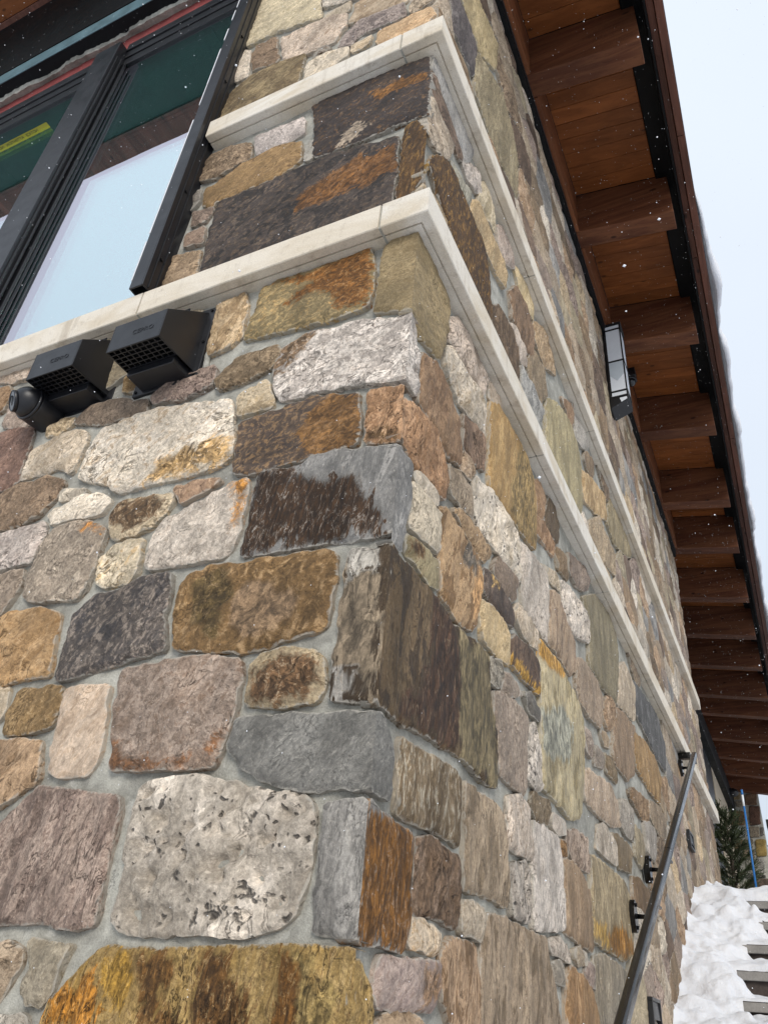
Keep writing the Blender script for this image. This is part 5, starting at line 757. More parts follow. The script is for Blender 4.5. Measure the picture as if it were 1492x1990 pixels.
(0,0,'r',58,('96827c','b09d97','6c5652'),[('L',[-12,4617,-12,4848,-221,4720,-233,4654,-13,4617])],[]),
(0,0,'g',3,('ab9c8b','c7bba9','7f6f5e'),[('L',[-985,4991,-985,4755,-912,4744,-767,4808,-770,4926])],[]),
(0,0,'b',80,('9a9179','b3aa90','7a7058'),[('L',[-486,4768,-442,4817,-430,4919,-492,4949,-717,4934,-752,4926,-749,4807,-691,4763])],[]),
(0,0,'s',0,('625048','786359','46382f'),[('L',[-36,4854,-304,4932,-412,4917,-424,4819,-230,4735])],[]),
(0,0,'g',28,('a3927c','c0b09c','776552'),[('L',[-985,5010,-761,4942,-726,4951,-685,5157,-853,5167,-985,5082])],[]),
(0,0,'r',-7,('a98a70','c4a78f','7c5f48'),[('L',[-502,5091,-600,5173,-666,5158,-707,4953,-499,4966])],[]),
(0,0,'r',52,('a98a70','c4a78f','7c5f48'),[('L',[-292,5165,-484,5090,-481,4964,-419,4934,-309,4949,-212,5110])],[]),
(0,0,'g',-8,('8f7f77','aa9a92','675851'),[('L',[-12,4866,-12,4990,-174,5105,-195,5104,-290,4947,-12,4866])],[]),
(0,0,'r',57,('7c6858','98846f','55443a'),[('L',[-12,5012,-12,5175,-153,5112])],[]),
(0,0,'g',-3,('ab9c8b','c7bba9','7f6f5e'),[('L',[-985,5403,-985,5103,-864,5181,-856,5296])],[]),
(0,0,'r',29,('a98a70','c4a78f','7c5f48'),[('L',[-838,5292,-845,5184,-675,5175,-604,5191,-567,5274,-649,5322])],[]),
(0,0,'s',-8,('625048','786359','46382f'),[('L',[-301,5181,-309,5229,-446,5295,-549,5270,-587,5186,-491,5106])],[]),
(0,0,'g',-17,('a3927c','c0b09c','776552'),[('L',[-283,5180,-197,5122,-173,5123,-12,5194,-12,5217,-161,5297,-291,5230])],[]),
(0,0,'b',10,('9a9179','b3aa90','7a7058'),[('L',[-787,5467,-970,5414,-844,5310,-657,5339,-670,5433])],[]),
(0,0,'b',80,('9a9179','b3aa90','7a7058'),[('L',[-652,5435,-639,5337,-554,5287,-451,5313,-404,5414,-557,5477])],[]),
(0,0,'r',34,('a98a70','c4a78f','7c5f48'),[('L',[-301,5245,-169,5312,-160,5396,-261,5459,-385,5412,-433,5309])],[]),
(0,0,'r',-6,('b7a283','cfbd9e','917b58'),[('L',[-142,5392,-151,5312,-12,5238,-12,5409])],[]),
(0,0,'r',-10,('a98a70','c4a78f','7c5f48'),[('L',[-985,5429,-795,5484,-763,5621,-985,5682])],[]),
(0,0,'r',-16,('7c6858','98846f','55443a'),[('L',[-663,5450,-565,5493,-556,5595,-647,5641,-745,5620,-776,5483])],[]),
(0,0,'g',57,('a3927c','c0b09c','776552'),[('L',[-292,5629,-538,5592,-547,5493,-392,5429,-269,5475,-252,5611])],[]),
(0,0,'g',24,('8f7f77','aa9a92','675851'),[('L',[-12,5656,-234,5609,-251,5473,-148,5410,-12,5427])],[]),
(0,0,'b',-8,('84725f','a69581','58493c'),[('L',[-985,5759,-985,5701,-752,5637,-653,5658,-612,5814,-847,5821])],[]),
(0,0,'r',39,('b7a283','cfbd9e','917b58'),[('L',[-635,5656,-545,5609,-304,5645,-365,5759,-575,5828,-593,5817])],[]),
(0,0,'g',1,('a3927c','c0b09c','776552'),[('L',[-12,5778,-218,5868,-347,5764,-284,5645,-241,5626,-12,5674])],[]),
(0,0,'g',26,('a3927c','c0b09c','776552'),[('L',[-985,6012,-985,5778,-858,5836,-855,5971])],[]),
(0,0,'g',6,('a3927c','c0b09c','776552'),[('L',[-839,5839,-603,5832,-584,5843,-565,5930,-728,6001,-837,5970])],[]),
(0,0,'g',15,('b3a795','cfc6b8','887a6b'),[('L',[-565,5843,-360,5777,-230,5882,-241,5931,-269,5942,-503,5956,-546,5929])],[]),
(0,0,'b',70,('9a9179','b3aa90','7a7058'),[('L',[-12,5963,-131,5979,-223,5932,-212,5885,-12,5798])],[]),
(0,0,'b',-8,('8f765d','ab937a','5c4633'),[('L',[-846,5987,-737,6018,-739,6064,-985,6154,-985,6031])],[]),
(0,0,'r',0,('7c6858','98846f','55443a'),[('L',[-555,5945,-513,5971,-485,6084,-509,6130,-667,6127,-721,6067,-719,6017])],[]),
(0,0,'b',80,('83705a','9d8872','564636'),[('L',[-278,5960,-305,6075,-468,6076,-494,5974])],[]),
(0,0,'g',39,('a3917d','c0b09c','76644f'),[('L',[-140,6113,-195,6144,-288,6080,-259,5957,-233,5947,-142,5994])],[]),
(0,0,'s',5,('625048','786359','46382f'),[('L',[-124,5996,-12,5982,-12,6114,-122,6109])],[]),
(0,0,'g',29,('c2bbae','dad4c9','938a7d'),[('L',[-683,6136,-811,6280,-985,6280,-985,6174,-733,6081])],[]),
(0,0,'p',13,('c8bfae','dfd9cc','766a59'),[('L',[-667,6145,-508,6148,-434,6280,-787,6280])],[]),
(0,0,'g',51,('a3927c','c0b09c','776552'),[('L',[-260,6280,-413,6280,-493,6139,-470,6094,-301,6093,-207,6158])],[]),
(0,0,'r',19,('96827c','b09d97','6c5652'),[('L',[-188,6161,-129,6127,-12,6132,-12,6280,-240,6280])],[]),
(0,0,'b',0,('8f765d','ab937a','5c4633'),[('R',[12,-1000,382,-1000,372,-891,348,-856,12,-813])],[]),
(0,0,'r',4,('a98a70','c4a78f','7c5f48'),[('R',[930,-1000,932,-961,890,-902,679,-793,383,-893,393,-1000])],[]),
(0,0,'b',80,('84725f','a69581','58493c'),[('R',[941,-1000,1381,-1000,1296,-794,1199,-774,943,-962])],[]),
(0,0,'g',15,('c2bbae','dad4c9','938a7d'),[('R',[1393,-1000,1642,-1000,1645,-845,1455,-751,1307,-793])],[]),
(0,0,'b',5,('84725f','a69581','58493c'),[('R',[1653,-1000,2292,-1000,2292,-968,2019,-805,1671,-833,1656,-845])],[]),
(0,0,'b',10,('83705a','9d8872','564636'),[('R',[12,-802,346,-845,348,-770,108,-597,12,-599])],[]),
(0,0,'g',25,('8f7f77','aa9a92','675851'),[('R',[674,-783,665,-698,469,-676,359,-770,357,-850,379,-882])],[]),
(0,0,'g',-6,('c2bbae','dad4c9','938a7d'),[('R',[679,-694,685,-784,889,-889,905,-665,861,-640])],[]),
(0,0,'g',-16,('b3a795','cfc6b8','887a6b'),[('R',[939,-951,1191,-766,1141,-656,916,-667,900,-896])],[]),
(0,0,'g',59,('8f7f77','aa9a92','675851'),[('R',[1463,-616,1451,-603,1155,-645,1151,-651,1202,-763,1300,-783,1450,-741])],[]),
(0,0,'g',-13,('ab9c8b','c7bba9','7f6f5e'),[('R',[1473,-620,1461,-742,1650,-835,1665,-824,1770,-643])],[]),
(0,0,'b',80,('83705a','9d8872','564636'),[('R',[1801,-633,1783,-643,1679,-821,2010,-795,1899,-643,1852,-622])],[]),
(0,0,'r',-11,('a98a70','c4a78f','7c5f48'),[('R',[2344,-942,2166,-619,1913,-643,2024,-795,2270,-942])],[]),
(0,0,'g',56,('ab9c8b','c7bba9','7f6f5e'),[('R',[461,-668,454,-584,254,-525,120,-592,353,-760])],[]),
(0,0,'g',-4,('ab9c8b','c7bba9','7f6f5e'),[('R',[602,-494,465,-582,472,-666,669,-688])],[]),
(0,0,'b',0,('83705a','9d8872','564636'),[('R',[855,-630,846,-584,630,-463,611,-487,680,-682])],[]),
(0,0,'g',53,('a3927c','c0b09c','776552'),[('R',[1146,-639,1142,-589,979,-479,857,-583,867,-630,912,-656,1142,-645])],[]),
(0,0,'g',30,('c2bbae','dad4c9','938a7d'),[('R',[1153,-588,1157,-634,1447,-592,1448,-542,1374,-476,1195,-537])],[]),
(0,0,'r',32,('a98a70','c4a78f','7c5f48'),[('R',[1789,-627,1617,-480,1459,-543,1458,-595,1471,-609,1778,-633])],[]),
(0,0,'g',-8,('b3a795','cfc6b8','887a6b'),[('R',[1904,-633,2166,-608,2192,-565,2051,-480,1896,-528,1859,-614])],[]),
(0,0,'g',-17,('a3917d','c0b09c','76644f'),[('R',[2354,-507,2203,-568,2175,-613,2323,-882,2730,-882,2730,-737])],[]),
(0,0,'r',47,('b7a283','cfbd9e','917b58'),[('R',[108,-586,249,-516,309,-355,12,-290,12,-588])],[]),
(0,0,'g',9,('c2bbae','dad4c9','938a7d'),[('R',[320,-356,261,-516,459,-574,601,-481,623,-455,622,-435,385,-336])],[]),
(0,0,'r',47,('7c6858','98846f','55443a'),[('R',[634,-453,850,-574,973,-469,978,-405,761,-361,633,-435])],[]),
(0,0,'b',0,('9a9179','b3aa90','7a7058'),[('R',[984,-469,1146,-579,1186,-531,1116,-347,989,-405])],[]),
(0,0,'g',39,('c2bbae','dad4c9','938a7d'),[('R',[1127,-344,1195,-525,1368,-466,1355,-405])],[]),
(0,0,'b',10,('83705a','9d8872','564636'),[('R',[1455,-533,1614,-469,1655,-393,1525,-302,1365,-403,1380,-466])],[]),
(0,0,'b',80,('9a9179','b3aa90','7a7058'),[('R',[1803,-394,1666,-396,1625,-473,1800,-622,1848,-612,1886,-524])],[]),
(0,0,'g',5,('a3927c','c0b09c','776552'),[('R',[2048,-470,2100,-354,1875,-336,1813,-390,1894,-517])],[]),
(0,0,'g',-9,('a3927c','c0b09c','776552'),[('R',[2348,-497,2342,-382,2305,-368,2114,-353,2059,-472,2200,-557])],[]),
(0,0,'g',47,('a3927c','c0b09c','776552'),[('R',[2955,-707,2955,-603,2815,-404,2551,-306,2353,-382,2359,-498,2703,-707])],[]),
(0,0,'r',0,('a98a70','c4a78f','7c5f48'),[('R',[12,-278,316,-346,381,-325,440,-176,390,-125,12,-174])],[]),
(0,0,'b',0,('8f765d','ab937a','5c4633'),[('R',[627,-425,754,-352,761,-159,451,-180,392,-327])],[]),
(0,0,'r',52,('b7a283','cfbd9e','917b58'),[('R',[1117,-335,1121,-204,1063,-178,772,-158,765,-351,983,-395])],[]),
(0,0,'s',10,('86888a','9c9d9b','66686a'),[('R',[1128,-333,1358,-394,1520,-293,1519,-80,1132,-205])],[]),
(0,0,'p',19,('c8bfae','dfd9cc','766a59'),[('R',[1565,-37,1530,-75,1531,-293,1664,-385,1804,-383,1867,-328,1823,-154,1637,-37])],[]),
(0,0,'b',-8,('9a9179','b3aa90','7a7058'),[('R',[2107,-344,2083,-173,1835,-156,1878,-325])],[]),
(0,0,'g',-8,('b3a795','cfc6b8','887a6b'),[('R',[2243,-95,2094,-171,2118,-342,2299,-357])],[]),
(0,0,'s',5,('625048','786359','46382f'),[('R',[2254,-93,2311,-359,2348,-373,2545,-296,2526,-144])],[]),
(0,0,'r',15,('96827c','b09d97','6c5652'),[('R',[2922,-172,2891,-149,2569,-120,2536,-142,2556,-296,2816,-392])],[]),
(0,0,'r',-12,('b7a283','cfbd9e','917b58'),[('R',[3477,-323,3285,-204,3043,-161,2932,-175,2825,-399,2919,-532,3477,-532])],[]),
(0,0,'b',15,('8f765d','ab937a','5c4633'),[('R',[85,6,68,-4,44,-42,23,-88,12,-125,12,-163,386,-115,375,-24,355,-10,309,14,262,30,217,36,167,33,126,23])],[]),
(0,0,'g',18,('8f7f77','aa9a92','675851'),[('R',[399,-119,449,-169,764,-148,756,-132,714,-79,673,-39,633,-12,592,2,549,2,507,-14,464,-46])],[]),
(0,0,'s',80,('86888a','9c9d9b','66686a'),[('R',[1018,3,979,14,941,14,903,2,865,-22,826,-59,788,-109,774,-131,775,-147,1058,-167,1050,-16])],[]),
(0,0,'g',-19,('a3927c','c0b09c','776552'),[('R',[1191,17,1153,22,1114,15,1076,-4,1061,-16,1069,-169,1127,-195,1355,-122,1312,-68,1271,-27,1230,1])],[]),
(0,0,'g',-14,('c2bbae','dad4c9','938a7d'),[('R',[2529,-133,2563,-111,2629,66,2620,76,2187,111,2252,-81])],[]),
(0,0,'b',70,('8f765d','ab937a','5c4633'),[('R',[2639,61,2575,-110,2887,-138,2856,30])],[]),
(0,0,'p',51,('c8bfae','dfd9cc','766a59'),[('R',[2867,32,2899,-141,2930,-164,3038,-151,3078,31,2923,57])],[]),
(0,0,'g',15,('b3a795','cfc6b8','887a6b'),[('R',[3239,54,3221,62,3090,31,3049,-151,3280,-192])],[]),
(0,0,'b',80,('9a9179','b3aa90','7a7058'),[('R',[3799,-284,3799,-148,3533,78,3251,53,3292,-196,3436,-284])],[]),
(0,0,'g',0,('8f7f77','aa9a92','675851'),[('R',[12,4182,328,4185,346,4226,358,4263,368,4302,372,4323,58,4481,12,4481])],[]),
(0,0,'r',-17,('a98a70','c4a78f','7c5f48'),[('R',[262,4674,185,4758,12,4753,12,4492,58,4492,265,4629])],[]),
(0,0,'g',46,('a3917d','c0b09c','76644f'),[('R',[462,4585,486,4775,273,4673,276,4631])],[]),
(0,0,'b',0,('84725f','a69581','58493c'),[('R',[243,4860,12,4860,12,4764,184,4769])],[]),
(0,0,'r',-4,('96827c','b09d97','6c5652'),[('R',[525,4860,256,4860,194,4764,268,4683,490,4788,523,4822])],[])]

# ================================================================ node helpers
def lin(h):
    if not isinstance(h, str): return h
    c = [int(h[i:i + 2], 16) / 255 for i in (0, 2, 4)]
    return [v / 12.92 if v <= 0.04045 else ((v + 0.055) / 1.055) ** 2.4 for v in c]
class G:
    """small node-graph writer"""
    def __init__(s, name):
        s.m = bpy.data.materials.new(name); s.m.use_nodes = True; s.t = s.m.node_tree; s.t.nodes.clear()
        s.out = s.t.nodes.new('ShaderNodeOutputMaterial')
    def n(s, kind, **kw):
        nd = s.t.nodes.new('ShaderNode' + kind)
        for k, v in kw.items(): setattr(nd, k, v)
        return nd
    def put(s, sock, v):
        if isinstance(v, bpy.types.NodeSocket): s.t.links.new(v, sock)
        elif v is not None: sock.default_value = v
    def math(s, op, a, b=0.0, c=None, clamp=False):
        nd = s.n('Math', operation=op); nd.use_clamp = clamp
        s.put(nd.inputs[0], a); s.put(nd.inputs[1], b)
        if c is not None: s.put(nd.inputs[2], c)
        return nd.outputs[0]
    def vmath(s, op, a, b=None, scale=None):
        nd = s.n('VectorMath', operation=op); s.put(nd.inputs[0], a)
        if b is not None: s.put(nd.inputs[1], b)
        if scale is not None: s.put(nd.inputs['Scale'], scale)
        return nd.outputs[0]
    def mix(s, f, a, b, blend='MIX'):
        nd = s.n('Mix', data_type='RGBA', blend_type=blend); s.put(nd.inputs[0], f)
        for i, v in ((6, a), (7, b)):
            if not isinstance(v, bpy.types.NodeSocket): v = (list(v) + [1])[:4]
            s.put(nd.inputs[i], v)
        return nd.outputs[2]
    def noise(s, vec, scale, detail=4, rough=0.55, dist=0.0):
        nd = s.n('TexNoise'); s.put(nd.inputs['Vector'], vec); s.put(nd.inputs['Scale'], scale)
        nd.inputs['Detail'].default_value = detail; nd.inputs['Roughness'].default_value = rough; nd.inputs['Distortion'].default_value = dist
        return nd.outputs['Fac']
    def n_color(s, vec, scale):
        nd = s.n('TexNoise'); s.put(nd.inputs['Vector'], vec); nd.inputs['Scale'].default_value = scale; nd.inputs['Detail'].default_value = 2; return nd.outputs['Color']
    def vor(s, vec, scale, feature='F1'):
        nd = s.n('TexVoronoi', feature=feature); s.put(nd.inputs['Vector'], vec); s.put(nd.inputs['Scale'], scale)
        return nd.outputs['Distance']
    def ramp(s, v, a, b, lo=0.0, hi=1.0, smooth=True):
        nd = s.n('MapRange', interpolation_type='SMOOTHSTEP' if smooth else 'LINEAR'); s.put(nd.inputs['Value'], v)
        s.put(nd.inputs['From Min'], a); s.put(nd.inputs['From Max'], b); s.put(nd.inputs['To Min'], lo); s.put(nd.inputs['To Max'], hi)
        return nd.outputs[0]
    def attr(s, name):
        nd = s.n('Attribute', attribute_name=name); return nd
    def xyz(s, x, y, z):
        nd = s.n('CombineXYZ'); s.put(nd.inputs[0], x); s.put(nd.inputs[1], y); s.put(nd.inputs[2], z); return nd.outputs[0]
    def sep(s, v):
        nd = s.n('SeparateXYZ'); s.put(nd.inputs[0], v); return nd.outputs
    def bump(s, h, dist, strength=1.0):
        nd = s.n('Bump'); s.put(nd.inputs['Height'], h); nd.inputs['Distance'].default_value = dist; s.put(nd.inputs['Strength'], strength)
        return nd.outputs[0]
    def pos(s): return s.n('NewGeometry').outputs['Position']
    def obj(s): return s.n('TexCoord').outputs['Object']
    def bsdf(s, color, rough=0.8, spec=0.3, metal=0.0, normal=None, **kw):
        b = s.n('BsdfPrincipled')
        if not isinstance(color, bpy.types.NodeSocket): color = (list(lin(color)) + [1])[:4]
        s.put(b.inputs['Base Color'], color); s.put(b.inputs['Roughness'], rough); s.put(b.inputs['Specular IOR Level'], spec); s.put(b.inputs['Metallic'], metal)
        if normal is not None: s.put(b.inputs['Normal'], normal)
        for k, v in kw.items(): s.put(b.inputs[k], v)
        s.t.links.new(b.outputs[0], s.out.inputs[0]); return b

# ---------------------------------------------------------------- stone
def make_stone_material():
    g = G('field_stone'); P = g.pos(); x, y, z = g.sep(P)
    u = g.math('ADD', x, y); w = g.math('SUBTRACT', x, y)
    p1 = g.sep(g.attr('p1').outputs['Vector']); p2 = g.sep(g.attr('p2').outputs['Vector']); p3 = g.sep(g.attr('p3').outputs['Vector'])
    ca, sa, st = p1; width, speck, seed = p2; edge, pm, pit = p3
    amp = g.attr('p1').outputs['Alpha']; vsc = g.attr('p2').outputs['Alpha']     # how rough, how coarse: differs stone by stone
    ur = g.math('ADD', g.math('MULTIPLY', u, ca), g.math('MULTIPLY', z, sa))
    vr = g.math('MULTIPLY', g.math('SUBTRACT', g.math('MULTIPLY', z, ca), g.math('MULTIPLY', u, sa)), st)
    V = g.xyz(ur, vr, g.math('ADD', g.math('MULTIPLY', w, 1.5), g.math('MULTIPLY', seed, 91.0)))
    V = g.vmath('SCALE', V, scale=vsc)
    Pd = g.vmath('ADD', V, g.vmath('SCALE', g.vmath('SUBTRACT', g.n_color(V, 6.0), (0.5, 0.5, 0.5)), scale=0.10))
    n1 = g.noise(Pd, 6.5, 8, 0.6, 0.5)
    n2 = g.noise(Pd, 24.0, 8, 0.66, 0.4)
    n3 = g.noise(P, 230.0, 3, 0.7)
    n4 = g.noise(V, 3.2, 3, 0.5)
    n5 = g.noise(P, 85.0, 5, 0.72)
    n6 = g.noise(Pd, 12.0, 7, 0.6, 0.9); n7 = g.noise(Pd, 8.0, 7, 0.62, 1.1)
    # split layers: crisp-edged terraces, each with its own tone and level
    ter = g.math('FLOOR', g.math('ADD', g.math('MULTIPLY', n1, 9.0), g.math('MULTIPLY', n2, 1.6)))
    wn = g.n('TexWhiteNoise', noise_dimensions='1D'); g.put(wn.inputs['W'], g.math('ADD', ter, g.math('MULTIPLY', seed, 313.0))); tn = wn.outputs['Value']
    f1 = g.math('ADD', g.math('ADD', g.math('MULTIPLY', n1, 0.55), g.math('MULTIPLY', n2, 0.35)), g.math('MULTIPLY', g.math('SUBTRACT', tn, 0.2), 0.16))
    f1 = g.ramp(f1, g.math('SUBTRACT', 0.5, width), g.math('ADD', 0.5, width))
    col = g.mix(f1, g.attr('c1').outputs['Color'], g.attr('c2').outputs['Color'])
    f2 = g.ramp(g.math('ADD', n2, g.math('MULTIPLY', g.math('SUBTRACT', tn, 0.5), 0.06)), 0.52, 0.62); col = g.mix(g.math('MULTIPLY', f2, g.math('MULTIPLY', speck, 1.1), clamp=True), col, g.attr('c3').outputs['Color'])
    # patch of another colour (own outline, ragged)
    pe = g.math('ADD', pm, g.math('ADD', g.math('MULTIPLY', g.math('SUBTRACT', n1, 0.5), 0.12), g.math('MULTIPLY', g.math('SUBTRACT', n2, 0.5), 0.07)))
    pe = g.math('ADD', pe, g.math('MULTIPLY', g.math('SUBTRACT', tn, 0.5), 0.022))
    fp = g.ramp(pe, g.math('MULTIPLY', width, -0.09), g.math('MULTIPLY', width, 0.09))
    c4 = g.attr('c4').outputs['Color']
    c4v = g.mix(g.ramp(n2, 0.36, 0.64), g.vmath('SCALE', c4, scale=0.6), g.vmath('SCALE', c4, scale=1.45))
    col = g.mix(fp, col, c4v)
    # pale mineral veins and dark seams
    r6 = g.math('ABSOLUTE', g.math('SUBTRACT', n6, 0.5)); r7 = g.math('ABSOLUTE', g.math('SUBTRACT', n7, 0.5))
    vein = g.math('MULTIPLY', g.ramp(r6, 0.0, 0.022, 1.0, 0.0), g.ramp(n2, 0.42, 0.6))
    seam = g.math('MULTIPLY', g.ramp(r7, 0.0, 0.016, 1.0, 0.0), g.ramp(n4, 0.45, 0.6))
    col = g.mix(g.math('MULTIPLY', vein, 0.5), col, g.vmath('ADD', g.vmath('SCALE', g.attr('c2').outputs['Color'], scale=1.15), (0.10, 0.09, 0.07)))
    col = g.mix(g.math('MULTIPLY', seam, 0.65), col, g.vmath('SCALE', g.attr('c3').outputs['Color'], scale=0.35))
    # grain: strong in some areas, quiet in others
    ga = g.math('MULTIPLY', g.math('MULTIPLY_ADD', speck, 1.2, 0.4), g.ramp(n6, 0.35, 0.65, 0.35, 1.25))
    gr = g.math('ADD', g.math('MULTIPLY', g.math('SUBTRACT', n3, 0.5), ga), 1.0)
    gr = g.math('MULTIPLY', gr, g.ramp(n4, 0.32, 0.68, 0.74, 1.25))
    gr = g.math('MULTIPLY', gr, g.ramp(n5, 0.34, 0.66, g.math('MULTIPLY_ADD', amp, -0.24, 0.97), g.math('MULTIPLY_ADD', amp, 0.27, 1.03)))
    gr = g.math('MULTIPLY', gr, g.ramp(tn, 0, 1, 0.78, 1.24, False))
    gr = g.math('MULTIPLY', gr, g.ramp(n2, 0.32, 0.68, 0.8, 1.2))
    col = g.vmath('SCALE', col, scale=gr)
    # open pits of the vuggy stones
    pv = g.vor(g.vmath('ADD', P, g.vmath('SCALE', g.vmath('SUBTRACT', g.n_color(P, 30.0), (0.5, 0.5, 0.5)), scale=0.05)), 42.0)
    pv = g.math('MINIMUM', pv, g.math('ADD', g.vor(g.vmath('ADD', P, g.vmath('SCALE', g.vmath('SUBTRACT', g.n_color(P, 45.0), (0.5, 0.5, 0.5)), scale=0.07)), 17.0), 0.06))
    pm2 = g.math('MULTIPLY', g.math('MULTIPLY', g.ramp(pv, 0.14, 0.30, 1.0, 0.0), g.ramp(n1, 0.46, 0.54)), pit, clamp=True)
    col = g.mix(g.math('MULTIPLY', pm2, 0.85), col, (0.05, 0.042, 0.036))
    # mortar smeared on stone edges, plus a painted highlight along the building's corner
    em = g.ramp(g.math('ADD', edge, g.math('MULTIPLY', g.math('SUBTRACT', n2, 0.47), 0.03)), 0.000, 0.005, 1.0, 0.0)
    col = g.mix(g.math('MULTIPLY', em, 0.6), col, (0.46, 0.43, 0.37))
    h = g.math('ADD', g.math('ADD', g.math('MULTIPLY', n2, 0.45), g.math('MULTIPLY', n5, 0.3)), g.math('ADD', g.math('MULTIPLY', n3, 0.08), g.math('MULTIPLY', n1, 0.4)))
    h = g.math('ADD', h, g.math('MULTIPLY', ter, 0.13))
    h = g.math('SUBTRACT', h, g.math('ADD', g.math('MULTIPLY', pm2, 1.0), g.math('MULTIPLY', seam, 0.35)))
    nrm = g.bump(h, 0.017, amp)
    g.bsdf(col, g.ramp(n2, 0.3, 0.7, 0.62, 0.9), 0.28, normal=nrm)
    return g.m

def make_mortar():
    g = G('mortar'); P = g.pos(); a = g.noise(P, 5, 5, 0.6); b = g.noise(P, 48, 5, 0.7); c = g.noise(P, 300, 2, 0.7); d = g.noise(P, 14, 4, 0.6, 0.6)
    col = g.mix(g.ramp(a, 0.32, 0.68), lin('8a8880'), lin('b0aea4'))
    col = g.mix(g.math('MULTIPLY', g.ramp(d, 0.52, 0.66), 0.5), col, lin('77756e')); col = g.mix(g.math('MULTIPLY', g.ramp(d, 0.34, 0.44, 1, 0), 0.4), col, lin('c4c2ba'))
    col = g.vmath('SCALE', col, scale=g.math('MULTIPLY', g.ramp(b, 0.3, 0.7, 0.9, 1.1), g.ramp(c, 0.3, 0.7, 0.86, 1.12)))
    r = g.math('ABSOLUTE', g.math('SUBTRACT', g.noise(P, 4.5, 6, 0.55, 0.5), 0.5)); crack = g.math('MULTIPLY', g.ramp(r, 0.0, 0.004, 1.0, 0.0), g.ramp(a, 0.5, 0.6))
    col = g.mix(g.math('MULTIPLY', crack, 0.6), col, (0.10, 0.10, 0.095))
    h = g.math('ADD', g.math('MULTIPLY', d, 0.8), g.math('ADD', g.math('MULTIPLY', b, 0.5), g.math('MULTIPLY', c, 0.2)))
    g.bsdf(col, 0.92, 0.2, normal=g.bump(h, 0.010, 0.7)); return g.m

def make_limestone():
    g = G('cut_limestone'); P = g.pos(); a = g.noise(g.vmath('MULTIPLY', P, (1, 1, 2.5)), 3.2, 5, 0.6, 0.8); b = g.noise(P, 26, 6, 0.7); c = g.noise(P, 260, 2, 0.6); d = g.noise(g.vmath('MULTIPLY', P, (6, 6, 1)), 2.2, 5, 0.65)
    info = g.n('ObjectInfo').outputs['Random']
    base = g.mix(g.ramp(info, 0, 1), lin('d8d2c7'), lin('d5cbba'))
    col = g.mix(g.ramp(a, 0.40, 0.68), base, lin('c8bca8'))
    col = g.mix(g.math('MULTIPLY', g.ramp(b, 0.55, 0.7), 0.35), col, lin('9d8f7c'))
    col = g.mix(g.math('MULTIPLY', g.ramp(d, 0.53, 0.70), 0.5), col, lin('a09381'))
    pt = g.math('MULTIPLY', g.ramp(g.vor(P, 70.0), 0.05, 0.14, 1.0, 0.0), g.ramp(b, 0.5, 0.6)); col = g.mix(g.math('MULTIPLY', pt, 0.6), col, lin('6d6253'))
    col = g.vmath('SCALE', col, scale=g.ramp(c, 0.3, 0.7, 0.9, 1.08))
    g.bsdf(col, 0.85, 0.25, normal=g.bump(g.math('SUBTRACT', g.math('ADD', g.math('MULTIPLY', b, 0.7), g.math('MULTIPLY', c, 0.25)), pt), 0.004, 0.6)); return g.m

def plain(name, col, rough=0.5, spec=0.4, metal=0.0, nscale=18, namp=0.12, bump=0.0):
    g = G(name); P = g.pos(); n = g.noise(P, nscale, 5, 0.6); m = g.noise(P, nscale * 9, 2, 0.6)
    c = g.vmath('SCALE', (list(lin(col)) + [1])[:3], scale=g.math('MULTIPLY', g.ramp(n, 0.25, 0.75, 1 - namp, 1 + namp), g.ramp(m, 0.25, 0.75, 1 - namp * 0.6, 1 + namp * 0.6)))
    g.bsdf(c, g.ramp(n, 0.25, 0.75, max(0.02, rough - 0.06), rough + 0.08), spec, metal, normal=g.bump(g.math('ADD', n, g.math('MULTIPLY', m, 0.3)), bump, 0.6) if bump else None); return g.m

def wood(name, c1, c2, c3, axis, rough=0.55, spec=0.3):
    """sawn boards, grain along the given axis (0 x, 1 y), knots, tone differs by board"""
    g = G(name); P = g.pos(); sc = [14, 14, 14]; sc[axis] = 1.1
    rnd = g.n('ObjectInfo').outputs['Random']
    off = g.xyz(g.math('MULTIPLY', rnd, 31.0), g.math('MULTIPLY', rnd, 17.0), g.math('MULTIPLY', rnd, 53.0))
    V = g.vmath('ADD', g.vmath('MULTIPLY', P, tuple(sc)), off)
    a = g.noise(V, 1.0, 6, 0.6, 1.2); b = g.noise(V, 5.0, 4, 0.65, 0.4); c = g.noise(g.vmath('MULTIPLY', P, tuple(7.0 if i != axis else 2.2 for i in range(3))), 1.0, 3)
    col = g.mix(g.ramp(a, 0.32, 0.68), lin(c1), lin(c2)); col = g.mix(g.math('MULTIPLY', g.ramp(b, 0.54, 0.72), 0.55), col, lin(c3))
    col = g.vmath('SCALE', col, scale=g.math('MULTIPLY', g.ramp(rnd, 0, 1, 0.85, 1.14, False), g.ramp(c, 0.3, 0.7, 0.85, 1.15)))
    kv = g.vor(g.vmath('ADD', g.vmath('MULTIPLY', P, tuple(9.0 if i != axis else 4.5 for i in range(3))), off), 1.0)
    knot = g.ramp(g.math('ADD', kv, g.math('MULTIPLY', b, 0.05)), 0.09, 0.16, 1.0, 0.0)
    col = g.mix(g.math('MULTIPLY', knot, 0.8), col, g.vmath('SCALE', lin(c3)[:3], scale=0.4))
    g.bsdf(col, rough, spec, normal=g.bump(g.math('ADD', a, g.math('MULTIPLY', b, 0.5)), 0.0022, 0.6)); return g.m

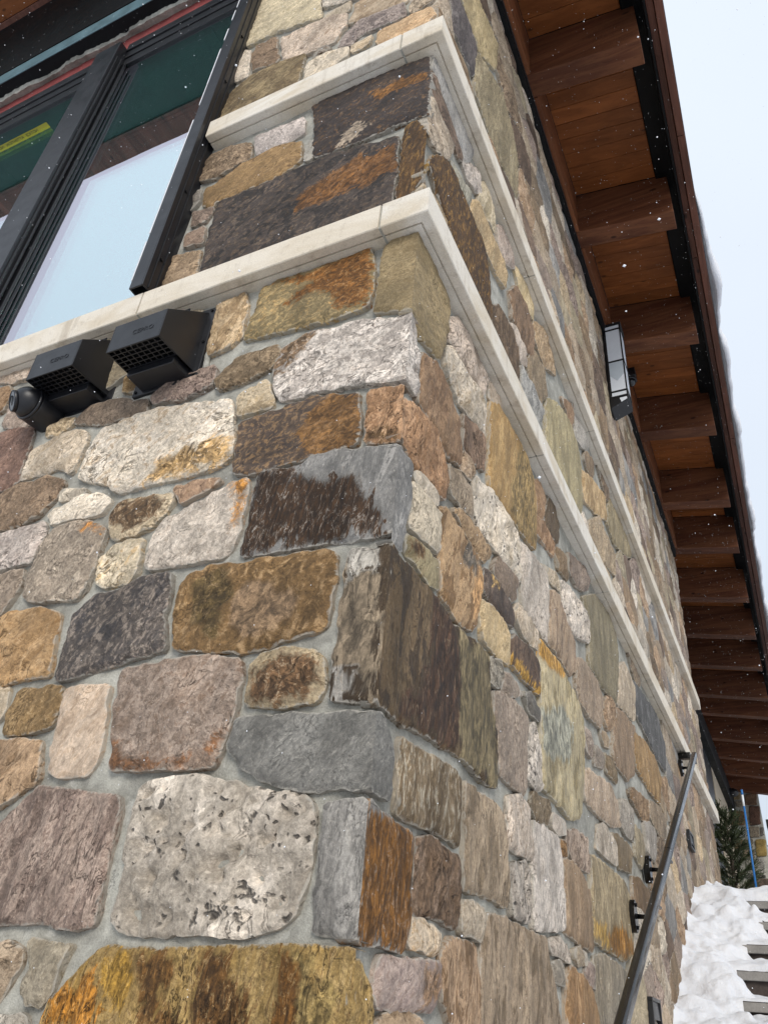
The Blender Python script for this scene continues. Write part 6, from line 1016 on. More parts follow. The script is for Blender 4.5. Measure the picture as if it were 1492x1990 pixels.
def make_glass(name, tint, through):
    """coated pane: mirror-like reflection of the given tint, plus what passes to the pane behind"""
    g = G(name); P = g.pos(); n = g.noise(P, 1.3, 2)
    gl = g.n('BsdfGlossy'); gl.inputs['Color'].default_value = tint + (1,); gl.inputs['Roughness'].default_value = 0.0
    g.t.links.new(g.bump(n, 0.004, 0.1), gl.inputs['Normal'])
    di = g.n('BsdfTransparent') if through else g.n('BsdfDiffuse'); di.inputs['Color'].default_value = (through,) * 3 + (1,) if through else (0.010, 0.022, 0.024, 1)
    mx = g.n('AddShader'); g.t.links.new(di.outputs[0], mx.inputs[0]); g.t.links.new(gl.outputs[0], mx.inputs[1]); g.t.links.new(mx.outputs[0], g.out.inputs[0]); return g.m

def make_snow():
    g = G('snow'); P = g.pos(); a = g.noise(P, 9, 5, 0.6); b = g.noise(P, 60, 4, 0.7); c = g.noise(P, 300, 2, 0.7)
    col = g.mix(g.ramp(a, 0.3, 0.7), (0.67, 0.685, 0.72), (0.74, 0.75, 0.775))
    h = g.math('ADD', g.math('MULTIPLY', a, 0.6), g.math('ADD', g.math('MULTIPLY', b, 0.4), g.math('MULTIPLY', c, 0.12)))
    b_ = g.bsdf(col, 0.7, 0.25, normal=g.bump(h, 0.02, 0.8))
    b_.inputs['Subsurface Weight'].default_value = 0.25; b_.inputs['Subsurface Radius'].default_value = (0.03, 0.035, 0.04); b_.inputs['Subsurface Scale'].default_value = 0.5
    return g.m

M = dict(stone=make_stone_material(), mortar=make_mortar(), lime=make_limestone(), glass=make_glass('outer_window_pane', (0.58, 0.54, 0.60), 0.42), glass2=make_glass('inner_window_pane', (0.55, 0.92, 0.80), 0), snow=make_snow(),
    black=plain('black_painted_metal', '121317', 0.38, 0.5, 0.0, 14, 0.15, 0.0006), frame=plain('dark_bronze_frame', '16171c', 0.34, 0.5, 0.0, 10, 0.1),
    vent=plain('black_plastic', '16171b', 0.36, 0.5, 0.0, 20, 0.12, 0.0005), rail=plain('black_rail_enamel', '050506', 0.2, 0.55, 0.0, 25, 0.1),
    steel=plain('black_steel', '06080b', 0.6, 0.2, 0.0, 6, 0.3, 0.001), teal=plain('grey_green_metal_edge', '5d7880', 0.4, 0.5, 0.3, 8, 0.15),
    red=plain('red_membrane', '7a3a38', 0.7, 0.3, 0.0, 9, 0.25, 0.003), green=plain('green_sheathing', '2b453d', 0.6, 0.3, 0.0, 3, 0.15),
    yellow=plain('yellow_label', 'c9c428', 0.6, 0.3, 0.0, 20, 0.05), ink=plain('black_ink', '15150f', 0.7, 0.2),
    soffit=wood('cedar_soffit', '74421f', '875029', '60361a', 0), rafter=wood('dark_stained_timber', '4f2c1c', '67412a', '34190f', 0, 0.6),
    fascia=wood('stained_fascia', '50342a', '6b463a', '35201a', 1), ledger=wood('stained_ledger', '5e3722', '784a2e', '3d2214', 1),
    frost=plain('frosted_glass', 'dde3ea', 0.35, 0.5, 0.0, 5, 0.03), frost2=plain('frosted_glass_inner', 'b9c3cb', 0.4, 0.5, 0.0, 5, 0.03),
    tread=plain('grey_stone_tread', '85827e', 0.8, 0.3, 0.0, 14, 0.15, 0.002), riser=plain('brown_riser', '4c4440', 0.85, 0.25, 0.0, 9, 0.3, 0.003),
    beige=plain('beige_panel', 'a79a86', 0.75, 0.3, 0.0, 5, 0.06), blue=plain('blue_fibreglass', '1c66a8', 0.35, 0.5, 0.0, 20, 0.06), white=plain('white_band', 'd5dbe0', 0.5, 0.4, 0.0, 20, 0.04),
    bark=plain('grey_bark', '4b423a', 0.9, 0.2, 0.0, 30, 0.3, 0.003), needle=plain('evergreen_needles', '353d26', 0.7, 0.3, 0.0, 4, 0.35), roofm=plain('dark_roof', '1a1a1c', 0.6, 0.3, 0.0, 5, 0.2),
    dark=plain('dark_interior_glass', '14171b', 0.12, 0.6, 0.0, 3, 0.2), pane=plain('pale_window_pane', '9aa5b2', 0.1, 0.6, 0.0, 3, 0.05), flake=plain('snow_flake', 'f4f6fa', 0.9, 0.1, 0.0, 3, 0.02))

# ================================================================ mesh helpers
class MB:
    def __init__(s): s.v = []; s.f = []
    def add(s, vs, fs):
        o = len(s.v); s.v += [tuple(p) for p in vs]; s.f += [tuple(i + o for i in f) for f in fs]; return s
    def hexa(s, p):      # 8 points: bottom ring 0-3, top ring 4-7 (counter-clockwise from above)
        return s.add(p, [(3, 2, 1, 0), (4, 5, 6, 7), (0, 1, 5, 4), (1, 2, 6, 5), (2, 3, 7, 6), (3, 0, 4, 7)])
    def box(s, x0, x1, y0, y1, z0, z1):
        return s.hexa([(x0, y0, z0), (x1, y0, z0), (x1, y1, z0), (x0, y1, z0), (x0, y0, z1), (x1, y0, z1), (x1, y1, z1), (x0, y1, z1)])
    def loft(s, rings, cap=True):
        n = len(rings[0]); vs = [p for r in rings for p in r]; fs = []
        for k in range(len(rings) - 1):
            for i in range(n):
                j = (i + 1) % n; fs.append((k * n + i, k * n + j, (k + 1) * n + j, (k + 1) * n + i))
        if cap: fs.append(tuple(range(n))[::-1]); fs.append(tuple((len(rings) - 1) * n + i for i in range(n)))
        return s.add(vs, fs)
    def tube(s, pts, rad, seg=10):
        pts = [Vector(p) for p in pts]; rings = []
        rad = rad if isinstance(rad, (list, tuple)) else [rad] * len(pts)
        for i, p in enumerate(pts):
            d = (pts[min(i + 1, len(pts) - 1)] - pts[max(i - 1, 0)]).normalized()
            a = Vector((0, 0, 1)) if abs(d.z) < 0.9 else Vector((1, 0, 0)); e1 = d.cross(a).normalized(); e2 = d.cross(e1)
            rings.append([p + (e1 * math.cos(2 * math.pi * k / seg) + e2 * math.sin(2 * math.pi * k / seg)) * rad[i] for k in range(seg)])
        return s.loft(rings)

def wloc(o):
    v = Vector(o.location)
    while o.parent: o = o.parent; v = v + Vector(o.location)
    return v
def link(me, name, mat, parent=None, origin=None, bevel=0, smooth=False):
    """mesh given in world coordinates -> object with its origin at its own middle"""
    n = len(me.vertices); co = np.empty(n * 3); me.vertices.foreach_get('co', co); co = co.reshape(-1, 3)
    c = co.mean(0) if origin is None else np.array(origin)
    me.vertices.foreach_set('co', (co - c).ravel()); me.update()
    if mat: me.materials.append(mat)
    if smooth: me.polygons.foreach_set('use_smooth', [True] * len(me.polygons))
    o = bpy.data.objects.new(name, me); COL.objects.link(o)
    if parent is not None:
        o.parent = parent; o.location = Vector(c) - wloc(parent)
    else: o.location = Vector(c)
    if bevel:
        b = o.modifiers.new('bevel', 'BEVEL'); b.width = bevel; b.segments = 2; b.limit_method = 'ANGLE'
    return o
def build(mb, name, mat, parent=None, bevel=0, smooth=False, origin=None):
    me = bpy.data.meshes.new(name); me.from_pydata(mb.v, [], mb.f); me.validate()
    bm = bmesh.new(); bm.from_mesh(me); bmesh.ops.recalc_face_normals(bm, faces=bm.faces); bm.to_mesh(me); bm.free()
    return link(me, name, mat, parent, origin, bevel, smooth)
def box(name, mat, parent, x0, x1, y0, y1, z0, z1, bevel=0.002):
    return build(MB().box(x0, x1, y0, y1, z0, z1), name, mat, parent, bevel)
def thing(name, label, cat, loc, group=None):
    o = bpy.data.objects.new(name, None); COL.objects.link(o); o.location = loc; o.empty_display_size = 0.1
    o['label'] = label; o['category'] = cat
    if group: o['group'] = group
    return o
def tag(o, label=None, cat=None, group=None, kind=None):
    for k, v in (('label', label), ('category', cat), ('group', group), ('kind', kind)):
        if v: o[k] = v
    return o
def copy_tree(src, delta):
    c = src.copy(); COL.objects.link(c); c.location = Vector(src.location) + Vector(delta)
    def kids(a, b):
        for ch in list(a.children):
            d = ch.copy(); COL.objects.link(d); d.parent = b; kids(ch, d)
    kids(src, c); return c

# ---------------------------------------------------------------- numpy value noise
def _hash(ix, iy, s):
    h = (ix.astype(np.int64) * 374761393 + iy.astype(np.int64) * 668265263 + int(s) * 974634777) & 0x7fffffff
    h = ((h ^ (h >> 13)) * 1274126177) & 0x7fffffff
    return ((h ^ (h >> 16)) & 0xffff) / 65535.0
def vnoise(x, y, s):
    ix, iy = np.floor(x), np.floor(y); fx, fy = x - ix, y - iy; fx = fx * fx * (3 - 2 * fx); fy = fy * fy * (3 - 2 * fy)
    a = _hash(ix, iy, s); b = _hash(ix + 1, iy, s); c = _hash(ix, iy + 1, s); d = _hash(ix + 1, iy + 1, s)
    return (a + (b - a) * fx) * (1 - fy) + (c + (d - c) * fx) * fy
def fbm(x, y, s, o=4):
    t = 0; a = 0.5; 
    for k in range(o): t = t + a * vnoise(x, y, s + k * 17); x = x * 2.03 + 5.1; y = y * 2.03 + 1.7; a *= 0.5
    return t / (1 - 0.5 ** o)

# ================================================================ building root and its masonry
Z_GROUND = -1.66
house = thing('stone_building', 'corner of a fieldstone building with pale limestone bands, black windows and cedar eaves', 'building', (0, 0, Z_GROUND))
WALL_END = 7.06
LZ = (1.932, 2.045, 2.966, 3.078)
EMB = 0.012                                  # mortar lies this far behind the stone outline
# mortar bed: a gridded skin so that joints undulate, on a solid core behind it
def mortar_skin(face, u0, u1, z0, z1, step):
    nu = max(2, int((u1 - u0) / step)); nz = max(2, int((z1 - z0) / step))
    U, Z = np.meshgrid(np.linspace(u0, u1, nu), np.linspace(z0, z1, nz)); U = U.ravel(); Z = Z.ravel()
    d = EMB + (fbm(U * 9, Z * 9, 5) - 0.5) * 0.012
    v = np.stack([U, d, Z], 1) if face == 'L' else np.stack([-d, U, Z], 1)
    if face == 'L': v[:, 0] = np.minimum(v[:, 0], -EMB + 0.001)
    else: v[:, 1] = np.maximum(v[:, 1], EMB - 0.001)
    q = [(k * nu + i, k * nu + i + 1, (k + 1) * nu + i + 1, (k + 1) * nu + i) for k in range(nz - 1) for i in range(nu - 1)]
    mb = MB(); mb.add(v, q); return mb
m = mortar_skin('L', -2.6, -EMB, -1.7, 1.95, 0.02); build(m, 'mortar_joints', M['mortar'], house, smooth=True)
m = mortar_skin('L', -0.985, -EMB, 1.95, 6.3, 0.02); build(m, 'mortar_joints', M['mortar'], house, smooth=True)
m = mortar_skin('R', EMB, WALL_END, -1.7, 4.86, 0.025); build(m, 'mortar_joints', M['mortar'], house, smooth=True)
core = MB().box(-6.0, -0.05, 0.05, 0.5, -1.7, 2.04); core.box(-0.97, -0.05, 0.05, 0.5, 2.045, 6.3); core.box(-0.5, -0.05, 0.505, WALL_END, -1.7, 4.86)
core.box(-6.0, -2.61, 0.02, 0.049, -1.7, 1.93)
build(core, 'wall', M['mortar'], house)
box('wall_end', M['mortar'], house, -0.5, -0.012, WALL_END - 0.03, WALL_END + 0.01, -1.7, 4.86)

STY = dict(g=(1.6, 0.12, 0.6, 0.15, 0.012, 0.012), s=(2.4, 0.09, 0.36, 0.0, 0.006, 0.010), b=(2.7, 0.12, 0.5, 0.0, 0.009, 0.011), r=(2.2, 0.1, 0.6, 0.1, 0.022, 0.013), p=(1.4, 0.12, 0.3, 1.0, 0.018, 0.014))
ALB = 0.86
def tone(c, k=0.86):      # real albedo from the look of the stone: dimmer, a little greyer
    c = np.array(lin(c)); g0 = c[0] * 0.6 + c[2] * 0.4; c = np.array([c[0], c[1] + (g0 * 0.97 - c[1]) * 0.35, c[2]]); l = c @ np.array([0.2126, 0.7152, 0.0722]); return (l + (c - l) * k) * ALB * np.array([1.06, 0.99, 0.895])
def segdist(p, a, b):
    ab = b - a; t = np.clip(((p[:, None, :] - a) * ab).sum(2) / np.maximum((ab * ab).sum(1), 1e-12), 0, 1)
    return np.sqrt((((a + ab * t[..., None]) - p[:, None, :]) ** 2).sum(2))
def inside(p, P):
    x, y = p[:, 0], p[:, 1]; c = np.zeros(len(p), bool)
    for i in range(len(P)):
        x1, y1 = P[i]; x2, y2 = P[i - 1]
        if y1 == y2: continue
        c ^= ((y1 > y) != (y2 > y)) & (x < (x2 - x1) * (y - y1) / (y2 - y1) + x1)
    return c
def roughen(P, corner, sp, seed, amt, grow):
    """outline -> rounded, resampled, ragged closed curve; corner edges (u = 0) stay straight"""
    n = len(P); out = []
    Q = []
    for i in range(n):                            # cut the outline's corners a little
        a, b, c = P[i - 1], P[i], P[(i + 1) % n]
        if corner and b[0] == 0: Q.append(b); continue
        la, lc = np.hypot(*(a - b)), np.hypot(*(c - b)); r = min(0.005, 0.2 * la, 0.2 * lc)
        Q.append(b + (a - b) / max(la, 1e-6) * r); Q.append(b + (c - b) / max(lc, 1e-6) * r)
    Q = np.array(Q)
    for i in range(len(Q)):
        a, b = Q[i - 1], Q[i]; L = np.hypot(*(b - a)); k = max(1, int(round(L / sp)))
        for j in range(k): out.append(a + (b - a) * j / k)
    out = np.array(out); lock = np.zeros(len(out), bool)
    if corner: lock = np.abs(out[:, 0]) < 1e-9
    d = np.roll(out, -1, 0) - np.roll(out, 1, 0); nn = np.stack([d[:, 1], -d[:, 0]], 1); nn /= np.maximum(np.hypot(nn[:, 0], nn[:, 1]), 1e-9)[:, None]
    off = (fbm(out[:, 0] * 38 + seed, out[:, 1] * 38, 3, 3) - 0.5) * amt + grow
    out = out + nn * np.where(lock, 0, off)[:, None]
    return out
def stone_patch(face, P, corner, sp, style, seed, patches, c1, ang):
    P = np.array(P).reshape(-1, 2) / 1000.0
    st, width, speck, pit, relief, h0 = style
    B = roughen(P, corner, sp, seed, 0.012 if sp < 0.03 else 0.006, 0.005 if face == 'L' else 0.007)
    lo, hi = B.min(0), B.max(0)
    gx = np.arange(lo[0], hi[0], sp * 1.05); gy = np.arange(lo[1], hi[1], sp * 0.92)
    if len(gx) and len(gy):
        X, Y = np.meshgrid(gx, gy); X = X + (np.arange(len(gy)) % 2)[:, None] * sp * 0.52
        I = np.stack([X.ravel(), Y.ravel()], 1); I = I + rng.uniform(-0.18, 0.18, I.shape) * sp
        I = I[inside(I, B)]
        if len(I):
            dd = segdist(I, np.roll(B, 1, 0), B).min(1); I = I[dd > sp * 0.55]
    else: I = np.zeros((0, 2))
    pts = np.vstack([B, I]) if len(I) else B; nb = len(B)
    r = delaunay_2d_cdt([Vector(p) for p in pts], [(i, (i + 1) % nb) for i in range(nb)], [list(range(nb))], 1, 1e-6)
    V = np.array([tuple(v) for v in r[0]]); F = [tuple(f) for f in r[2]]
    a, b = np.roll(B, 1, 0), B
    if corner:
        free = ~((np.abs(a[:, 0]) < 1e-9) & (np.abs(b[:, 0]) < 1e-9)); d = segdist(V, a[free], b[free]).min(1)
    else: d = segdist(V, a, b).min(1)
    c = P.mean(0); size = math.sqrt(max(1e-4, np.ptp(P[:, 0]) * np.ptp(P[:, 1])))
    ca, sa = math.cos(math.radians(ang)), math.sin(math.radians(ang))
    ur = V[:, 0] * ca + V[:, 1] * sa; vr = (V[:, 1] * ca - V[:, 0] * sa) * min(st, 3.5)
    rr = np.random.default_rng(int(seed))
    pl = np.stack([(V - c) @ rr.normal(0, 1, 2) * 0.32 / size + rr.uniform(-0.15, 0.15) for _ in range(4)]).min(0)
    rel = relief * ((fbm(ur * 9 + seed, vr * 9, 11) - 0.5) * 1.5 + pl * 0.9) + relief * 0.7 * (fbm(ur * 30 + seed, vr * 30, 23) - 0.5)
    if pit > 0.5:
        cav = np.clip(fbm(ur * 26, vr * 26, 31 + int(seed) % 7, 3) - 0.56, 0, 1); rel = rel - cav * 0.09
    e = 1 - np.exp(-d / 0.0035)
    chip = np.clip(fbm(V[:, 0] * 30 + seed, V[:, 1] * 30, 57, 3) - 0.42, 0, 1) * 0.03 * np.exp(-d / 0.012)
    h = h0 * (0.45 + 0.4 * e) + rel * np.clip(d / 0.03, 0.25, 1) + 0.003 * (1 - np.exp(-d / 0.06)) - chip
    if corner:      # one arris shared by both faces
        k = np.clip(1 - np.abs(V[:, 0]) / 0.03, 0, 1); hc = h0 * 0.8 + relief * 0.7 * (fbm(V[:, 1] * 16 + seed, V[:, 1] * 0 + 2.0, 61) - 0.6); h = h * (1 - k) + hc * k
    pm = np.full(len(V), -1.0); c4 = np.tile(np.array(c1), (len(V), 1))
    for pf, pc, pp in patches:
        if pf != face: continue
        Q = np.array(pp).reshape(-1, 2) / 1000.0; sd = segdist(V, np.roll(Q, 1, 0), Q).min(1); sd = np.where(inside(V, Q), sd, -sd)
        up = (sd > pm) | (sd > 0); pm = np.where(up, sd, pm); c4[up] = tone(pc, 0.98)
    if face == 'L': W = np.stack([V[:, 0], -h, V[:, 1]], 1)
    else: W = np.stack([h, V[:, 0], V[:, 1]], 1)
    if corner:
        k = np.clip(1 - np.abs(V[:, 0]) / 0.03, 0, 1)
        if face == 'L': W[:, 0] += h * k
        else: W[:, 1] -= h * k
    # skirt into the joint
    n = len(V) + nb; sk = W[:nb].copy(); top = W[:nb].copy(); nv0 = len(V)
    bi = list(range(nb))
    if face == 'L': sk[:, 1] = EMB + 0.02
    else: sk[:, 0] = -EMB - 0.02
    W = np.vstack([W, top, sk]); d = np.concatenate([d, np.zeros(2 * nb)]); pm = np.concatenate([pm, pm[:nb], pm[:nb]]); c4 = np.vstack([c4, c4[:nb], c4[:nb]])
    for i in range(nb):
        j = (i + 1) % nb
        if corner and abs(B[i, 0]) < 1e-9 and abs(B[j, 0]) < 1e-9: continue
        F.append((nv0 + i, n + i, n + j, nv0 + j))
    if face == 'L': pass
    return W, F, d, pm, c4
stuff = dict(v=[], f=[], c1=[], c2=[], c3=[], c4=[], p1=[], p2=[], p3=[], p1a=[], p2a=[]); stone_objs = 0
def stone_mesh(name, D):
    me = bpy.data.meshes.new(name); me.from_pydata([tuple(p) for p in D['v']], [], D['f'])
    for k in ('c1', 'c2', 'c3', 'c4', 'p1', 'p2', 'p3'):
        at = me.attributes.new(k, 'FLOAT_COLOR', 'POINT'); A = np.ones((len(D['v']), 4)); A[:, :3] = D[k]
        if k in ('p1', 'p2'): A[:, 3] = D[k + 'a']
        at.data.foreach_set('color', A.ravel())
    return me
for idx, (px, traced, sty, ang, cols, polys, patches) in enumerate(STONES):
    style = STY[sty]; seed = (idx * 37) % 997 + 1
    jit = rng.uniform(0.93, 1.07)
    c1, c2, c3 = [tone(c) * jit for c in cols]
    D = dict(v=np.zeros((0, 3)), f=[], c4=np.zeros((0, 3)), p3=np.zeros((0, 3)))
    sp = 0.0095 if px > 9000 else 0.013 if px > 2500 else 0.022 if px > 700 else 0.04
    for face, P in polys:
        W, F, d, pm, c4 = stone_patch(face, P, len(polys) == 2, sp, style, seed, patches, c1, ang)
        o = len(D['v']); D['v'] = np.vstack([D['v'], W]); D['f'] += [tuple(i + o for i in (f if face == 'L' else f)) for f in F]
        D['c4'] = np.vstack([D['c4'], c4]); D['p3'] = np.vstack([D['p3'], np.stack([np.minimum(d, np.abs(W[:, 0] if face == 'L' else W[:, 1]) * 1.4 + 0.0012) if len(polys) == 2 else d, pm, np.full(len(d), style[3])], 1)])  # corner stones: nearness to the arris counts as edge, painting a highlight there
    n = len(D['v'])
    D['c1'] = np.tile(c1, (n, 1)); D['c2'] = np.tile(c2, (n, 1)); D['c3'] = np.tile(c3, (n, 1))
    D['p1'] = np.tile((math.cos(math.radians(ang)), math.sin(math.radians(ang)), style[0]), (n, 1)); D['p2'] = np.tile((style[1], style[2], seed / 997.0), (n, 1))
    D['p1a'] = np.full(n, dict(g=0.75, s=0.45, b=0.5, r=0.95, p=0.9)[sty] * rng.uniform(0.7, 1.2)); D['p2a'] = np.full(n, rng.uniform(0.6, 1.5))
    if idx < 300 and px > 0:
        me = stone_mesh('stone', D); bm = bmesh.new(); bm.from_mesh(me)
        bmesh.ops.recalc_face_normals(bm, faces=bm.faces); bm.to_mesh(me); bm.free()
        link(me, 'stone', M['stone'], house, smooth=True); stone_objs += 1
    else:
        o = len(stuff['v']); stuff['v'] += D['v'].tolist(); stuff['f'] += [tuple(i + o for i in f) for f in D['f']]
        for k in ('c1', 'c2', 'c3', 'c4', 'p1', 'p2', 'p3', 'p1a', 'p2a'): stuff[k] += D[k].tolist()
me = stone_mesh('small_far_stones', stuff); bm = bmesh.new(); bm.from_mesh(me); bmesh.ops.recalc_face_normals(bm, faces=bm.faces); bm.to_mesh(me); bm.free()
tag(link(me, 'small_far_stones', M['stone'], house, smooth=True), kind='stuff')
print('stones', stone_objs, 'stuff verts', len(stuff['v']))

# ---------------------------------------------------------------- limestone bands, block by block
PROJ = 0.058
def ledge_profile(z0, z1):       # (depth outward, z)
    return [(-0.06, z0), (0.022, z0), (0.0225, z0 + 0.007), (0.0275, z0 + 0.007), (0.028, z0), (PROJ - 0.003, z0), (PROJ, z0 + 0.003), (PROJ, z1 - 0.006), (PROJ - 0.004, z1 - 0.002), (-0.06, z1)]
def ledge_left(x0, x1, z0, z1):
    pr = ledge_profile(z0, z1); return MB().loft([[(x0, -d, z) for d, z in pr], [(x1, -d, z) for d, z in pr]])
def ledge_right(y0, y1, z0, z1):
    pr = ledge_profile(z0, z1); return MB().loft([[(d, y0, z) for d, z in pr], [(d, y1, z) for d, z in pr]])
def ledge_corner(x0, y1, z0, z1):
    pr = ledge_profile(z0, z1); return MB().loft([[(x0, -d, z) for d, z in pr], [(d, -d, z) for d, z in pr], [(d, y1, z) for d, z in pr]])
J = 0.004
for z0, z1, xj, yj in ((LZ[0], LZ[1], (-0.095, -0.995, -2.1, -3.3, -4.5), (1.12, 2.294, 3.488, 4.70, 5.92, 7.13)), (LZ[2], LZ[3], (-0.103, -0.975), (1.098, 2.281, 3.426, 4.55, 5.653, 6.90))):
    build(ledge_corner(xj[0] + J, yj[0] - J, z0, z1), 'ledge_block', M['lime'], house)
    for a, b in zip(xj[1:], xj[:-1]): build(ledge_left(a + J, b - J, z0 + rng.uniform(-.0015, .0015), z1 + rng.uniform(-.001, .001)), 'ledge_block', M['lime'], house)
    for a, b in zip(yj[:-1], yj[1:]): build(ledge_right(a + J * .5, b - J * .5, z0 + rng.uniform(-.0015, .0015), z1 + rng.uniform(-.001, .001)), 'ledge_block', M['lime'], house)
    for x in xj[:-1]: build(MB().box(x - J, x + J, -PROJ + 0.005, 0.05, z0 + 0.001, z1 - 0.004), 'ledge_joint', M['mortar'], house)
    for y in yj[:-1]: build(MB().box(-0.05, PROJ - 0.002, y - J * .5, y + J * .5, z0 + 0.001, z1 - 0.004), 'ledge_joint', M['mortar'], house)

# ================================================================ window on the left face
def empty_part(name, parent, loc):
    o = bpy.data.objects.new(name, None); COL.objects.link(o); o.parent = parent; o.location = Vector(loc) - wloc(parent); o.empty_display_size = 0.1; return o
win = empty_part('window', house, (-1.9, 0, 2.05))
WT = 4.36                                      # top of the glazing
GY = 0.004                                     # outer glass plane
# jamb cladding on the right, standing proud of the stone (L section with a hemmed lip)
jb = MB().box(-1.046, -0.990, -0.082, -0.076, 2.052, 5.0); jb.box(-0.990, -0.984, -0.082, 0.06, 2.052, 5.0); jb.box(-1.046, -1.040, -0.0755, 0.10, 2.052, 5.0)
build(jb, 'jamb_trim', M['frame'], win, 0.0012)
jl = MB().box(-0.9838, -0.979, -0.03, -0.022, 2.06, 5.0); jl.box(-0.9838, -0.9795, -0.060, -0.056, 2.06, 5.0); build(jl, 'trim_seam', M['black'], win, 0.0008)
sc = MB()
for z in (2.22, 2.62, 3.02, 3.42, 3.82, 4.22): sc.tube([(-0.984, -0.045, z), (-0.978, -0.045, z)], 0.007, 8)
build(sc, 'screw_heads', M['black'], win)
# snow caught on the inner lip
sl = MB(); zz = 2.1
while zz < 4.3:
    h = rng.uniform(0.03, 0.12); w = 0.004 + 0.008 * fbm(np.array([zz * 7.0]), np.array([0.3]), 4)[0]
    if rng.random() < 0.55: sl.box(-1.0465 - w, -1.0465, -0.081, -0.074, zz, zz + h)
    zz += h
tag(build(sl, 'snow_crust', M['snow'], win, 0.002), kind='stuff')
# mullion and the stepped sash sections
build(MB().box(-2.115, -1.932, -0.072, 0.11, 2.052, 4.52), 'mullion', M['frame'], win, 0.003)
st_ = MB()
for y0, y1, x in ((-0.056, -0.046, -1.924), (-0.034, -0.024, -1.915), (-0.012, 0.002, -1.905)): st_.box(-1.9319, x, y0, y1, 2.052, WT + 0.02)
build(st_, 'sash_stile', M['black'], win, 0.002)
st2 = MB()
for y0, y1, x in ((-0.040, -0.026, -2.124), (-0.012, 0.002, -2.136)): st2.box(x, -2.1151, y0, y1, 2.052, WT)
build(st2, 'sash_stile', M['black'], win, 0.002)
for x0, x1 in ((-1.9319, -1.047), (-4.4, -2.1155)):
    hd = MB().box(x0, x1, -0.008, 0.10, WT, WT + 0.075); hd.box(x0, x1, -0.016, 0.10, WT + 0.0755, WT + 0.14); hd.box(x0, x1, -0.026, 0.10, WT + 0.1405, WT + 0.21)
    build(hd, 'head_rail', M['black'], win, 0.003)
    build(MB().box(x0, x1, -0.006, 0.11, 2.046, 2.075), 'sill_rail', M['frame'], win, 0.002)
    build(MB().add([(x0 + 0.001, GY, 2.06), (x1 - 0.001, GY, 2.06), (x1 - 0.001, GY, WT + 0.05), (x0 + 0.001, GY, WT + 0.05)], [(0, 1, 2, 3)]), 'pane', M['glass'], win)
    build(MB().box(x0 + 0.001, x1 - 0.001, GY + 0.016, GY + 0.02, 2.06, WT + 0.05), 'inner_pane', M['glass2'], win)
# head of the opening, still unfinished: red membrane, ragged mortar, steel lintel
box('membrane_strip', M['red'], win, -4.6, -0.99, 0.0, 0.02, WT + 0.10, 4.83, 0)
rag = MB(); n = 420; rings = []
for i in range(n):
    x = -4.6 + 3.6 * i / (n - 1); f = fbm(np.array([x * 9.0]), np.array([1.3]), 9)[0]; f2 = fbm(np.array([x * 14.0]), np.array([4.3]), 8)[0]
    f3 = fbm(np.array([x * 40.0]), np.array([2.3]), 7)[0]; y = -0.02 - 0.05 * f - 0.02 * f3; rings.append([(x, 0.02, 4.79 - 0.04 * f2), (x, y * 0.6, 4.775 - 0.05 * f2 - 0.02 * f3), (x, y, 4.82 + 0.03 * f), (x, y * 0.8, 4.90 + 0.06 * f2 + 0.03 * f3), (x, 0.02, 4.99)])
build(MB().loft(rings), 'mortar_ribbon', M['mortar'], win)
lt = MB().box(-6.0, -0.985, -0.105, -0.02, 4.775, 4.785); lt.box(-6.0, -0.985, -0.02, 0.04, 4.97, 5.22); lt.box(-6.0, -0.985, -0.04, 0.06, 5.24, 6.32)
build(lt, 'steel_lintel', M['steel'], win)
build(MB().box(-6.0, -0.985, -0.112, -0.1055, 4.775, 4.915), 'lintel_edge', M['teal'], win, 0.003)

# overhang above the window: cedar boards at the wall, bare green sheathing further out, brown fascia
for k in range(2): box('soffit_board', M['soffit'], house, -6.0, -1.0, -0.075 - 0.118 * (k + 1), -0.079 - 0.118 * k, 6.33, 6.35, 0.0015)
box('soffit_trim', M['fascia'], house, -6.0, -1.0, -0.075, -0.03, 6.315, 6.35, 0.002)
for k in range(4): box('sheathing_panel', M['green'], house, -6.0 + 1.25 * k, -4.752 + 1.25 * k, -1.005, -0.32, 6.335, 6.35, 0)
box('fascia_board', M['fascia'], house, -6.0, -1.0, -1.215, -1.008, 6.31, 6.35, 0.002)
box('roof_edge', M['roofm'], house, -6.0, -0.99, -1.22, 0.6, 6.355, 6.5, 0)
def text_mesh(txt, size, depth, mat4, name, mat, parent):
    cu = bpy.data.curves.new('t', 'FONT'); cu.body = txt; cu.size = size; cu.extrude = depth; cu.align_x = 'CENTER'; cu.align_y = 'CENTER'; cu.resolution_u = 3
    t = bpy.data.objects.new('t', cu); COL.objects.link(t); dg = bpy.context.evaluated_depsgraph_get(); dg.update()
    me = bpy.data.meshes.new_from_object(t.evaluated_get(dg)); bpy.data.objects.remove(t); bpy.data.curves.remove(cu)
    me.transform(mat4); me.name = name
    return link(me, name, mat, parent)
lab = thing('warning_label', 'yellow warning label stuck on the black steel above the left window', 'label', (-3.34, -0.022, 5.06))
build(MB().box(-3.80, -3.235, -0.0235, -0.0205, 5.005, 5.125), 'label_sheet', M['yellow'], lab)
text_mesh('ATTENTION!', 0.09, 0.0006, Matrix.Translation((-3.49, -0.0242, 5.065)) @ Matrix.Rotation(math.radians(90), 4, 'X'), 'lettering', M['ink'], lab)
lab2 = thing('sheathing_label', 'yellow printed label on the green soffit sheathing, seen mirrored in the window', 'label', (-4.4, -0.69, 6.334))
build(MB().box(-4.86, -4.05, -0.715, -0.665, 6.3315, 6.3342), 'label_sheet', M['yellow'], lab2)
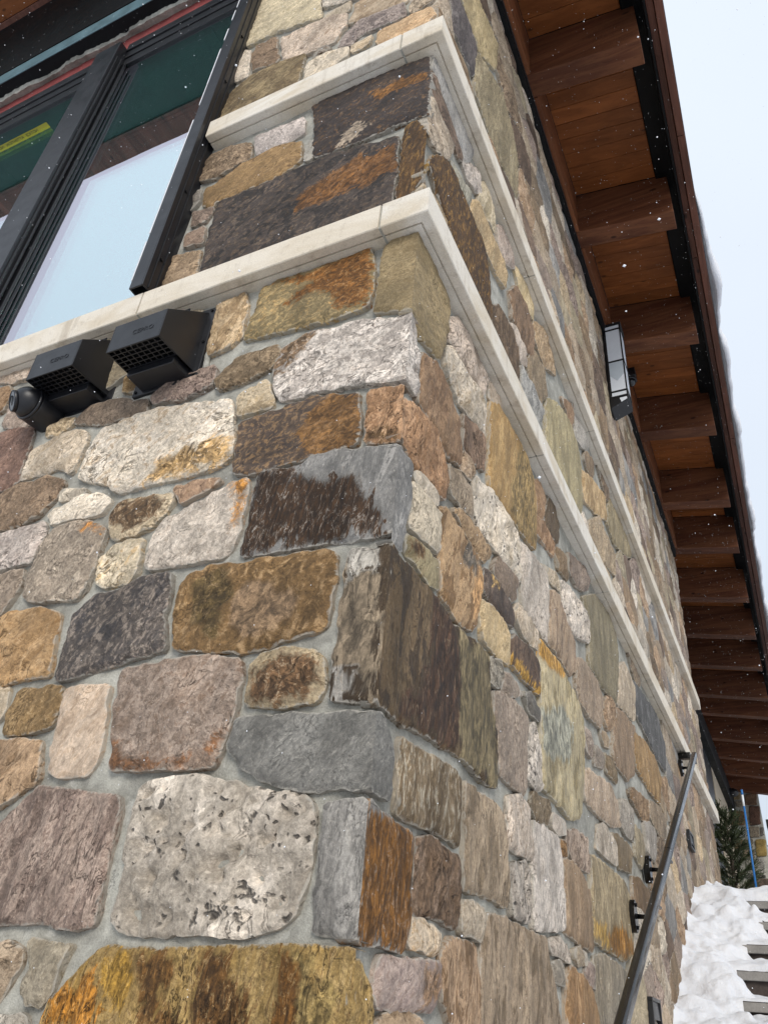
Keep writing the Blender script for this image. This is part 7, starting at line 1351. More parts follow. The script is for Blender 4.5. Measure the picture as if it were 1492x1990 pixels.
text_mesh('NOTICE   ATTENTION   NOTICE', 0.038, 0.0005, Matrix.Translation((-4.45, -0.69, 6.331)) @ Matrix.Rotation(math.pi, 4, 'Y') , 'lettering', M['ink'], lab2)

# ================================================================ eaves of the right face
SL = 0.16; Z0 = 4.872
def rz(x, dz=0.0): return Z0 + dz - SL * x
def sloped(x0, x1, y0, y1, d0, d1):
    return MB().hexa([(x0, y0, rz(x0, d0)), (x1, y0, rz(x1, d0)), (x1, y1, rz(x1, d0)), (x0, y1, rz(x0, d0)), (x0, y0, rz(x0, d1)), (x1, y0, rz(x1, d1)), (x1, y1, rz(x1, d1)), (x0, y1, rz(x0, d1))])
RY = [-0.05, 1.165, 2.36, 3.51, 4.72, 5.945, 6.90, 8.135, 9.245, 10.34, 11.56, 12.43, 13.77, 14.88, 15.98, 17.2]
first = None
for i, y in enumerate(RY):
    build(sloped(-0.48 if y > 6 else 0.012, 0.692, y, y + 0.148, 0.0, 0.418), 'rafter', M['rafter'], house, 0.004)
for y0, y1 in zip([-0.6] + [y + 0.150 for y in RY], RY + [18.0]):
    y = y0; k = max(1, round((y1 - y0) / 0.116)); w = (y1 - y0) / k
    for j in range(k):
        dz = rng.uniform(0, 0.002)
        build(sloped(0.064 if y < 6.9 else -0.47, 0.618, y0 + j * w + 0.0012, y0 + (j + 1) * w - 0.0012, 0.42 + dz, 0.436), 'soffit_board', M['soffit'], house, 0.0015)
    if y0 < 6.9: build(sloped(0.036, 0.062, y0 + 0.002, y1 - 0.002, 0.0, 0.416), 'blocking_board', M['ledger'], house, 0.002)
    else: build(sloped(-0.47, -0.44, y0 + 0.002, y1 - 0.002, 0.0, 0.416), 'blocking_board', M['ledger'], house, 0.002)
build(MB().box(0.004, 0.034, 0.3, WALL_END - 0.1, 4.785, 4.862), 'frieze_flashing', M['steel'], house, 0.002)
build(MB().box(0.036, 0.040, 0.3, WALL_END - 0.1, 4.835, 4.866), 'flashing_lip', M['frame'], house)
build(sloped(0.622, 0.752, -0.6, 18.0, 0.395, 0.436), 'eave_vent_strip', M['steel'], house, 0.002)
build(sloped(0.738, 0.752, -0.6, 18.0, 0.20, 0.394), 'eave_vent_strip', M['steel'], house, 0.002)
ys = [-0.6, 3.0, 6.9, 10.8, 14.4, 18.0]
for a, b in zip(ys[:-1], ys[1:]): build(sloped(0.755, 0.794, a + 0.002, b - 0.002, 0.245, 0.46), 'sub_fascia', M['fascia'], house, 0.002)
ys = [-0.6, 1.95, 5.2, 9.1, 13.0, 18.0]
for a, b in zip(ys[:-1], ys[1:]): build(sloped(0.797, 0.842, a + 0.002, b - 0.002, 0.20, 0.47), 'fascia_board', M['fascia'], house, 0.003)
build(sloped(-0.94, 0.855, -0.6, 18.0, 0.475, 0.62), 'roof_deck', M['roofm'], house)
# recessed porch wall beyond the stone
box('porch_beam', M['steel'], house, -0.44, -0.33, WALL_END + 0.03, 17.38, 4.46, 4.868, 0.004)
box('porch_glazing', M['dark'], house, -0.62, -0.60, WALL_END + 0.02, 17.38, 0.9, 4.46, 0)
box('porch_post', M['frame'], house, -0.56, -0.44, 12.2, 13.9, 0.9, 4.455, 0.004)
box('porch_panel', M['beige'], house, -0.50, -0.43, 13.95, 16.6, 0.9, 4.455, 0.004)

# ================================================================ things fixed to the left wall
VX0, VX1, VY, VZ = -0.912, -0.712, -0.172, 1.615
vent = thing('vent_hood', 'black plastic vent hood nearest the corner, just below the limestone sill', 'vent', ((VX0 + VX1) / 2, 0, 1.6), 'vent hoods under the window sill')
def vent_parts(root):
    h = MB()                                   # hood shell: front, two sides, sloping top
    t = 0.004
    for xa, xb in ((VX0, VX0 + t), (VX1 - t, VX1)):
        h.loft([[(xa, VY + 0.002, VZ), (xa, VY + 0.002, VZ + 0.112), (xa, -0.012, VZ + 0.258), (xa, -0.012, VZ + 0.005), (xa, -0.085, VZ + 0.002)], [(xb, VY + 0.002, VZ), (xb, VY + 0.002, VZ + 0.112), (xb, -0.012, VZ + 0.258), (xb, -0.012, VZ + 0.005), (xb, -0.085, VZ + 0.002)]])
    h.box(VX0 + t, VX1 - t, VY + 0.002, VY + 0.006, VZ, VZ + 0.112)
    h.hexa([(VX0 + t, VY + 0.006, VZ + 0.108), (VX1 - t, VY + 0.006, VZ + 0.108), (VX1 - t, -0.012, VZ + 0.253), (VX0 + t, -0.012, VZ + 0.253), (VX0 + t, VY + 0.006, VZ + 0.112), (VX1 - t, VY + 0.006, VZ + 0.112), (VX1 - t, -0.012, VZ + 0.258), (VX0 + t, -0.012, VZ + 0.258)])
    build(h, 'hood', M['vent'], root, 0.0012)
    build(MB().box(VX0 + 0.012, VX1 - 0.012, -0.084, -0.012, VZ - 0.022, VZ + 0.012), 'neck', M['vent'], root, 0.002)
    build(MB().box(VX0 - 0.024, VX1 + 0.024, -0.013, 0.010, VZ - 0.035, VZ + 0.275), 'flange', M['vent'], root, 0.002)
    bk = MB().box(VX0 + t, VX1 - t, -0.088, -0.085, VZ + 0.012, VZ + 0.2); bk.box(VX0 + t, VX1 - t, VY + 0.008, -0.088, VZ + 0.055, VZ + 0.058)
    build(bk, 'damper', M['steel'], root)
    gr = MB(); nx, ny = 9, 5; y0, y1 = VY + 0.006, -0.088
    for i in range(nx + 1): xx = VX0 + t + (VX1 - VX0 - 2 * t) * i / nx; gr.box(xx - 0.0014, xx + 0.0014, y0, y1, VZ + 0.001, VZ + 0.006)
    for j in range(ny + 1): yy = y0 + (y1 - y0) * j / ny; gr.box(VX0 + t, VX1 - t, yy - 0.0014, yy + 0.0014, VZ + 0.0014, VZ + 0.0056)
    build(gr, 'bird_screen', M['vent'], root)
    text_mesh('CEPRO', 0.026, 0.0008, Matrix.Translation((VX1 - 0.075, VY + 0.0015, VZ + 0.052)) @ Matrix.Rotation(math.radians(90), 4, 'X'), 'embossed_mark', M['vent'], root)
    sc = MB()
    for x in (VX0 - 0.012, VX1 + 0.012):
        for z in (VZ - 0.02, VZ + 0.12, VZ + 0.26): sc.tube([(x, -0.012, z), (x, -0.017, z)], 0.005, 8)
    build(sc, 'screws', M['steel'], root)
    sl = MB(); pts = []
    for k in range(60):
        a = k / 60; per = [(VX0 - 0.03, VZ - 0.045), (VX1 + 0.03, VZ - 0.04), (VX1 + 0.035, VZ + 0.275), (VX0 - 0.03, VZ + 0.28), (VX0 - 0.03, VZ - 0.045)]
        s = a * 4; i = int(s); f = s - i; p = np.array(per[i]) * (1 - f) + np.array(per[i + 1]) * f; pts.append((p[0] + rng.uniform(-.003, .003), 0.004, p[1] + rng.uniform(-.003, .003)))
    build(sl.tube(pts + [pts[0]], [0.008 + 0.003 * rng.random() for _ in range(61)], 7), 'sealant_bead', M['mortar'], root, smooth=True)
vent_parts(vent)
v2 = copy_tree(vent, (-0.368, 0.022, 0.032)); v2['label'] = 'black plastic vent hood in the middle, between the other hood and the dome camera'

cam_t = thing('security_camera', 'black turret security camera on the wall left of the vent hoods', 'security camera', (-1.305, 0, 1.625))
def lathe(axis_o, axis_d, prof, seg=32):
    d = Vector(axis_d).normalized(); a = Vector((0, 0, 1)) if abs(d.z) < .9 else Vector((1, 0, 0)); e1 = d.cross(a).normalized(); e2 = d.cross(e1); o = Vector(axis_o)
    return [[o + d * t + (e1 * math.cos(2 * math.pi * k / seg) + e2 * math.sin(2 * math.pi * k / seg)) * r for k in range(seg)] for t, r in prof]
CB = Vector((-1.315, 0, 1.628)); cd = Vector((-0.05, -1, -0.12)).normalized()
build(MB().loft(lathe(CB, cd, [(-0.02, 0.063), (0.004, 0.063), (0.05, 0.060), (0.070, 0.0585), (0.075, 0.057)])), 'base', M['vent'], cam_t, 0.001, True)
build(MB().loft(lathe(CB, cd, [(0.0752, 0.059), (0.081, 0.0595), (0.085, 0.058)])), 'collar', M['frame'], cam_t, 0, True)
bc = CB + cd * 0.083
build(MB().loft(lathe(bc, cd, [(0.054 * math.sin(a), 0.054 * math.cos(a)) for a in np.linspace(0.0, 1.50, 14)])), 'ball', M['vent'], cam_t, 0, True)
ld = Vector((-0.42, -0.80, -0.36)).normalized()
build(MB().loft(lathe(bc + ld * 0.040, ld, [(0, 0.036), (0.012, 0.035), (0.0135, 0.033), (0.011, 0.031)])), 'face_ring', M['frame'], cam_t, 0, True)
build(MB().loft(lathe(bc + ld * 0.046, ld, [(0, 0.030), (0.0055, 0.030)])), 'face_glass', M['dark'], cam_t)
build(MB().loft(lathe(bc + ld * 0.050 + Vector((0.0, 0, 0.006)), ld, [(0, 0.013), (0.006, 0.012), (0.004, 0.009)])), 'lens', M['steel'], cam_t, 0, True)

# ================================================================ things fixed to the right wall
lamp = thing('wall_lantern', 'tall black wall lantern with frosted white panes near the top of the stone wall', 'wall lamp', (0.03, 3.37, 4.0))
LX0, LX1, LY0, LY1, LB, LTOP = 0.018, 0.150, 3.30, 3.46, 4.085, 4.85
fr = MB(); b = 0.008
for x0, x1 in ((LX0, LX0 + 0.016), (LX1 - 0.010, LX1)):
    for y0, y1 in ((LY0, LY0 + b), (LY1 - b, LY1)): fr.box(x0, x1, y0, y1, LB, LTOP)
for z in (LB, LB + 0.052, LB + 0.36, LTOP - 0.062, LTOP - 0.012):
    fr.box(LX0, LX1, LY0 - 0.002, LY0 + b, z, z + 0.014); fr.box(LX1 - b, LX1 + 0.002, LY0, LY1, z, z + 0.014); fr.box(LX0, LX1, LY1 - b, LY1 + 0.002, z, z + 0.014)
build(fr, 'frame', M['black'], lamp, 0.001)
box('cap', M['black'], lamp, LX0 - 0.004, LX1 + 0.006, LY0 - 0.006, LY1 + 0.006, LTOP, LTOP + 0.012, 0.002)
box('back_plate', M['black'], lamp, 0.004, LX0, LY0 + 0.01, LY1 - 0.01, LB - 0.085, LTOP + 0.03, 0.002)
for z0, z1 in ((LB + 0.014, LB + 0.052), (LB + 0.066, LB + 0.36), (LB + 0.374, LTOP - 0.062), (LTOP - 0.048, LTOP - 0.012)):
    p = MB().box(LX0 + 0.016, LX1 - 0.010, LY0 + 0.003, LY0 + 0.006, z0, z1); p.box(LX1 - 0.006, LX1 - 0.003, LY0 + b, LY1 - b, z0, z1); p.box(LX0 + 0.016, LX1 - 0.010, LY1 - 0.006, LY1 - 0.003, z0, z1)
    build(p, 'pane', M['frost'], lamp)
mx_ = (LX0 + LX1) / 2
build(MB().loft([[(LX0 + 0.018, LY0 + 0.0012, LB + 0.355), (LX1 - 0.012, LY0 + 0.0012, LB + 0.355), (LX1 - 0.012, LY0 + 0.0012, LB + 0.225), (mx_, LY0 + 0.0012, LB + 0.165), (LX0 + 0.018, LY0 + 0.0012, LB + 0.225)], [(LX0 + 0.018, LY0 + 0.0028, LB + 0.355), (LX1 - 0.012, LY0 + 0.0028, LB + 0.355), (LX1 - 0.012, LY0 + 0.0028, LB + 0.225), (mx_, LY0 + 0.0028, LB + 0.165), (LX0 + 0.018, LY0 + 0.0028, LB + 0.225)]]), 'shade_insert', M['frost2'], lamp)
bt = MB().loft([[(LX0, LY0, LB - 0.002), (LX1, LY0, LB - 0.002), (LX1, LY0, LB - 0.036), (LX0, LY0, LB - 0.092)], [(LX0, LY1, LB - 0.002), (LX1, LY1, LB - 0.002), (LX1, LY1, LB - 0.036), (LX0, LY1, LB - 0.092)]])
build(bt, 'tail_piece', M['black'], lamp, 0.001)
build(MB().loft([[(LX0 + 0.068, LY0 - 0.002, LB - 0.012), (LX1 - 0.012, LY0 - 0.002, LB - 0.012), (LX1 - 0.010, LY0 - 0.002, LB - 0.032), (LX0 + 0.078, LY0 - 0.002, LB - 0.054)], [(LX0 + 0.068, LY0 + 0.002, LB - 0.012), (LX1 - 0.012, LY0 + 0.002, LB - 0.012), (LX1 - 0.010, LY0 + 0.002, LB - 0.032), (LX0 + 0.078, LY0 + 0.002, LB - 0.054)]]), 'tail_pane', M['frost'], lamp)

spot = thing('eave_camera', 'small black dome camera under the eaves just beyond the wall lantern', 'security camera', (0.10, 3.98, 4.85))
build(MB().loft(lathe((0.105, 3.98, rz(0.1) + 0.001), (0, 0, -1), [(-0.01, 0.05), (0.02, 0.05), (0.024, 0.047)])), 'base', M['vent'], spot, 0, True)
build(MB().loft(lathe((0.105, 3.98, rz(0.1) - 0.02), (0.3, -0.1, -1), [(0.055 * math.sin(a), 0.044 * math.cos(a)) for a in np.linspace(0, 1.5, 10)])), 'dome', M['dark'], spot, 0, True)
box('mounting_block', M['vent'], spot, 0.05, 0.155, 3.93, 4.03, rz(0.1) + 0.0, rz(0.1) + 0.09, 0.004)
spot2 = thing('porch_camera', 'small black dome at the far end of the porch beam', 'security camera', (-0.38, 16.4, 4.6))
build(MB().loft(lathe((-0.34, 16.4, 4.66), (1, -0.2, -0.15), [(-0.03, 0.09), (0.03, 0.09), (0.09, 0.085), (0.13, 0.07), (0.16, 0.04), (0.17, 0.005)])), 'dome', M['vent'], spot2, 0, True)
build(MB().box(-0.335, -0.30, 16.32, 16.48, 4.60, 4.72), 'base', M['vent'], spot2, 0.003)

# step lights let into the stone
def step_light(y, z, label, h=0.115, w=0.20):
    t = thing('step_light', label, 'step light', (0.02, y, z), 'step lights in the stone wall')
    f = MB().box(-0.03, 0.030, y - w / 2, y + w / 2, z + h / 2 - 0.014, z + h / 2); f.box(-0.03, 0.030, y - w / 2, y + w / 2, z - h / 2, z - h / 2 + 0.014)
    f.box(-0.03, 0.030, y - w / 2, y - w / 2 + 0.014, z - h / 2 + 0.014, z + h / 2 - 0.014); f.box(-0.03, 0.030, y + w / 2 - 0.014, y + w / 2, z - h / 2 + 0.014, z + h / 2 - 0.014)
    build(f, 'frame', M['vent'], t, 0.002)
    build(MB().hexa([(0.016, y - w / 2 + 0.014, z - 0.02), (0.026, y - w / 2 + 0.014, z - 0.02), (0.026, y + w / 2 - 0.014, z - 0.02), (0.016, y + w / 2 - 0.014, z - 0.02), (0.016, y - w / 2 + 0.014, z + h / 2 - 0.014), (0.022, y - w / 2 + 0.014, z + h / 2 - 0.014), (0.022, y + w / 2 - 0.014, z + h / 2 - 0.014), (0.016, y + w / 2 - 0.014, z + h / 2 - 0.014)]), 'louvre', M['frame'], t)
    build(MB().box(-0.03, -0.02, y - w / 2 + 0.014, y + w / 2 - 0.014, z - h / 2 + 0.014, z - 0.02), 'lens', M['dark'], t)
step_light(2.70, 0.165, 'black recessed step light in the stone at the foot of the handrail')
step_light(4.85, 1.295, 'black recessed step light in the stone beyond the upper handrail bracket')

# handrail: rectangular black rail climbing with the stairs
rail = thing('handrail', 'sloping black metal handrail on brackets along the stone wall', 'handrail', (0.11, 2.0, 0.3))
def railz(y): return 0.086 + 0.5365 * (y - 1.526)
def rail_piece(y0, y1, w=0.018, h=0.022, seg=20):
    rings = []; dirv = Vector((0, 1, 0.5365)).normalized(); up = dirv.cross(Vector((1, 0, 0))) * -1; up = up if up.z > 0 else -up
    for y in (y0, y1):
        c = Vector((0.112, y, railz(y))); r = []
        for k in range(seg):
            a = 2 * math.pi * k / seg; ca, sa = math.cos(a), math.sin(a); e = 0.45
            r.append(c + Vector((1, 0, 0)) * w * math.copysign(abs(ca) ** e, ca) + up * h * math.copysign(abs(sa) ** e, sa))
        rings.append(r)
    return MB().loft(rings)
build(rail_piece(0.2, 2.928), 'rail', M['rail'], rail, 0, False); build(rail_piece(2.934, 4.93), 'rail', M['rail'], rail)
build(rail_piece(2.925, 2.937, 0.0168, 0.0208), 'splice', M['steel'], rail)
build(MB().box(0.0, 0.0905, 4.885, 4.93, railz(4.9) - 0.02, railz(4.9) + 0.028), 'wall_return', M['rail'], rail, 0.004)
br = None
for y, zoff in ((2.40, 0), (2.90, 0), (4.83, 0), (1.0, 0)):
    z = railz(y) - 0.065
    if br is None:
        br = empty_part('bracket', rail, (0.03, y, z))
        pl = MB().loft([[(x, y + 0.036 * math.cos(a) * (1.0), z + 0.062 * math.sin(a)) for a in np.linspace(0, 2 * math.pi, 20, endpoint=False)] for x in (0.0, 0.026, 0.030)])
        build(pl, 'wall_plate', M['rail'], br, 0.001)
        arm = MB().tube([(0.024, y, z), (0.07, y, z - 0.002), (0.098, y, z + 0.008), (0.110, y, z + 0.04)], [0.010, 0.009, 0.009, 0.010], 10); build(arm, 'arm', M['rail'], br, 0, True)
        build(MB().box(0.094, 0.130, y - 0.03, y + 0.03, z + 0.030, z + 0.040), 'saddle', M['rail'], br, 0.002)
        bo = MB()
        for dy, dz in ((0, 0.042), (0, -0.042), (0.02, 0), (-0.02, 0)): bo.tube([(0.029, y + dy, z + dz), (0.036, y + dy, z + dz)], 0.0075, 8)
        build(bo, 'bolts', M['steel'], br)
        b0 = (y, z)
    else: copy_tree(br, (0, y - b0[0], z - b0[1]))

# ================================================================ stairs, ground and snow
YN = [4.712 - 0.288 * k for k in range(16)]; ZN = [0.900 - 0.155 * k for k in range(16)]
stairs = thing('stone_stairs', 'flight of grey stone steps under trodden snow, climbing beside the wall', 'stairs', (0.9, 2.5, -1.6))
t0 = r0 = None
for k, (y, z) in enumerate(zip(YN, ZN)):
    if t0 is None:
        t0 = build(MB().box(0.03, 2.0, y, y + 0.33, z - 0.042, z), 'tread', M['tread'], stairs, 0.004)
        r0 = build(MB().box(0.03, 2.0, y + 0.028, y + 0.30, z - 0.22, z - 0.0425), 'riser', M['riser'], stairs)
    else:
        for o in (t0, r0): c = o.copy(); COL.objects.link(c); c.location = o.location + Vector((0, y - YN[0], z - ZN[0]))
build(MB().box(0.03, 2.0, 4.9, 8.0, 0.70, 0.88), 'landing', M['tread'], stairs)

def ground_h(x, y):
    base = -1.66 + (np.clip(y, -0.1, 4.7) + 0.1) * 0.53
    return np.clip(base, -1.66, 0.9)
gx = np.concatenate([np.linspace(-60, -6, 12), np.linspace(-5, 5, 60), np.linspace(6, 60, 12), [200]]); gy = np.concatenate([[-200], np.linspace(-60, -6, 12), np.linspace(-5, 8, 80), np.linspace(9, 60, 14), [220]])
GX, GYY = np.meshgrid(gx, gy); hz = ground_h(GX, GYY) - 0.10 + (fbm(GX * 0.7 + 50, GYY * 0.7 + 50, 4) - 0.5) * 0.14 * (np.abs(GX) < 30)
hz = np.where((GX > -0.3) & (GX < 2.3) & (GYY > -1) & (GYY < 9), hz - 0.35, hz)
nx_, ny_ = len(gx), len(gy)
mb = MB(); mb.add(np.stack([GX.ravel(), GYY.ravel(), hz.ravel()], 1), [(k * nx_ + i, k * nx_ + i + 1, (k + 1) * nx_ + i + 1, (k + 1) * nx_ + i) for k in range(ny_ - 1) for i in range(nx_ - 1)])
tag(build(mb, 'snowy_ground', M['snow'], None, smooth=True), kind='structure')

# trodden snow on the steps: a bank along the wall, noses and risers left bare further out
def snow_grid(x0, x1, y0, y1, dx, dy):
    xs = np.arange(x0, x1, dx); ys = np.arange(y0, y1, dy); X, Y = np.meshgrid(xs, ys)
    k = np.floor((4.712 - Y) / 0.288) + 1; k = np.clip(k, 0, 15)               # tread index under y
    yn = 4.712 - 0.288 * k; zt = 0.900 - 0.155 * k; zt = np.where(Y >= 4.712, 0.9, zt)
    fr = (Y - yn) / 0.288                                                      # 0 at the nose, 1 at the next riser
    L1 = fbm(X * 5 + 3, Y * 5, 41, 2); L2 = fbm(X * 13, Y * 13 + 9, 42, 2); L3 = fbm(X * 36, Y * 36, 43, 1)
    slope = -1.63 + 0.5379 * Y; slope = np.where(Y > 4.74, 0.9 + (Y - 4.74) * 0.03 + 0.02, slope)
    edge = np.interp(Y, [2.0, 3.2, 3.5, 3.7, 3.85, 4.0, 4.14, 4.3, 4.43, 4.6, 4.71], [.3, .48, .25, .22, .11, .20, .25, .30, .36, .27, .23])
    edge = edge + 0.06 * (L2 - 0.5)
    bank = slope + 0.025 + 0.12 * (L1 - 0.45) + 0.060 * (L2 - 0.5) + 0.010 * (L3 - 0.5) + 0.03 * np.exp(-np.clip(X, 0, 9) / 0.05)
    bank = bank - 0.30 * np.clip((X - edge) / 0.25, 0, 1) ** 1.3
    thick = 0.018 + 0.085 * np.clip(fr, 0, 1) ** 1.1 * (0.1 + 1.3 * L1) + 0.030 * np.clip(np.sin(np.clip(fr, 0, 1) * 3.1), 0, 1) * L2 + 0.008 * L3
    thick = thick * np.clip(0.35 + (fbm(X * 3.3 + 7, Y * 2.1, 47)) * 1.3, 0.3, 1.6) * np.interp(Y, [3.2, 3.55, 3.62, 3.84, 3.87, 4.2, 4.5, 4.7], [1.3, 1.2, .35, .4, .9, .6, 1.3, .7])
    step = zt + thick * np.clip(fr / 0.10, 0.04, 1) ** 0.6
    step = np.where(Y >= 4.712, zt + 0.003 + np.clip((Y - 4.712) / 0.04, 0, 1) ** 0.6 * (0.017 + 0.07 * L1 + 0.03 * L2 + 0.03 * np.clip((Y - 4.75) / 0.25, 0, 1)), step)
    Z = np.maximum(step, bank) + 0.003 * (L3 - 0.5)
    heap = 0.04 * np.exp(-((X - 0.42) / 0.17) ** 2 - ((Y - 5.25) / 0.25) ** 2) + 0.17 * np.exp(-((X - 0.03) / 0.16) ** 2 - ((Y - 6.0) / 0.8) ** 2)
    Z = Z + heap * np.where(Y > 4.75, 1, 0) * (0.8 + 0.5 * L2)
    n = len(xs); m = len(ys); mb = MB(); up_ = (Z[1:, :] - Z[:-1, :]) > 0.05; Z[1:, :] = np.where(up_, np.minimum(Z[1:, :], zt[1:, :] + 0.003), Z[1:, :]); J_ = up_; bare = J_[:, :-1] | J_[:, 1:]      # no snow on the upright riser faces
    mb.add(np.stack([X.ravel(), Y.ravel(), Z.ravel()], 1), [(a * n + i, a * n + i + 1, (a + 1) * n + i + 1, (a + 1) * n + i) for a in range(m - 1) for i in range(n - 1) if not bare[a, i]])
    return mb
tag(build(snow_grid(0.0, 0.9, 1.6, 7.4, 0.010, 0.010), 'trodden_snow', M['snow'], None, smooth=True), kind='structure')
tag(build(snow_grid(0.89, 2.1, 0.0, 7.4, 0.03, 0.02), 'trodden_snow', M['snow'], None, smooth=True), kind='structure')
tag(build(snow_grid(0.0, 0.9, -0.3, 1.61, 0.03, 0.02), 'trodden_snow', M['snow'], None, smooth=True), kind='structure')

# snow hanging over the eave
n = 420; rings = []
for i in range(n):
    y = 2.62 + 15.3 * i / (n - 1); a = fbm(np.array([y * 2.2]), np.array([0.7]), 61)[0]; b_ = fbm(np.array([y * 7.0]), np.array([3.7]), 62)[0]; t = min(1, i / 14)
    w = (0.012 + 0.075 * max(0, a - 0.28) * 1.5 + 0.02 * b_) * t + 0.004; hh = (0.10 + 0.10 * a) * (0.2 + 0.8 * t); zc = rz(0.85, 0.62); dr = 0.12 * max(0, a - 0.42) + 0.03 * b_
    rings.append([(0.80, y, zc - 0.004), (0.848, y, zc - 0.02), (0.852 + w * 0.5, y, zc - 0.05 - dr), (0.852 + w, y, zc - 0.03 - dr * 0.6), (0.852 + w * 1.1, y, zc + hh * 0.45), (0.84 + w * 0.6, y, zc + hh * 0.9), (0.70, y, zc + hh + 0.03), (0.3, y, zc + hh + 0.10), (0.3, y, zc + 0.02)])
tag(build(MB().loft(rings), 'roof_snow', M['snow'], None, smooth=True), kind='structure')

# ================================================================ far end: pier, shrub, shovel handle, neighbour, tree
pier = thing('stone_pier', 'squared fieldstone pier at the far end of the porch', 'pier', (-0.2, 17.7, 0.9))
box('core', M['mortar'], pier, -0.60, 0.135, 17.42, 18.0, 0.8, 5.22, 0.003)
PSTONES = [[-440, 4929, -186, 4900, -216, 4767, -464, 4775], [-98, 4878, 128, 4870, 90, 4643, -135, 4650], [-451, 4736, -324, 4722, -362, 4599, -492, 4584], [-303, 4741, -177, 4727, -192, 4632, -304, 4617], [-501, 4527, -243, 4539, -141, 4499, -180, 4257, -506, 4255], [-48, 4628, 131, 4623, 104, 4252, -111, 4247], [-492, 4226, -186, 4220, -222, 4001, -509, 3996], [-115, 4219, 62, 4216, 46, 4016, -151, 4000], [87, 4206, 138, 4196, 122, 4051, 77, 4042], [-514, 3969, -281, 3966, -325, 3803, -526, 3769], [-246, 3965, -87, 3963, -134, 3784, -257, 3785], [-51, 3963, 141, 3960, 111, 3640, -89, 3632], [-331, 3767, -102, 3765, -126, 3623, -357, 3607], [-290, 3580, 42, 3587, 14, 3326, -300, 3308], [-338, 3290, 18, 3300, 18, 3254, -345, 3247], [-315, 3218, 66, 3232, 46, 3070, -339, 3066]]
pcol = ['8d7c5e', '7d6450', '75604c', '968b78', '7a5a40', '5f463a', '8f8f8a', '837868', '6d6a66', '80684c', '857a6a', '8b7644', '8a7a66', '908c84', '54504c', '5a4c42']
for P, c in zip(PSTONES, pcol):
    me_b = MB(); pts = np.array(P).reshape(-1, 2) / 1000.0; cc = pts.mean(0); rg = []
    pts = np.vstack([pts[i] + (pts[(i + 1) % len(pts)] - pts[i]) * t for i in range(len(pts)) for t in (0.08, 0.36, 0.64, 0.92)]); pts = pts + rng.uniform(-0.01, 0.01, pts.shape)
    sgn = 1
    for y, s in ((17.44, 1.0), (17.405, 1.0), (17.385, 0.97), (17.380, 0.86)): rg.append([(cc[0] + (p[0] - cc[0]) * s, y, cc[1] + (p[1] - cc[1]) * s) for p in pts])
    o = build(me_b.loft(rg), 'stone', M['stone'], pier); me = o.data; nv = len(me.vertices); c1 = np.array(lin(c)) * ALB
    for k, val in (('c1', c1 * 0.75), ('c2', c1 * 1.25), ('c3', c1 * 0.5), ('c4', c1), ('p1', (1, 0, 1.6)), ('p2', (0.15, 0.4, rng.random())), ('p3', (1.0, -1.0, 0.0))):
        at = me.attributes.new(k, 'FLOAT_COLOR', 'POINT'); A = np.ones((nv, 4)); A[:, :3] = val; at.data.foreach_set('color', A.ravel())

shrub = thing('evergreen_shrub', 'dark green conifer shrub growing between the wall end and the pier', 'shrub', (-0.12, 10.4, 0.9))
fb = MB(); tr = MB().tube([(-0.12, 10.4, 0.9), (-0.11, 10.4, 1.8), (-0.10, 10.42, 2.75)], [0.04, 0.03, 0.012], 8)
for k in range(84):
    z = 1.0 + 1.72 * (k / 84); R = 0.36 * (1 - (z - 1.0) / 1.95) + 0.08; a = k * 2.399; tip = Vector((-0.11 + math.cos(a) * R, 10.4 + math.sin(a) * R, z + 0.12 + 0.1 * rng.random())); b0_ = Vector((-0.11, 10.4, z))
    tr.tube([b0_, tip], [0.008, 0.003], 5)
    for j in range(90):
        t = 0.15 + 0.85 * rng.random(); p = b0_.lerp(tip, t); d = ((tip - b0_).normalized() + Vector(rng.normal(0, 0.55, 3))).normalized(); L = rng.uniform(0.05, 0.12); sd = d.cross(Vector(rng.normal(0, 1, 3))).normalized() * 0.006
        fb.add([p - sd, p + sd, p + d * L], [(0, 1, 2)])
    for j in range(26):
        p = tip + Vector(rng.normal(0, 0.03, 3)); d = ((tip - b0_).normalized() + Vector(rng.normal(0, 0.4, 3))).normalized(); L = rng.uniform(0.06, 0.13); sd = d.cross(Vector(rng.normal(0, 1, 3))).normalized() * 0.006
        fb.add([p - sd, p + sd, p + d * L], [(0, 1, 2)])
build(tr, 'stem', M['bark'], shrub); tag(build(fb, 'foliage', M['needle'], shrub), kind='stuff')

PB, PT = Vector((0.311897, 6.500000, 1.284382)), Vector((0.325908, 6.500000, 2.066759))
pole = thing('shovel_handle', 'slim blue pole with a white band stuck upright in the snow before the pier', 'pole', PB)
build(MB().tube([PB - (PT - PB) * 0.2, PB.lerp(PT, 0.82)], 0.0085, 10), 'shaft', M['blue'], pole, 0, True)
build(MB().tube([PB.lerp(PT, 0.82), PB.lerp(PT, 0.945)], 0.0088, 10), 'band', M['white'], pole, 0, True)
build(MB().tube([PB.lerp(PT, 0.945), PT], [0.0095, 0.0098], 10), 'grip', M['blue'], pole, 0, True)

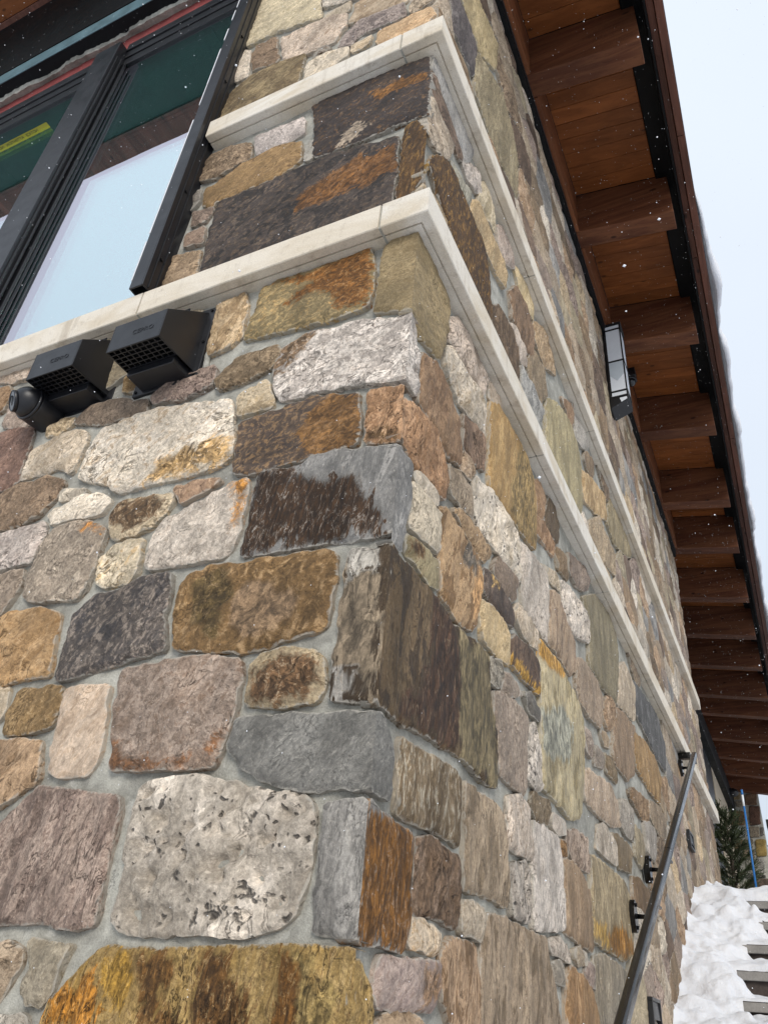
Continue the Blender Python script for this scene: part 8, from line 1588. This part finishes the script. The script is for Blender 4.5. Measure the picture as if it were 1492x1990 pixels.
nb = thing('neighbouring_house', 'end of a dark roofed house with black framed windows beyond the pier', 'house', (1.2, 19.6, 0.9))
box('roof', M['roofm'], nb, 0.16, 2.6, 19.3, 22.0, 4.62, 4.80, 0.01); box('wall', M['dark'], nb, 0.30, 2.5, 19.62, 21.5, 0.8, 4.62, 0)
wn = empty_part('window', nb, (0.6, 19.6, 3.0))
wf = MB()
for x in (0.30, 0.62, 0.94, 1.26): wf.box(x, x + 0.03, 19.56, 19.61, 2.2, 4.55)
for z in (2.2, 2.95, 3.75, 4.35, 4.52): wf.box(0.33, 1.26, 19.565, 19.605, z, z + 0.03)
build(wf, 'frame', M['black'], wn); build(MB().box(0.33, 1.26, 19.612, 19.618, 2.2, 4.5), 'pane', M['pane'], wn)
tree = thing('bare_tree', 'leafless winter tree seen against the sky past the pier', 'tree', (1.0, 27, 0.8))
tb = MB(); bb = MB()
def branch(mb, p, d, L, r, lev):
    q = p + d * L; mb.tube([p, (p + q) / 2 + Vector(rng.normal(0, 0.04 * L, 3)), q], [r, r * 0.8, r * 0.6], 6)
    if lev == 0: return
    for k in range(3):
        nd = (d + Vector(rng.normal(0, 0.45, 3)) + Vector((0, 0, 0.12))).normalized(); branch(bb, p + d * L * rng.uniform(0.55, 1.0), nd, L * rng.uniform(0.55, 0.8), r * 0.55, lev - 1)
branch(tb, Vector((0.95, 27, 0.8)), Vector((0.02, 0, 1)), 3.0, 0.13, 3)
build(tb, 'trunk', M['bark'], tree, 0, True); build(bb, 'branches', M['bark'], tree)

# ================================================================ falling snow in the open air
N = 20000; pos = []
while len(pos) < N:
    p = rng.uniform((-2.6, -1.9, -1.4), (2.6, 6.5, 5.0), (N, 3)); rad = rng.uniform(0, 1, N)
    ok = ((p[:, 0] > 0.07) | (p[:, 1] < -0.14)) & (np.linalg.norm(p - np.array(CAMP), axis=1) > 0.45) & ~((p[:, 2] > 4.6) & (p[:, 0] > -1) & (p[:, 0] < 1.0)) & ((p[:, 1] < 2) | (p[:, 2] > -1.2 + 0.54 * p[:, 1]))
    pos += p[ok].tolist()
pos = np.array(pos[:N]); size = 0.0006 + 0.0009 * rng.random(N) ** 2.5
ax = np.array([(1, 0, 0), (-1, 0, 0), (0, 1, 0), (0, -1, 0), (0, 0, 1), (0, 0, -1)], float); fc = [(0, 2, 4), (2, 1, 4), (1, 3, 4), (3, 0, 4), (2, 0, 5), (1, 2, 5), (3, 1, 5), (0, 3, 5)]
vv = (pos[:, None, :] + ax[None] * size[:, None, None]).reshape(-1, 3); ff = (np.array(fc)[None] + np.arange(N)[:, None, None] * 6).reshape(-1, 3)
me = bpy.data.meshes.new('falling_snow'); me.vertices.add(len(vv)); me.vertices.foreach_set('co', vv.ravel()); me.loops.add(ff.size); me.loops.foreach_set('vertex_index', ff.ravel().astype(np.int32))
me.polygons.add(len(ff)); me.polygons.foreach_set('loop_start', np.arange(0, ff.size, 3, dtype=np.int32)); me.polygons.foreach_set('loop_total', np.full(len(ff), 3, dtype=np.int32)); me.update(); me.validate()
tag(link(me, 'falling_snow', M['flake'], None), kind='stuff')
